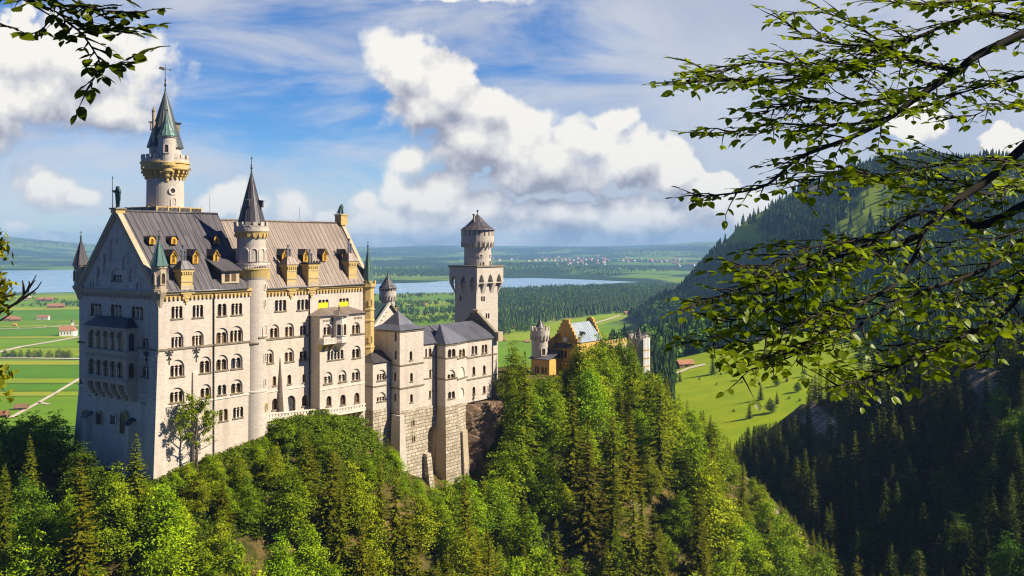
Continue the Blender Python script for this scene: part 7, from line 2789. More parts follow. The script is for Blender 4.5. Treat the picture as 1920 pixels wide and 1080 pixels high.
# single trees that stand out
def lone(kind, proto, px, py_foot, Y, py_top, label, cat, wide=1.0):
    g = P(px, py_foot, Y)
    hh = (py_foot - py_top) / FPX * Y
    return plant(kind, proto, g.x, g.y, g.z, hh, rngT, label, cat, None, wide)
pt = cw(L_of(1082, -12), -12); zt2 = tz(pt.x, pt.y)
plant('spruce_tree', CONI[2], pt.x, pt.y, zt2, (HY - 622) / FPX * pt.y - zt2, rngT, 'tall pointed spruce rising in front of the orange gatehouse', 'spruce', None, 1.0)
pt = cw(L_of(256, -7), -7); zt2 = tz(pt.x, pt.y)
plant('spruce_tree', CONI[0], pt.x, pt.y, zt2 - .5, (HY - 812) / FPX * pt.y - zt2 + .5, rngT, 'pointed spruce in front of the shaded foot of the palace corner', 'spruce', None, 1.15)
for px, top, lab in ((728, 822, 'dark narrow spruce at the foot of the quarry stone footing'),):
    pt = cw(L_of(px, -9), -9); zt2 = tz(pt.x, pt.y)
    plant('spruce_tree', CONI[3], pt.x, pt.y, zt2 - .5, (HY - top) / FPX * pt.y - zt2 + .5, rngT, lab, 'spruce', None, 1.0)
pt = cw(L_of(962, -6), -6); zt2 = tz(pt.x, pt.y)
plant('broadleaf_tree', BROAD[2], pt.x, pt.y, zt2 - .5, (HY - 640) / FPX * pt.y - zt2 + .5, rngT, 'tall yellow green tree beside the end gable of the bower wing', 'broadleaf tree', None, .9)

# thin open tree against the sunlit palace wall
def sparse_tree():
    rng = np.random.RandomState(77)
    h = 13.5
    parts = []
    trunk = np.array([[0, 0, -2], [.1, 0, 2.5], [-.15, .1, 5.0], [.2, 0, 7.5], [0, .1, 10], [.3, 0, 12.5]])
    parts.append(tube_arrays(trunk, [.34, .28, .22, .17, .11, .04], 7))
    C = []
    lim = [(3.0, 40, 4.2, .5), (3.6, 200, 4.6, .55), (5.0, -20, 4.4, .7), (5.6, 165, 4.6, .7), (6.6, 20, 3.8, .8), (7.4, 190, 4.2, .8), (8.4, 60, 3.0, 1.0), (9.0, 150, 3.2, .9), (10, 10, 2.4, 1.0), (10.8, 200, 2.2, 1.0), (2.4, -10, 4.8, .12)]
    for z0, az, ln, up in lim:
        az = R(az - CROT * 0)
        p0 = np.array([np.interp(z0, trunk[:, 2], trunk[:, 0]), 0, z0])
        s = np.linspace(0, 1, 5)
        d = np.array([math.cos(az), .35 * math.sin(az), up])
        l = p0 + np.outer(s, d) * ln + np.outer(s ** 2, (0, 0, .18)) * ln + rng.normal(0, .16, (5, 3)) * s[:, None]
        parts.append(tube_arrays(l, np.linspace(.11, .025, 5), 5))
        for k in range(7):
            sv = rng.uniform(.35, 1.0)
            b = np.array([np.interp(sv, s, l[:, i]) for i in range(3)])
            e = b + np.array([rng.normal(0, .9), rng.normal(0, .7), rng.uniform(-.1, 1.1)])
            parts.append(tube_arrays(np.array([b, (b + e) / 2 + rng.normal(0, .08, 3), e]), [.035, .025, .012], 4))
            if z0 > 2.5: C += [b + (e - b) * q for q in (.55, .85, 1.05)]
    C = np.array(C)
    idx = np.repeat(np.arange(len(C)), 22)
    pos = C[idx] + rng.normal(0, .30, (len(idx), 3))
    nn = np.tile((0, 0, 1.0), (len(idx), 1)) + rng.normal(0, .6, (len(idx), 3)); nn /= np.linalg.norm(nn, axis=1)[:, None]
    V, F = leaf_quads(pos, nn, (.40 * rng.uniform(.6, 1.3, len(idx))), rng)
    tv, tf = merge_parts(parts)
    return mesh_np('trunk', tv, tf, [BARK], smooth=True), mesh_np('crown', V, F, [BLEAF[1]], tint=rng.rand(len(idx))), h, 5
sp_ = sparse_tree()
pt = cw(L_of(368, -3.2), -3.2)
zf = (HY - 868) / FPX * pt.y
r_ = empty('sparse_tree', (pt.x, pt.y, zf), CROT)
props(r_, 'thin open tree with few leaves standing against the sunlit palace wall', 'tree')
s_ = (HY - 742) / FPX * pt.y - zf
r_.scale = (s_ / 13.5,) * 3
link('trunk', sp_[0], r_); link('crown', sp_[1], r_)

# ------------------------------------------------------------------ undergrowth on the castle slope
def leaf_mass(name, centres, radii, per, size, mat, seed, flat=.6, kind='stuff'):
    rng = np.random.RandomState(seed)
    C = np.asarray(centres, float); rad = np.asarray(radii, float)
    idx = np.repeat(np.arange(len(C)), per)
    m = len(idx)
    d = rng.normal(size=(m, 3)); d /= np.linalg.norm(d, axis=1)[:, None]
    d[:, 2] = np.abs(d[:, 2])
    rr = rad[idx] * rng.uniform(.55, 1.08, m)
    pos = C[idx] + d * rr[:, None] * (1, 1, flat)
    nn = d * .7 + (0, 0, .5) + rng.normal(0, .4, (m, 3)); nn /= np.linalg.norm(nn, axis=1)[:, None]
    V, F = leaf_quads(pos, nn, size * rng.uniform(.6, 1.4, m), rng)
    tint = np.clip(.5 + .25 * rng.normal(size=m) + .3 * rng.normal(size=len(C))[idx], 0, 1)
    o = link(name, mesh_np(name, V, F, [mat], tint=tint))
    props(o, kind=kind)
    return o
cs, rs = [], []
rngU = np.random.RandomState(8)
Ls = rngU.uniform(-70, 250, 10000); ws = rngU.uniform(-100, 12, 10000)
Ls[:2500] = rngU.uniform(-6, 66, 2500); ws[:2500] = rngU.uniform(-16, -.8, 2500)
Ls[2500:3900] = rngU.uniform(90, 150, 1400); ws[2500:3900] = rngU.uniform(-34, -5, 1400)
xs = C0.x + SA * Ls - CA * ws; ys = C0.y + CA * Ls + SA * ws
zs_all = terrain(xs, ys)
gap = vnoise(xs, ys, 14, 3, 41)
for L, w, x, y, z, g in zip(Ls, ws, xs, ys, zs_all, gap):
    if y < 110 or abs(x / y) > .6 or not (clear(L, w, -.5) or (-3 < L < 62 and w < -.8)): continue
    if w > 4 and L > -4: continue
    px, py = 960 + FPX * x / y, HY - FPX * z / y
    if py > 1200 or (872 < px < 948 and py < 930) or g > .42: continue
    rad = rngU.uniform(.9, 2.3)
    if z + rad * .8 > (HY - np.interp(px, TLX, TLY)) / FPX * y + 1.2: rad *= .6
    cs.append((x, y, z)); rs.append(rad)
print('undergrowth', len(cs))
leaf_mass('undergrowth', cs, rs, 46, .42, BUSH, 3)
# leafy mound below the terrace
mc, mr = [], []
for i in range(300):
    L = rngU.uniform(28, 62); w = rngU.uniform(-9, 2.4)
    if L > 45 and w > -1.2: continue
    p = cw(L, w)
    z = tz(p.x, p.y)
    px = 960 + FPX * p.x / p.y
    top = (HY - np.interp(px, TLX, TLY)) / FPX * p.y
    t = rngU.rand() ** .5
    zz = z + max(top - z - 1.0, 0) * t * max(0, 1 - ((w + 2.5) / 8) ** 2)
    mc.append((p.x, p.y, zz + rngU.normal(0, .7))); mr.append(rngU.uniform(.6, 2.3))
leaf_mass('shrubbery', mc, mr, 110, .44, BUSH, 4, .8)
# tufts on the rock face
tc_, tr_ = [], []
for px, py in ((883, 760), (890, 762), (900, 766), (905, 770), (898, 800), (906, 797), (913, 801), (893, 803), (890, 836), (900, 838), (915, 842), (878, 842), (866, 770), (925, 905), (915, 910), (935, 902)):
    p = P(px, py, cw(110, -5).y - 1.5)
    tc_.append(p); tr_.append(rngU.uniform(.6, 1.3))
leaf_mass('grass_tufts', tc_, tr_, 120, .32, BUSH, 6, .7)

# ------------------------------------------------------------------ the dark flank of the gorge on the right
fl = []
rngF = np.random.RandomState(19)
k = 0
fsp = []
for i in range(30000):
    Y = rngF.uniform(215, 600); X = Y * rngF.uniform(.14, .62)
    yend = 545 - 2.6 * max(X - 161, 0)
    if Y > yend + 25 or X < 112 + 0.02 * Y: continue
    if -122 + .86 * (X - 125) < -142: continue
    if cliff_strip(np.array([X]), np.array([Y]), 0)[0] or cliff_strip(np.array([X + 3.5]), np.array([Y - 7.5]), 0)[0]: continue
    if any((X - a) ** 2 + (Y - b) ** 2 < (5.0 if Y < 420 else 5.6) ** 2 for a, b in fsp[-1500:]): continue
    fsp.append((X, Y))
fsp.sort(key=lambda q: q[1])
print('flank', len(fsp))
FL_LABEL = 'dark spruce on the shaded flank of the gorge at the right'
rest = []
FTX, FTY = np.array([(1340, 870), (1370, 840), (1400, 800), (1450, 790), (1500, 772), (1516, 712), (1540, 688), (1600, 642), (1700, 597), (1920, 545), (2100, 500)], float).T
for X, Y in fsp:
    z = tz(X, Y)
    hgt = rngF.uniform(13, 29) * (.6 if rngF.rand() < .2 else 1)
    sx = 960 + FPX * X / Y; top = HY - FPX * (z + hgt) / Y
    if sx > 1990 or top > 1090: continue
    lim = np.interp(sx, FTX, FTY)
    if top < lim: hgt = (HY - lim) / FPX * Y - z
    if hgt < 5: continue
    if rngF.rand() < .16 and Y < 470: continue
    if k < 300 - nc_ind - 18:
        if rngF.rand() < .17: plant('broadleaf_tree', BROAD[4], X, Y, z - .5, hgt * .75, rngF, 'dark broadleaf tree among the spruces on the shaded gorge flank', 'broadleaf tree', 'broadleaf trees on the gorge flank')
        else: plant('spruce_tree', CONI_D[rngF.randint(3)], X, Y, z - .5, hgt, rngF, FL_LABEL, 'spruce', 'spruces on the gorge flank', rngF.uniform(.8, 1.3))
        k += 1
    else:
        rest.append((X, Y, z - .5, hgt))


# ------------------------------------------------------------------ far woods: low trees merged into single masses
def conifer_mass(name, pts, mat, seed, whorls=5, blades=6, wr=.17):
    """pts: (x, y, z, height); every tree a stack of ragged skirts"""
    rng = np.random.RandomState(seed)
    A = np.asarray(pts, float)
    n = len(A)
    V, T = [], []
    for k in range(whorls):
        t0 = .10 + .80 * k / whorls
        t1 = min(t0 + 1.7 / whorls, 1.0)
        rad = A[:, 3] * wr * (1 - t0) * rng.uniform(.85, 1.2, n) + .25
        a0 = rng.rand(n) * 6.28
        for b in range(blades):
            a = a0 + 6.283 * b / blades + rng.normal(0, .12, n)
            da = 6.283 / blades * .62
            rj = rad * rng.uniform(.75, 1.25, n)
            zb = A[:, 2] + A[:, 3] * (t0 + rng.normal(0, .012, n))
            v0 = np.stack([A[:, 0], A[:, 1], A[:, 2] + A[:, 3] * t1], 1)
            v1 = np.stack([A[:, 0] + rj * np.cos(a - da), A[:, 1] + rj * np.sin(a - da), zb], 1)
            v2 = np.stack([A[:, 0] + rj * 1.1 * np.cos(a), A[:, 1] + rj * 1.1 * np.sin(a), zb - A[:, 3] * .035], 1)
            v3 = np.stack([A[:, 0] + rj * np.cos(a + da), A[:, 1] + rj * np.sin(a + da), zb], 1)
            V.append(np.stack([v0, v1, v2, v3], 1))
            T.append(np.zeros(n))
    base = rng.rand(n)
    V = np.concatenate(V).reshape(-1, 3)
    F = np.arange(len(V)).reshape(-1, 4)
    tint = np.clip(np.tile(base, whorls * blades) + rng.normal(0, .18, len(F)), 0, 1)
    o = link(name, mesh_np(name, V, F, [mat], tint=tint))
    props(o, kind='stuff')
    return o


def broad_mass(name, pts, mat, seed, clumps=9, per=9, rr=.42):
    rng = np.random.RandomState(seed)
    A = np.asarray(pts, float)
    n = len(A)
    idx = np.repeat(np.arange(n), clumps)
    m = len(idx)
    d = rng.normal(size=(m, 3)); d /= np.linalg.norm(d, axis=1)[:, None]
    c = A[idx, :3] + d * (A[idx, 3] * rng.uniform(.12, .30, m))[:, None] * (1, 1, .95)
    c[:, 2] += A[idx, 3] * .52
    id2 = np.repeat(np.arange(m), per)
    q = len(id2)
    e = rng.normal(size=(q, 3)); e /= np.linalg.norm(e, axis=1)[:, None]
    h = A[idx[id2], 3]
    pos = c[id2] + e * (h * .17)[:, None]
    nn = e + rng.normal(0, .35, (q, 3)); nn /= np.linalg.norm(nn, axis=1)[:, None]
    V, F = leaf_quads(pos, nn, h * rr * .55 * rng.uniform(.6, 1.2, q), rng, .8)
    tint = np.clip(rng.rand(n)[idx[id2]] * .6 + .2 + rng.normal(0, .18, q), 0, 1)
    o = link(name, mesh_np(name, V, F, [mat], tint=tint))
    props(o, kind='stuff')
    return o

if rest:
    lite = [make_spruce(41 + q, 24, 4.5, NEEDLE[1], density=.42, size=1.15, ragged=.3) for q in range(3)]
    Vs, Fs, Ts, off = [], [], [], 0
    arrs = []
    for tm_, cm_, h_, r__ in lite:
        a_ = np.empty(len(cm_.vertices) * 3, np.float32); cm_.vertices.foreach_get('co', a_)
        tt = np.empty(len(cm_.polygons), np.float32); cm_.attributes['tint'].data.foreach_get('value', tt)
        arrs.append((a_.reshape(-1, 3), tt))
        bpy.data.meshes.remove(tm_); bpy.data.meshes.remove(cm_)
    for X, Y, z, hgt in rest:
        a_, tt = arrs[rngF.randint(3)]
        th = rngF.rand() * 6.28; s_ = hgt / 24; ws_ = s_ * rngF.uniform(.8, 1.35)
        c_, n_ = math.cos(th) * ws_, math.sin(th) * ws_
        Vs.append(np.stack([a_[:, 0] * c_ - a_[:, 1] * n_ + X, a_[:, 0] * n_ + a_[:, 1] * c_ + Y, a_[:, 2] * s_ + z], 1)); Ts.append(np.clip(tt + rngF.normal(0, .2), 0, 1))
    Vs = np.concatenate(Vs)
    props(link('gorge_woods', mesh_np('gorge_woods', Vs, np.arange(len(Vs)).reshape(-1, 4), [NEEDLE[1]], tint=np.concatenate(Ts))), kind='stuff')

# mountain forest
rngM = np.random.RandomState(23)
N0 = 60000
yy = 570 + (3300 - 570) * rngM.rand(N0) ** .8
xx = yy * rngM.uniform(.10, .60, N0)
zz = terrain(xx, yy)
g1 = vnoise(xx, yy, 120, 5, 22)
clr = vnoise(xx, yy, 150, 4, 62)
onm = zz > -186
open_top = (zz > -10) & (g1 < .03) & (vnoise(xx, yy, 210, 3, 23) > -.16)
rocky = (zz > 0) & (g1 > .30)
mead = (yy < 985) & (xx > .168 * yy) & (xx < 305 + .12 * (yy - 700))
keep = onm & ~mead & ~(open_top & (rngM.rand(N0) > .05)) & ~(rocky & (rngM.rand(N0) > .25)) & (clr < .44)
keep &= rngM.rand(N0) < np.clip(1.5 - (yy - 1000) / 2600, .55, 1) * np.where(yy < 1000, .8, 1)
xx, yy, zz = xx[keep], yy[keep], zz[keep]
bl = ((vnoise(xx, yy, 140, 3, 64) > .12) & (rngM.rand(len(xx)) < .7) | (rngM.rand(len(xx)) < .05)) & (zz < 90)
hh = rngM.uniform(15, 33, len(xx)) * np.where(zz > 60, .75, 1)
print('indiv', nb_ind, nc_ind, k)
print('mountain', len(xx), bl.sum())
conifer_mass('mountain_forest', np.stack([xx, yy, zz - .5, hh], 1)[~bl][:24000], FARCON, 52, 4, 5)
broad_mass('mountain_broadleaf_wood', np.stack([xx, yy, zz - .5, hh * .75], 1)[bl][:4600], FARLEAF, 53, 7, 7)


# woods and hedgerows of the plain, filled into outlines read off the photograph
def in_poly(x, y, poly):
    c = np.zeros(len(x), bool)
    n = len(poly)
    for i in range(n):
        x0, y0 = poly[i]; x1, y1 = poly[(i + 1) % n]
        cond = ((y0 > y) != (y1 > y))
        t = (y - y0) / (y1 - y0 + 1e-12)
        c ^= cond & (x < x0 + t * (x1 - x0))
    return c

def fill_plain(poly, spacing, rng, limit=5000, gapscale=None):
    P3 = [on_plain(a, b) for a, b in poly]
    pl = [(p.x, p.y) for p in P3]
    xs = np.array(pl)
    lo, hi = xs.min(0), xs.max(0)
    area = (hi[0] - lo[0]) * (hi[1] - lo[1])
    n = min(int(area / spacing ** 2), 60000)
    X = rng.uniform(lo[0], hi[0], n); Y = rng.uniform(lo[1], hi[1], n)
    k = in_poly(X, Y, pl)
    if gapscale is not None: k &= vnoise(X, Y, gapscale, 3, 77) < .12
    X, Y = X[k][:limit], Y[k][:limit]
    return X, Y
rngP = np.random.RandomState(91)
con, brd = [], []
def add(poly, spacing, kind, h0, h1, limit=4000, gap=None):
    X, Y = fill_plain(poly, spacing, rngP, limit, gap)
    for x, y in zip(X, Y):
        z = tz(x, y)
        (con if (kind == 'c' or (kind == 'm' and rngP.rand() < .6)) else brd).append((x, y, z - .3, rngP.uniform(h0, h1)))
add([(868, 560), (930, 548), (1010, 543), (1110, 540), (1290, 538), (1330, 545), (1330, 566), (1200, 566), (1060, 572), (930, 580), (868, 582)], 19, 'm', 18, 30, 4200)
add([(858, 598), (930, 590), (1010, 580), (1090, 570), (1200, 563), (1260, 570), (1190, 586), (1110, 592), (1010, 607), (940, 617), (880, 612)], 15, 'c', 18, 30, 2600)
add([(700, 553), (850, 552), (860, 558), (800, 560), (700, 560)], 26, 'm', 9, 15, 500, 240)
add([(640, 572), (850, 566), (860, 576), (700, 582), (640, 582)], 22, 'b', 12, 20, 500, 200)
add([(640, 588), (700, 586), (860, 580), (860, 590), (760, 594), (640, 598)], 18, 'm', 12, 22, 500, 160)
add([(700, 600), (860, 596), (860, 606), (700, 612)], 16, 'b', 10, 18, 260, 120)
add([(930, 560), (985, 556), (1000, 575), (940, 584)], 18, 'm', 12, 24, 300, 160)
add([(920, 612), (1000, 606), (1012, 622), (940, 630), (920, 626)], 13, 'b', 10, 18, 220, 110)
add([(-120, 552), (160, 550), (220, 550), (220, 553.5), (60, 555), (-120, 556)], 26, 'b', 10, 16, 420, 260)
add([(-120, 562), (230, 559), (230, 563), (-120, 567)], 26, 'b', 10, 18, 300, 220)
add([(-120, 571), (230, 568), (240, 575), (60, 577), (-120, 577)], 22, 'b', 10, 20, 380, 240)
# beyond the lake: dark belts of wood
far_belts = [[(690, 502), (860, 500), (860, 508), (840, 521), (690, 528)], [(930, 500), (1060, 498), (1230, 505), (1300, 517), (1180, 524), (1040, 519), (935, 518)], [(690, 476), (860, 474), (860, 480), (690, 484)],
             [(940, 482), (1050, 476), (1360, 482), (1360, 488), (1100, 487), (940, 490)], [(-160, 480), (160, 478), (160, 484), (-160, 488)], [(-160, 489), (60, 488), (80, 495), (-160, 496.5)], [(118, 489), (160, 488), (160, 495), (118, 496)], [(700, 488), (860, 486), (860, 493), (700, 497)]]
for fb_ in far_belts:
    add(fb_, 52, 'm', 20, 32, 1900, 900)
conifer_mass('plain_conifer_wood', con, FARCON, 54, 3, 5)
broad_mass('plain_broadleaf_wood', brd, FARLEAF, 55, 6, 6)
print('plain', len(con), len(brd))

# ------------------------------------------------------------------ things on the plain
def plain_tree(proto, kind, px, py, hgt, label, cat, group=None, wide=1.0):
    p = on_plain(px, py)
    return plant(kind, proto, p.x, p.y, PLAIN, hgt, rngT, label, cat, group, wide)
for px in (10, 24, 38, 53, 66, 74, 93, 111, 121, 129):
    plain_tree(BROAD[[3, 6, 5][int(px) % 3]], 'broadleaf_tree', px, 671, 13 + (px % 7) * .7, 'round dark tree in the row along the straight road on the plain', 'broadleaf tree', 'roadside trees on the plain', 1.5)

def farmhouse(name, label, cat, px, py, ln, wd, ht, rot, wall, roof, group=None, z=PLAIN, pos=None, rise=None):
    p = pos or on_plain(px, py)
    root = props(empty(name, (p.x, p.y, z if pos is None else p.z), rot), label, cat, group)
    mb = MB()
    hl, hw = ln / 2, wd / 2
    rise = rise or hw * .85
    mb.box(-hl, hl, -hw, hw, -1.5, ht, wall)
    mb.mesh_faces([(-hl, -hw, ht), (-hl, hw, ht), (-hl, 0, ht + rise), (hl, -hw, ht), (hl, hw, ht), (hl, 0, ht + rise)], [(0, 2, 1), (3, 4, 5)], wall)
    mb.build('wall', root)
    mb = MB()
    o = .7
    for s in (-1, 1):
        q = [(-hl - o, s * (hw + o), ht - o * .8), (hl + o, s * (hw + o), ht - o * .8), (hl + o, 0, ht + rise + .1), (-hl - o, 0, ht + rise + .1)]
        roof_slab(mb, q if s < 0 else q[::-1], .3, roof)
    mb.build('roof', root)
    db = MB(); db.box(-1.6, 1.6, -hw - .12, -hw + .05, 0, 2.8, IRON)
    db.build('door', root)
    return root
farmhouse('barn', 'long red roofed barn on the green plain, left one of the pair near the twigs', 'barn', 19, 601.5, 30, 15, 7, .25, BARNWOOD, REDTILE)
farmhouse('barn', 'shorter red roofed barn standing close behind the long barn on the plain', 'barn', 30, 602.5, 22, 14, 6, .25, BARNWOOD, REDTILE)
farmhouse('barn', 'single red roofed barn alone on the plain between the barn pair and church', 'barn', 81, 599.5, 30, 14, 7, .1, WHITE, REDTILE)
for px, py in ((78, 565), (92, 565), (112, 577.5), (98, 578)):
    farmhouse('farmhouse', 'small red roofed farmhouse among the trees near the left lake shore', 'farmhouse', px, py, 28, 16, 8, (px % 5) * .1, WHITE if px % 2 else BARNWOOD, REDTILE, 'farmhouses by the left lake shore')
farmhouse('hut', 'small brown hut beside the pale track at the lower left plain', 'hut', 40, 769, 14, 9, 4, .2, BARNWOOD, BARNWOOD)
farmhouse('hut', 'red roofed hut at the lower left edge of the plain', 'hut', 2, 783, 16, 10, 4, .1, BARNWOOD, REDTILE)
farmhouse('hut', 'tiny yellow hut on the plain below the barn pair', 'hut', 28, 611, 9, 7, 4, .1, YWOOD, YWOOD)

# white pilgrimage church with an onion-capped tower
cp = on_plain(127, 630)
CH = props(empty('church', (cp.x, cp.y, PLAIN), R(20)), 'white church with red roof and slim white tower alone on the plain', 'church')
mb = MB()
mb.box(-16, 12, -8, 8, -1, 13, WHITE)
mb.mesh_faces([(-16, -8, 13), (-16, 8, 13), (-16, 0, 22)], [(0, 2, 1)], WHITE)
mb.lathe(12, 0, [(8, -1), (8, 13)], 12, WHITE)
mb.build('wall', CH)
mb = MB()
for s in (-1, 1):
    q = [(-17, s * 9, 12.4), (12, s * 9, 12.4), (12, 0, 22.3), (-17, 0, 22.3)]
    roof_slab(mb, q if s < 0 else q[::-1], .4, REDTILE)
mb.lathe(12, 0, [(9, 12.4), (0.05, 22.2)], 12, REDTILE)
mb.build('roof', CH)
mb = MB()
mb.box(6.5, 11.5, 8.2, 13.2, -1, 30, WHITE)
mb.build('bell_tower', CH)
mb = MB(); mb.lathe(9, 10.7, [(3.4, 30), (3.9, 31.5), (3.2, 33.5), (1.2, 35.2), (1.6, 36.5), (.3, 38), (0, 40)], 12, DARKTRIM)
mb.build('onion_cap', CH)
for k in range(4):
    mb = MB(); x = -12 + k * 6
    mb.box(x - .9, x + .9, -8.15, -7.95, 4, 10, IRON)
    mb.build('window', CH)
mb = MB(); mb.box(-16.15, -15.95, -1.4, 1.4, 0, 4, IRON); mb.build('door', CH)

# farmhouses between the towers
for px, py, lab in ((793, 574, 'pale farmhouse beyond the square tower by the lakeside woods'), (957, 566, 'brown farmhouse under the trees right of the square tower'), (1181, 590, 'long brown roofed farm on the light green meadow right of the woods'), (1188, 592, 'small barn beside the long farm on the light meadow')):
    farmhouse('farmhouse', lab, 'farmhouse', px, py, 34 if px == 1181 else 18, 13, 5, .3, BARNWOOD, REDTILE)
for px, py, lab in ((964, 615, 'red roofed hut at the wood edge left of the gate tower'), (989, 643, 'tiny hut on the meadow left of the gate tower'), (939, 640, 'red roofed barn just right of the bower wing')):
    farmhouse('hut', lab, 'hut', px, py, 18 if px == 939 else 9, 8, 3.5, .2, BARNWOOD, REDTILE)

# village beyond the lake
rngV = np.random.RandomState(3)
hb = MB(); hl, hw, ht, ri = 11, 8, 8, 6
hb.box(-hl, hl, -hw, hw, -4, ht, WHITE)
hb.mesh_faces([(-hl, -hw, ht), (-hl, hw, ht), (-hl, 0, ht + ri), (hl, -hw, ht), (hl, hw, ht), (hl, 0, ht + ri)], [(0, 2, 1), (3, 4, 5)], WHITE)
for s in (-1, 1):
    q = [(-hl - 1, s * (hw + 1), ht - .6), (hl + 1, s * (hw + 1), ht - .6), (hl + 1, 0, ht + ri + .2), (-hl - 1, 0, ht + ri + .2)]
    roof_slab(hb, q if s < 0 else q[::-1], .4, REDTILE)
house_me = hb.data('village_house')
for i in range(120):
    if i < 84: px, py = rngV.normal(1075, 52), rngV.normal(493, 4.0)
    else: px, py = rngV.normal(1260, 45), rngV.normal(497, 3.0)
    if not 484 < py < 505: continue
    p = on_plain(px, py)
    o = link('village_house', house_me, None, (p.x, p.y, tz(p.x, p.y) + .5), (0, 0, rngV.rand() * 3.1))
    s = rngV.uniform(1.0, 1.9); o.scale = (s, s, s * .9)
    props(o, 'far white house with a red roof in the village beyond the lake', 'house', 'village houses beyond the lake')

# cars on the far road
CAR = [mat_plain('white_car_paint', (.7, .7, .7), .3, .02), mat_plain('red_car_paint', (.4, .05, .04), .3, .02)]
for i, (px, py, lab) in enumerate(((34, 616.3, 'white car on the far pale road, nearest the left edge'), (84, 614.2, 'white car on the far pale road, between its two neighbours'), (111, 612.6, 'white car on the far pale road, closest to the church'), (85, 643.4, 'white car on the curving pale lane below the church'))):
    p = on_plain(px, py)
    root = props(empty('car', (p.x, p.y, PLAIN + 1.4), .1), lab, 'car')
    mb = MB()
    mb.hexa([(-2.3, -.9, .35), (2.3, -.9, .35), (2.3, .9, .35), (-2.3, .9, .35)], [(-2.2, -.85, .95), (2.2, -.85, .95), (2.2, .85, .95), (-2.2, .85, .95)], CAR[0])
    mb.hexa([(-1.5, -.8, .951), (1.2, -.8, .951), (1.2, .8, .951), (-1.5, .8, .951)], [(-1.1, -.7, 1.5), (.7, -.7, 1.5), (.7, .7, 1.5), (-1.1, .7, 1.5)], CAR[0])
    mb.build('body', root)
    for sx in (-1.4, 1.4):
        for sy in (-.9, .9):
            wb = MB(); wb.lathe(0, 0, [(.0, -.1), (.34, -.1), (.34, .1), (0, .1)], 10, IRON)
            link('wheel', wb.data('wheel'), root, (sx, sy, .34), (R(90), 0, 0))

# ------------------------------------------------------------------ sunny meadow: barn, lane and single trees
def on_ground(px, py, y0=300, y1=2500):
    """first point of the terrain that shows at a photograph pixel"""
    ys = np.linspace(y0, y1, 1800)
    xs = (px - 960) / FPX * ys
    zr = (HY - py) / FPX * ys
    zt_ = terrain(xs, ys)
    hit = np.where(zt_ >= zr)[0]
    i = hit[0] if len(hit) else len(ys) - 1
    return Vector((xs[i], ys[i], zt_[i]))
p = on_ground(1284, 688, 600)
farmhouse('barn', 'brown timber barn with a red roof at the edge of the sunny meadow', 'barn', 0, 0, 16, 8, 3.6, .35, BARNWOOD, REDTILE, pos=p)
MEADOW = [(1337, 702, 664, 'c', 'lone dark spruce on the sunny meadow beside the barn'), (1275, 716, 694, 'c', 'small spruce at the left edge of the sunny meadow'),
          (1426, 750, 717, 'c', 'dense round topped spruce low on the sunny meadow'), (1457, 758, 733, 'c', 'small pointed spruce right of the dense one on the meadow'),
          (1446, 774, 745, 'b', 'dark round tree lowest on the sunny meadow'), (1495, 735, 714, 'b', 'light green young tree on the upper right meadow'),
          (1457, 724, 704, 'b', 'dark round bush tree under the overhanging beech twigs'), (1405, 785, 752, 'c', 'spruce at the lower edge of the meadow above the gorge trees'),
          (1475, 716, 699, 'c', 'small dark spruce on the slope under the beech leaves'), (1508, 706, 690, 'b', 'small tree at the far right of the meadow')]
for px, pf, pt_, k_, lab in MEADOW:
    g = on_ground(px, pf, 560)
    hh = (pf - pt_) / FPX * g.y
    plant('spruce_tree' if k_ == 'c' else 'broadleaf_tree', CONI_D[0] if k_ == 'c' else BROAD[4], g.x, g.y, g.z - .2, hh, rngT, lab, 'spruce' if k_ == 'c' else 'broadleaf tree', None, 1.5 if k_ == 'c' else 1.1)
for i, (px, py) in enumerate(((1352, 703), (1363, 700), (1312, 712), (1391, 718), (1344, 722), (1480, 748), (1500, 752), (1376, 772))):
    g = on_ground(px, py, 560)
    plant('shrub', BROAD[6], g.x, g.y, g.z - .3, 2.6, rngT, 'small round shrub dotting the sunny meadow', 'shrub', 'shrubs on the sunny meadow', 1.4)
# lane by the barn
lm_ = MB()
lp = [on_ground(a, b, 600) for a, b in ((1262, 702), (1278, 697), (1290, 692), (1306, 688), (1322, 684))]
for a, b in zip(lp[:-1], lp[1:]):
    lm_.face([(a.x, a.y - 3.5, a.z + .5), (b.x, b.y - 3.5, b.z + .5), (b.x, b.y + 3.5, b.z + .9), (a.x, a.y + 3.5, a.z + .9)], TRACK)
o = lm_.build('path'); props(o, kind='structure')

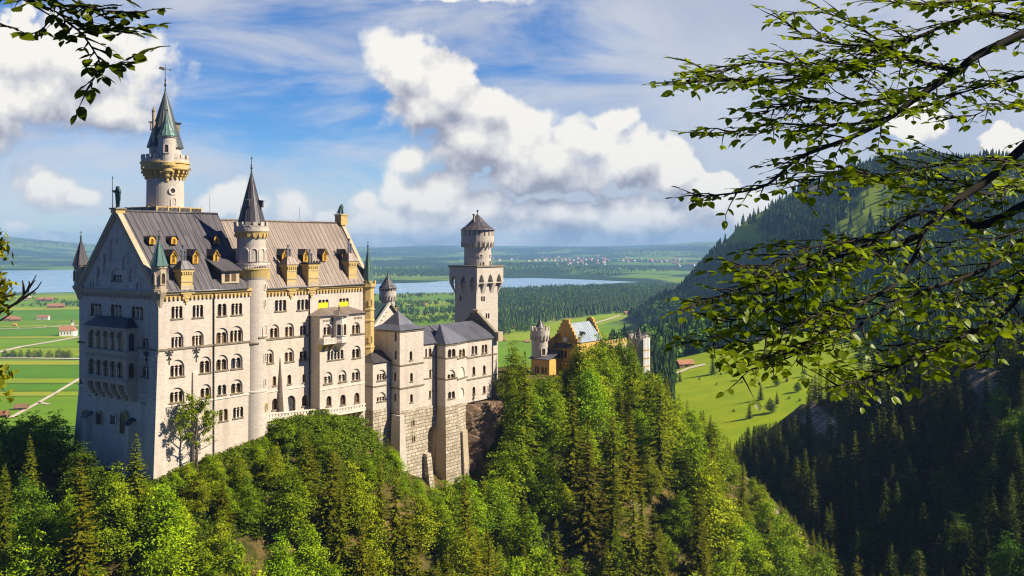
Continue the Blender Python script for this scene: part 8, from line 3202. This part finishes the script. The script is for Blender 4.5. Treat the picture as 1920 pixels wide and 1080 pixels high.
# ------------------------------------------------------------------ beech boughs close to the view point
def beech_leaf_set(P0, D, N, size, rng):
    """ovate beech leaves with a folded midrib: base P0, direction D, upper side N"""
    n = len(P0)
    D = D / np.linalg.norm(D, axis=1)[:, None]
    S = np.cross(D, N); S /= np.linalg.norm(S, axis=1)[:, None] + 1e-9
    N = np.cross(S, D)
    s = size[:, None]
    prof = [(0.0, 0.0), (.18, .24), (.45, .31), (.72, .22), (1.0, 0.0)]
    fold = rng.uniform(.05, .30, n)[:, None]; curl = rng.uniform(-.05, .28, n)[:, None]
    mid, lef, rig = [], [], []
    for t, w in prof:
        m = P0 + D * s * t - N * s * curl * t * t
        mid.append(m)
        if 0 < t < 1:
            lef.append(m + S * s * w + N * s * fold * w)
            rig.append(m - S * s * w + N * s * fold * w)
    V = np.stack(mid + lef + rig, 1)          # 5 + 3 + 3 = 11 per leaf
    quads = [(1, 2, 6, 5), (2, 3, 7, 6), (2, 1, 8, 9), (3, 2, 9, 10)]
    tris = [(0, 1, 5), (3, 4, 7), (0, 8, 1), (3, 10, 4)]
    b = np.arange(n)[:, None] * 11
    Q = np.concatenate([b + np.array(q) for q in quads])
    T = np.concatenate([b + np.array(q) for q in tris])
    tq = np.tile(np.arange(n), 4)
    return V.reshape(-1, 3), Q, T, np.concatenate([tq, tq])


def bough_world(poly, Y0, Y1):
    n = len(poly)
    return [P(a, b, Y0 + (Y1 - Y0) * i / (n - 1)) for i, (a, b) in enumerate(poly)]


def resample(pts, step):
    pts = [Vector(p) for p in pts]
    # Catmull-Rom smoothing
    out = []
    for i in range(len(pts) - 1):
        p0, p1, p2, p3 = pts[max(i - 1, 0)], pts[i], pts[i + 1], pts[min(i + 2, len(pts) - 1)]
        k = max(int((p2 - p1).length / step), 1)
        for j in range(k):
            t = j / k
            out.append(.5 * ((2 * p1) + (p2 - p0) * t + (2 * p0 - 5 * p1 + 4 * p2 - p3) * t * t + (3 * p1 - p0 - 3 * p2 + p3) * t ** 3))
    out.append(pts[-1])
    return out


def grow_bough(parent, poly, Y0, Y1, r0, r1, rng, twig=(.22, .55), gap=.075, leaf=.058, density=.80, bare=.0, spread=1.0, down=.0, frm=0.0, mat=None):
    """a limb with side twigs in two rows, each twig carrying alternate leaves; adds 'bough' and 'foliage' to the tree"""
    line = resample(bough_world(poly, Y0, Y1), .025)
    n = len(line)
    parts = [tube_arrays([tuple(p) for p in line], np.linspace(r0, r1, n), 7)]
    LP, LD, LN = [], [], []
    def leaf_twig(b, d, ln, lvl, up):
        d = d.normalized()
        k = max(int(ln / .036), 3)
        pts = [b]
        cur = b.copy(); dd = d.copy()
        for i in range(k):
            dd = (dd + Vector(rng.normal(0, .10, 3)) + Vector((0, 0, -.018 - .02 * down))).normalized()
            cur = cur + dd * (ln / k)
            pts.append(cur.copy())
        parts.append(tube_arrays([tuple(p) for p in pts], np.linspace(.0055 if lvl == 0 else .003, .0012, len(pts)), 4))
        side = dd.cross(up).normalized()
        s = 1 if rng.rand() < .5 else -1
        for i in range(1, len(pts)):
            t = i / len(pts)
            if t < .12 or rng.rand() > .92 * density: continue
            s = -s
            out = (side * s * rng.uniform(.65, 1.15) + d * rng.uniform(.35, .9) + Vector((0, 0, rng.uniform(-.42, .12)))).normalized()
            LP.append(tuple(pts[i])); LD.append(tuple(out)); LN.append(tuple((up + Vector(rng.normal(0, .34, 3))).normalized()))
            if lvl == 0 and rng.rand() < .34 * density and ln > .2:
                leaf_twig(pts[i], (side * s + d * .8 + Vector((0, 0, rng.uniform(-.15, .15)))).normalized(), ln * rng.uniform(.25, .5), 1, up)
        LP.append(tuple(pts[-1])); LD.append(tuple(dd)); LN.append(tuple(up))
    i = int(n * frm)
    acc = 0
    s = 1
    step = .05 / 2
    while i < n:
        t = i / n
        d = (line[min(i + 2, n - 1)] - line[max(i - 2, 0)]).normalized()
        up = (Vector((0, 0, 1)) + Vector((rng.normal(0, .15), -.30 + rng.normal(0, .12), 0))).normalized()
        side = d.cross(up).normalized()
        if rng.rand() > bare * (1 - t):
            s = -s
            ln = rng.uniform(*twig) * (.45 + .55 * min(1, 2.2 * (1 - t)) ) * (.7 + .3 * min(t * 4, 1))
            dirv = side * s * spread * rng.uniform(.55, 1.0) + d * rng.uniform(.45, 1.0) + Vector((0, 0, rng.normal(0, .16) - .08 * down))
            leaf_twig(line[i], dirv, ln, 0, up)
        i += max(int(gap * rng.uniform(.6, 1.4) / step), 1)
    leaf_twig(line[-1], (line[-1] - line[-3]), .16, 0, Vector((0, -.25, 1)).normalized())
    tv, tf = merge_parts(parts)
    b = link('bough', mesh_np('bough', tv, tf, [BARK_DK], smooth=True), parent)
    LP, LD, LN = np.array(LP), np.array(LD), np.array(LN)
    m = len(LP)
    V, Q, T, who = beech_leaf_set(LP, LD, LN, leaf * rng.uniform(.6, 1.2, m), rng)
    lt = np.clip(.45 + .3 * rng.normal(size=m), 0, 1)
    link('foliage', mesh_np('foliage', V, [Q, T], [mat or BEECH], tint=lt[who]), b)
    return m

rngB = np.random.RandomState(101)
BE = props(empty('beech_tree', (4.1, 5.2, -4.6)), 'overhanging beech with dark forking boughs and backlit leaves along the right side', 'beech')
BT = empty('tmp', (0, 0, 0)); bpy.data.objects.remove(BT)
class _Sh:      # children are built in world coordinates, so undo the base position
    pass
def under(root):
    inv = -Vector(root.location)
    return inv
_old_link = link
def bough_set(root, rows):
    tot = 0
    before = set(COL.objects)
    for kw in rows:
        poly, Y0, Y1, r0, r1, opt = kw
        tot += grow_bough(root, poly, Y0, Y1, r0, r1, rngB, **opt)
    for o in set(COL.objects) - before:
        if o.parent == root: o.location = -Vector(root.location)
    return tot
n = bough_set(BE, [
    ([(2010, 10), (1920, 62), (1830, 105), (1795, 133), (1730, 175), (1660, 225), (1590, 260), (1510, 290), (1480, 310), (1440, 345), (1390, 360), (1315, 368)], 5.4, 5.0, .030, .003, dict(twig=(0.13, 0.35), gap=0.043, bare=.5)),
    ([(1795, 133), (1745, 122), (1670, 105), (1610, 120), (1530, 140), (1450, 155), (1370, 152), (1285, 155)], 5.33, 4.9, .016, .0025, dict(twig=(0.17, 0.47), gap=0.035)),
    ([(1960, 45), (1900, 35), (1850, 25), (1780, 45), (1700, 75), (1620, 85), (1530, 75), (1470, 40)], 5.6, 5.1, .014, .003, dict(twig=(0.16, 0.42), gap=0.040)),
    ([(1700, 108), (1640, 70), (1580, 35), (1530, 22), (1490, 25)], 5.2, 5.0, .008, .002, dict(twig=(0.10, 0.29), gap=0.043)),
    ([(1990, -20), (1900, 0), (1800, 2), (1720, 8), (1650, 0)], 5.3, 5.2, .010, .003, dict(twig=(0.12, 0.27), gap=0.037)),
    ([(1620, 118), (1560, 130), (1480, 120), (1400, 118), (1345, 135), (1300, 120)], 5.15, 4.85, .006, .002, dict(twig=(0.13, 0.35), gap=0.037)),
    ([(1730, 175), (1660, 185), (1590, 195), (1530, 190), (1470, 200), (1420, 215)], 5.2, 5.0, .008, .002, dict(twig=(0.16, 0.38), gap=0.037)),
    ([(1660, 225), (1600, 232), (1530, 235), (1450, 232), (1390, 245), (1330, 250)], 5.1, 4.9, .008, .002, dict(twig=(0.13, 0.32), gap=0.040)),
    ([(1960, 130), (1900, 150), (1850, 160), (1800, 175), (1750, 195), (1700, 205)], 5.6, 5.5, .010, .002, dict(twig=(0.16, 0.34), gap=0.043)),
    ([(1980, 190), (1920, 205), (1870, 195), (1830, 215), (1790, 220)], 5.4, 5.3, .007, .002, dict(twig=(0.10, 0.26), gap=0.048)),
    # lower bough system
    ([(2010, 200), (1920, 275), (1860, 330), (1800, 372), (1768, 398), (1721, 440), (1666, 466), (1623, 483), (1568, 513), (1495, 555), (1423, 590), (1350, 634), (1310, 640)], 5.6, 5.0, .032, .003, dict(twig=(0.16, 0.35), gap=0.053, bare=.85)),
    ([(1990, 370), (1920, 385), (1879, 408), (1828, 424), (1793, 400), (1776, 385)], 5.75, 5.5, .030, .022, dict(twig=(0.12, 0.26), gap=0.064, bare=.8)),
    ([(1768, 398), (1710, 405), (1644, 449), (1580, 479), (1517, 496), (1440, 520), (1380, 545), (1300, 572)], 5.35, 4.8, .013, .0025, dict(twig=(0.16, 0.41), gap=0.040, bare=.3)),
    ([(1776, 377), (1720, 358), (1666, 340), (1606, 321), (1560, 325), (1510, 345)], 5.5, 5.2, .012, .0025, dict(twig=(0.16, 0.39), gap=0.037)),
    ([(1729, 440), (1715, 480), (1690, 520), (1666, 543), (1602, 577), (1559, 615), (1495, 662), (1440, 684), (1410, 692), (1392, 706)], 5.3, 4.8, .012, .0025, dict(twig=(0.16, 0.38), gap=0.040, bare=.45)),
    ([(1990, 420), (1920, 448), (1879, 487), (1806, 521), (1751, 538), (1687, 564), (1640, 590), (1602, 615), (1560, 640), (1517, 653), (1450, 668)], 5.5, 4.9, .016, .0025, dict(twig=(0.16, 0.38), gap=0.043, bare=.5)),
    ([(1960, 450), (1920, 500), (1908, 560), (1857, 606), (1793, 636), (1708, 675), (1650, 700), (1602, 717), (1560, 725)], 5.6, 5.0, .018, .003, dict(twig=(0.13, 0.35), gap=0.043, bare=.5)),
    ([(1980, 300), (1920, 310), (1870, 300), (1800, 305), (1740, 310), (1700, 320)], 5.3, 5.2, .009, .002, dict(twig=(0.13, 0.34), gap=0.043)),
    ([(1980, 340), (1900, 350), (1850, 365), (1800, 340), (1740, 335), (1680, 305)], 5.9, 5.7, .010, .002, dict(twig=(0.16, 0.38), gap=0.037)),
    ([(1644, 449), (1580, 455), (1500, 470), (1440, 500), (1390, 500)], 5.15, 4.95, .007, .002, dict(twig=(0.12, 0.31), gap=0.040)),
    ([(1568, 513), (1500, 530), (1430, 560), (1380, 600), (1340, 600)], 5.1, 4.9, .007, .002, dict(twig=(0.13, 0.34), gap=0.037)),
    ([(1602, 577), (1540, 590), (1480, 610), (1420, 640), (1370, 650)], 5.0, 4.85, .006, .002, dict(twig=(0.13, 0.34), gap=0.037)),
    ([(1980, 400), (1920, 430), (1870, 445), (1800, 450), (1760, 470)], 5.4, 5.3, .008, .002, dict(twig=(0.12, 0.28), gap=0.048)),
    ([(1980, 520), (1910, 530), (1850, 560), (1790, 560), (1730, 600)], 5.5, 5.3, .008, .002, dict(twig=(0.12, 0.31), gap=0.045)),
    ([(1793, 636), (1760, 650), (1720, 640), (1650, 660)], 5.3, 5.2, .006, .002, dict(twig=(0.10, 0.26), gap=0.043)),
    ([(1990, 610), (1925, 600), (1880, 620), (1845, 670), (1825, 685)], 5.4, 5.3, .006, .002, dict(twig=(0.09, 0.20), gap=0.053)),
])
print('beech leaves', n)
# trunk of the beech, outside the picture to the right, rooted on the hillside
tb = [(4.1, 5.2, -5.6), (4.0, 5.3, -3.0), (3.9, 5.4, -1.0), (3.75, 5.45, .4), (3.7, 5.5, 1.6), (3.55, 5.5, 3.2)]
tv, tf = merge_parts([tube_arrays(tb, [.34, .27, .22, .18, .14, .08], 12)] + [tube_arrays([e0, tuple((np.array(e0) + np.array(e1)) / 2 + (0, 0, .05)), e1], [.07, .05, .033], 8) for e0, e1 in (
    ((3.75, 5.45, .6), tuple(P(2008, 10, 5.4))), ((3.85, 5.42, -.4), tuple(P(2008, 200, 5.6))), ((3.9, 5.4, -.7), tuple(P(1988, 370, 5.75))), ((3.9, 5.4, -.8), tuple(P(1985, 420, 5.5))), ((3.95, 5.35, -.9), tuple(P(1958, 450, 5.6))), ((3.75, 5.45, .9), tuple(P(1958, 45, 5.6))))])
o = link('trunk', mesh_np('trunk', tv, tf, [BARK_DK], smooth=True), BE); o.location = -Vector(BE.location)

BL = props(empty('beech_tree', (-3.6, 4.3, -4.4)), 'overhanging beech with large dark hanging leaves at the upper left corner', 'beech')
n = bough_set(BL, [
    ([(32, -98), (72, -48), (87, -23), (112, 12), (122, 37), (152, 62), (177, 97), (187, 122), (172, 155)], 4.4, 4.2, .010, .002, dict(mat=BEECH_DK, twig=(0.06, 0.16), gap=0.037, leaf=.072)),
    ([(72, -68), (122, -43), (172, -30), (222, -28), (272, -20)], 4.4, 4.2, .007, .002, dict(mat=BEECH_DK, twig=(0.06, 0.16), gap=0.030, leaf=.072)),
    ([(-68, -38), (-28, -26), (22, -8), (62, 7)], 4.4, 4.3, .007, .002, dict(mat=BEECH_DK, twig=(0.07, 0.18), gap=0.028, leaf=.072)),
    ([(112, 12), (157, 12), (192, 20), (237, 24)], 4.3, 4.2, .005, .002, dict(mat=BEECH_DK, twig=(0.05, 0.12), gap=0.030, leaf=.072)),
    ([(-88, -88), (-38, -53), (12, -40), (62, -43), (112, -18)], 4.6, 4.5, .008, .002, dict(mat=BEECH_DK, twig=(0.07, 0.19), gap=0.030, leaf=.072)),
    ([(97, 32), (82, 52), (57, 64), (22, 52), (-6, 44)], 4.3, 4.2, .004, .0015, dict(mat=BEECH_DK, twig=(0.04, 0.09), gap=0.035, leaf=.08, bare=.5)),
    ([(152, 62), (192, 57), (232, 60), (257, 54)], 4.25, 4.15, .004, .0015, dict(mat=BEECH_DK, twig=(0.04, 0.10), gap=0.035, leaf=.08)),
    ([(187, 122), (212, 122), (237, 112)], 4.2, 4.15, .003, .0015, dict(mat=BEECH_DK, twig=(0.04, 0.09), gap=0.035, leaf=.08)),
])
tb = [(-3.6, 4.3, -5.6), (-3.5, 4.35, -2.5), (-3.3, 4.4, 0), (-3.1, 4.45, 1.6), (-2.9, 4.5, 3.0)]
tv, tf = merge_parts([tube_arrays(tb, [.26, .20, .15, .11, .06], 10)] + [tube_arrays([e0, e1], [.04, .012], 7) for e0, e1 in (
    ((-3.1, 4.45, 1.4), tuple(P(32, -98, 4.4))), ((-3.1, 4.45, 1.4), tuple(P(72, -68, 4.4))), ((-3.15, 4.45, 1.1), tuple(P(-68, -38, 4.4))), ((-3.1, 4.45, 1.3), tuple(P(-88, -88, 4.6))))])
o = link('trunk', mesh_np('trunk', tv, tf, [BARK_DK], smooth=True), BL); o.location = -Vector(BL.location)

# larch-like conifer sprays with bare twigs at the left edge
SPX = props(empty('conifer_tree', (-9.3, 13.0, -16.0)), 'conifer with olive needle sprays and bare grey twigs at the left edge', 'conifer')
def needle_sprays(root):
    rng = np.random.RandomState(64)
    parts = []
    C, D = [], []
    def spray(poly, Y, r, leafy):
        line = resample(bough_world(poly, Y, Y - .3), .12)
        parts.append(tube_arrays([tuple(p) for p in line], np.linspace(r, .006, len(line)), 5))
        if not leafy: return
        for i, p in enumerate(line):
            for k in range(7):
                d = Vector((rng.normal(0, .6) - .1, rng.normal(0, .7), rng.normal(0, .35) + .1)).normalized()
                q = p + d * rng.uniform(.03, .22)
                for j in range(5):
                    C.append(tuple(q + Vector(rng.normal(0, .06, 3)))); D.append(tuple((d + Vector(rng.normal(0, .5, 3))).normalized()))
    for poly in ([(-82, 470), (-42, 462), (-8, 460)], [(-82, 500), (-37, 490), (-12, 478)], [(-92, 540), (-42, 530), (-7, 528)], [(-92, 570), (-42, 560), (-2, 552), (4, 548)], [(-92, 590), (-42, 575), (-10, 566)], [(-92, 610), (-42, 592), (-20, 585)], [(-82, 720), (-32, 712), (-14, 708)], [(-82, 745), (-34, 738), (-20, 736)]):
        spray(poly, 13.0, .03, True)
    for poly in ([(-40, 592), (0, 585), (28, 570), (45, 552), (60, 530), (68, 516)], [(0, 585), (30, 568), (52, 545), (66, 525)], [(28, 570), (50, 555), (70, 540), (78, 528)], [(-40, 612), (2, 600), (24, 584)], [(45, 552), (44, 535), (42, 526)], [(52, 545), (56, 533), (54, 527)], [(-30, 560), (10, 556), (30, 551)]):
        spray(poly, 12.8, .022, False)
    tv, tf = merge_parts(parts)
    b = link('bough', mesh_np('bough', tv, tf, [BARK], smooth=True), root)
    C, D = np.array(C), np.array(D)
    V, F = leaf_quads(C, D, .15 * rng.uniform(.6, 1.3, len(C)), rng, .4)
    link('foliage', mesh_np('foliage', V, F, [NEEDLE[0]], tint=np.clip(rng.normal(.6, .25, len(C)), 0, 1)), b)
    b.location = -Vector(root.location)
    tv, tf = tube_arrays([(-9.3, 13.0, -17), (-9.2, 13, -8), (-9.1, 13, 2), (-9.0, 13, 6)], [.28, .22, .12, .04], 8)
    o = link('trunk', mesh_np('trunk', tv, tf, [BARK], smooth=True), root)
    o.location = -Vector(root.location)
needle_sprays(SPX)

# ------------------------------------------------------------------ air
def haze():
    mb = MB()
    mb.box(-25000, 25000, -3000, 26000, PLAIN - 2.5, 262, None)
    m, t, out = new_mat('valley_haze')
    pv = t.n('ShaderNodeVolumePrincipled')
    pv.inputs['Color'].default_value = (0.34, 0.62, 1.0, 1)
    pv.inputs['Density'].default_value = 5.6e-5
    pv.inputs['Anisotropy'].default_value = 0.0
    t.links.new(pv.outputs[0], out.inputs['Volume'])
    m.cycles.homogeneous_volume = True
    me = mb.data('haze')
    me.materials.clear(); me.materials.append(m)
    o = link('haze', me)
    props(o, kind='stuff')
haze()
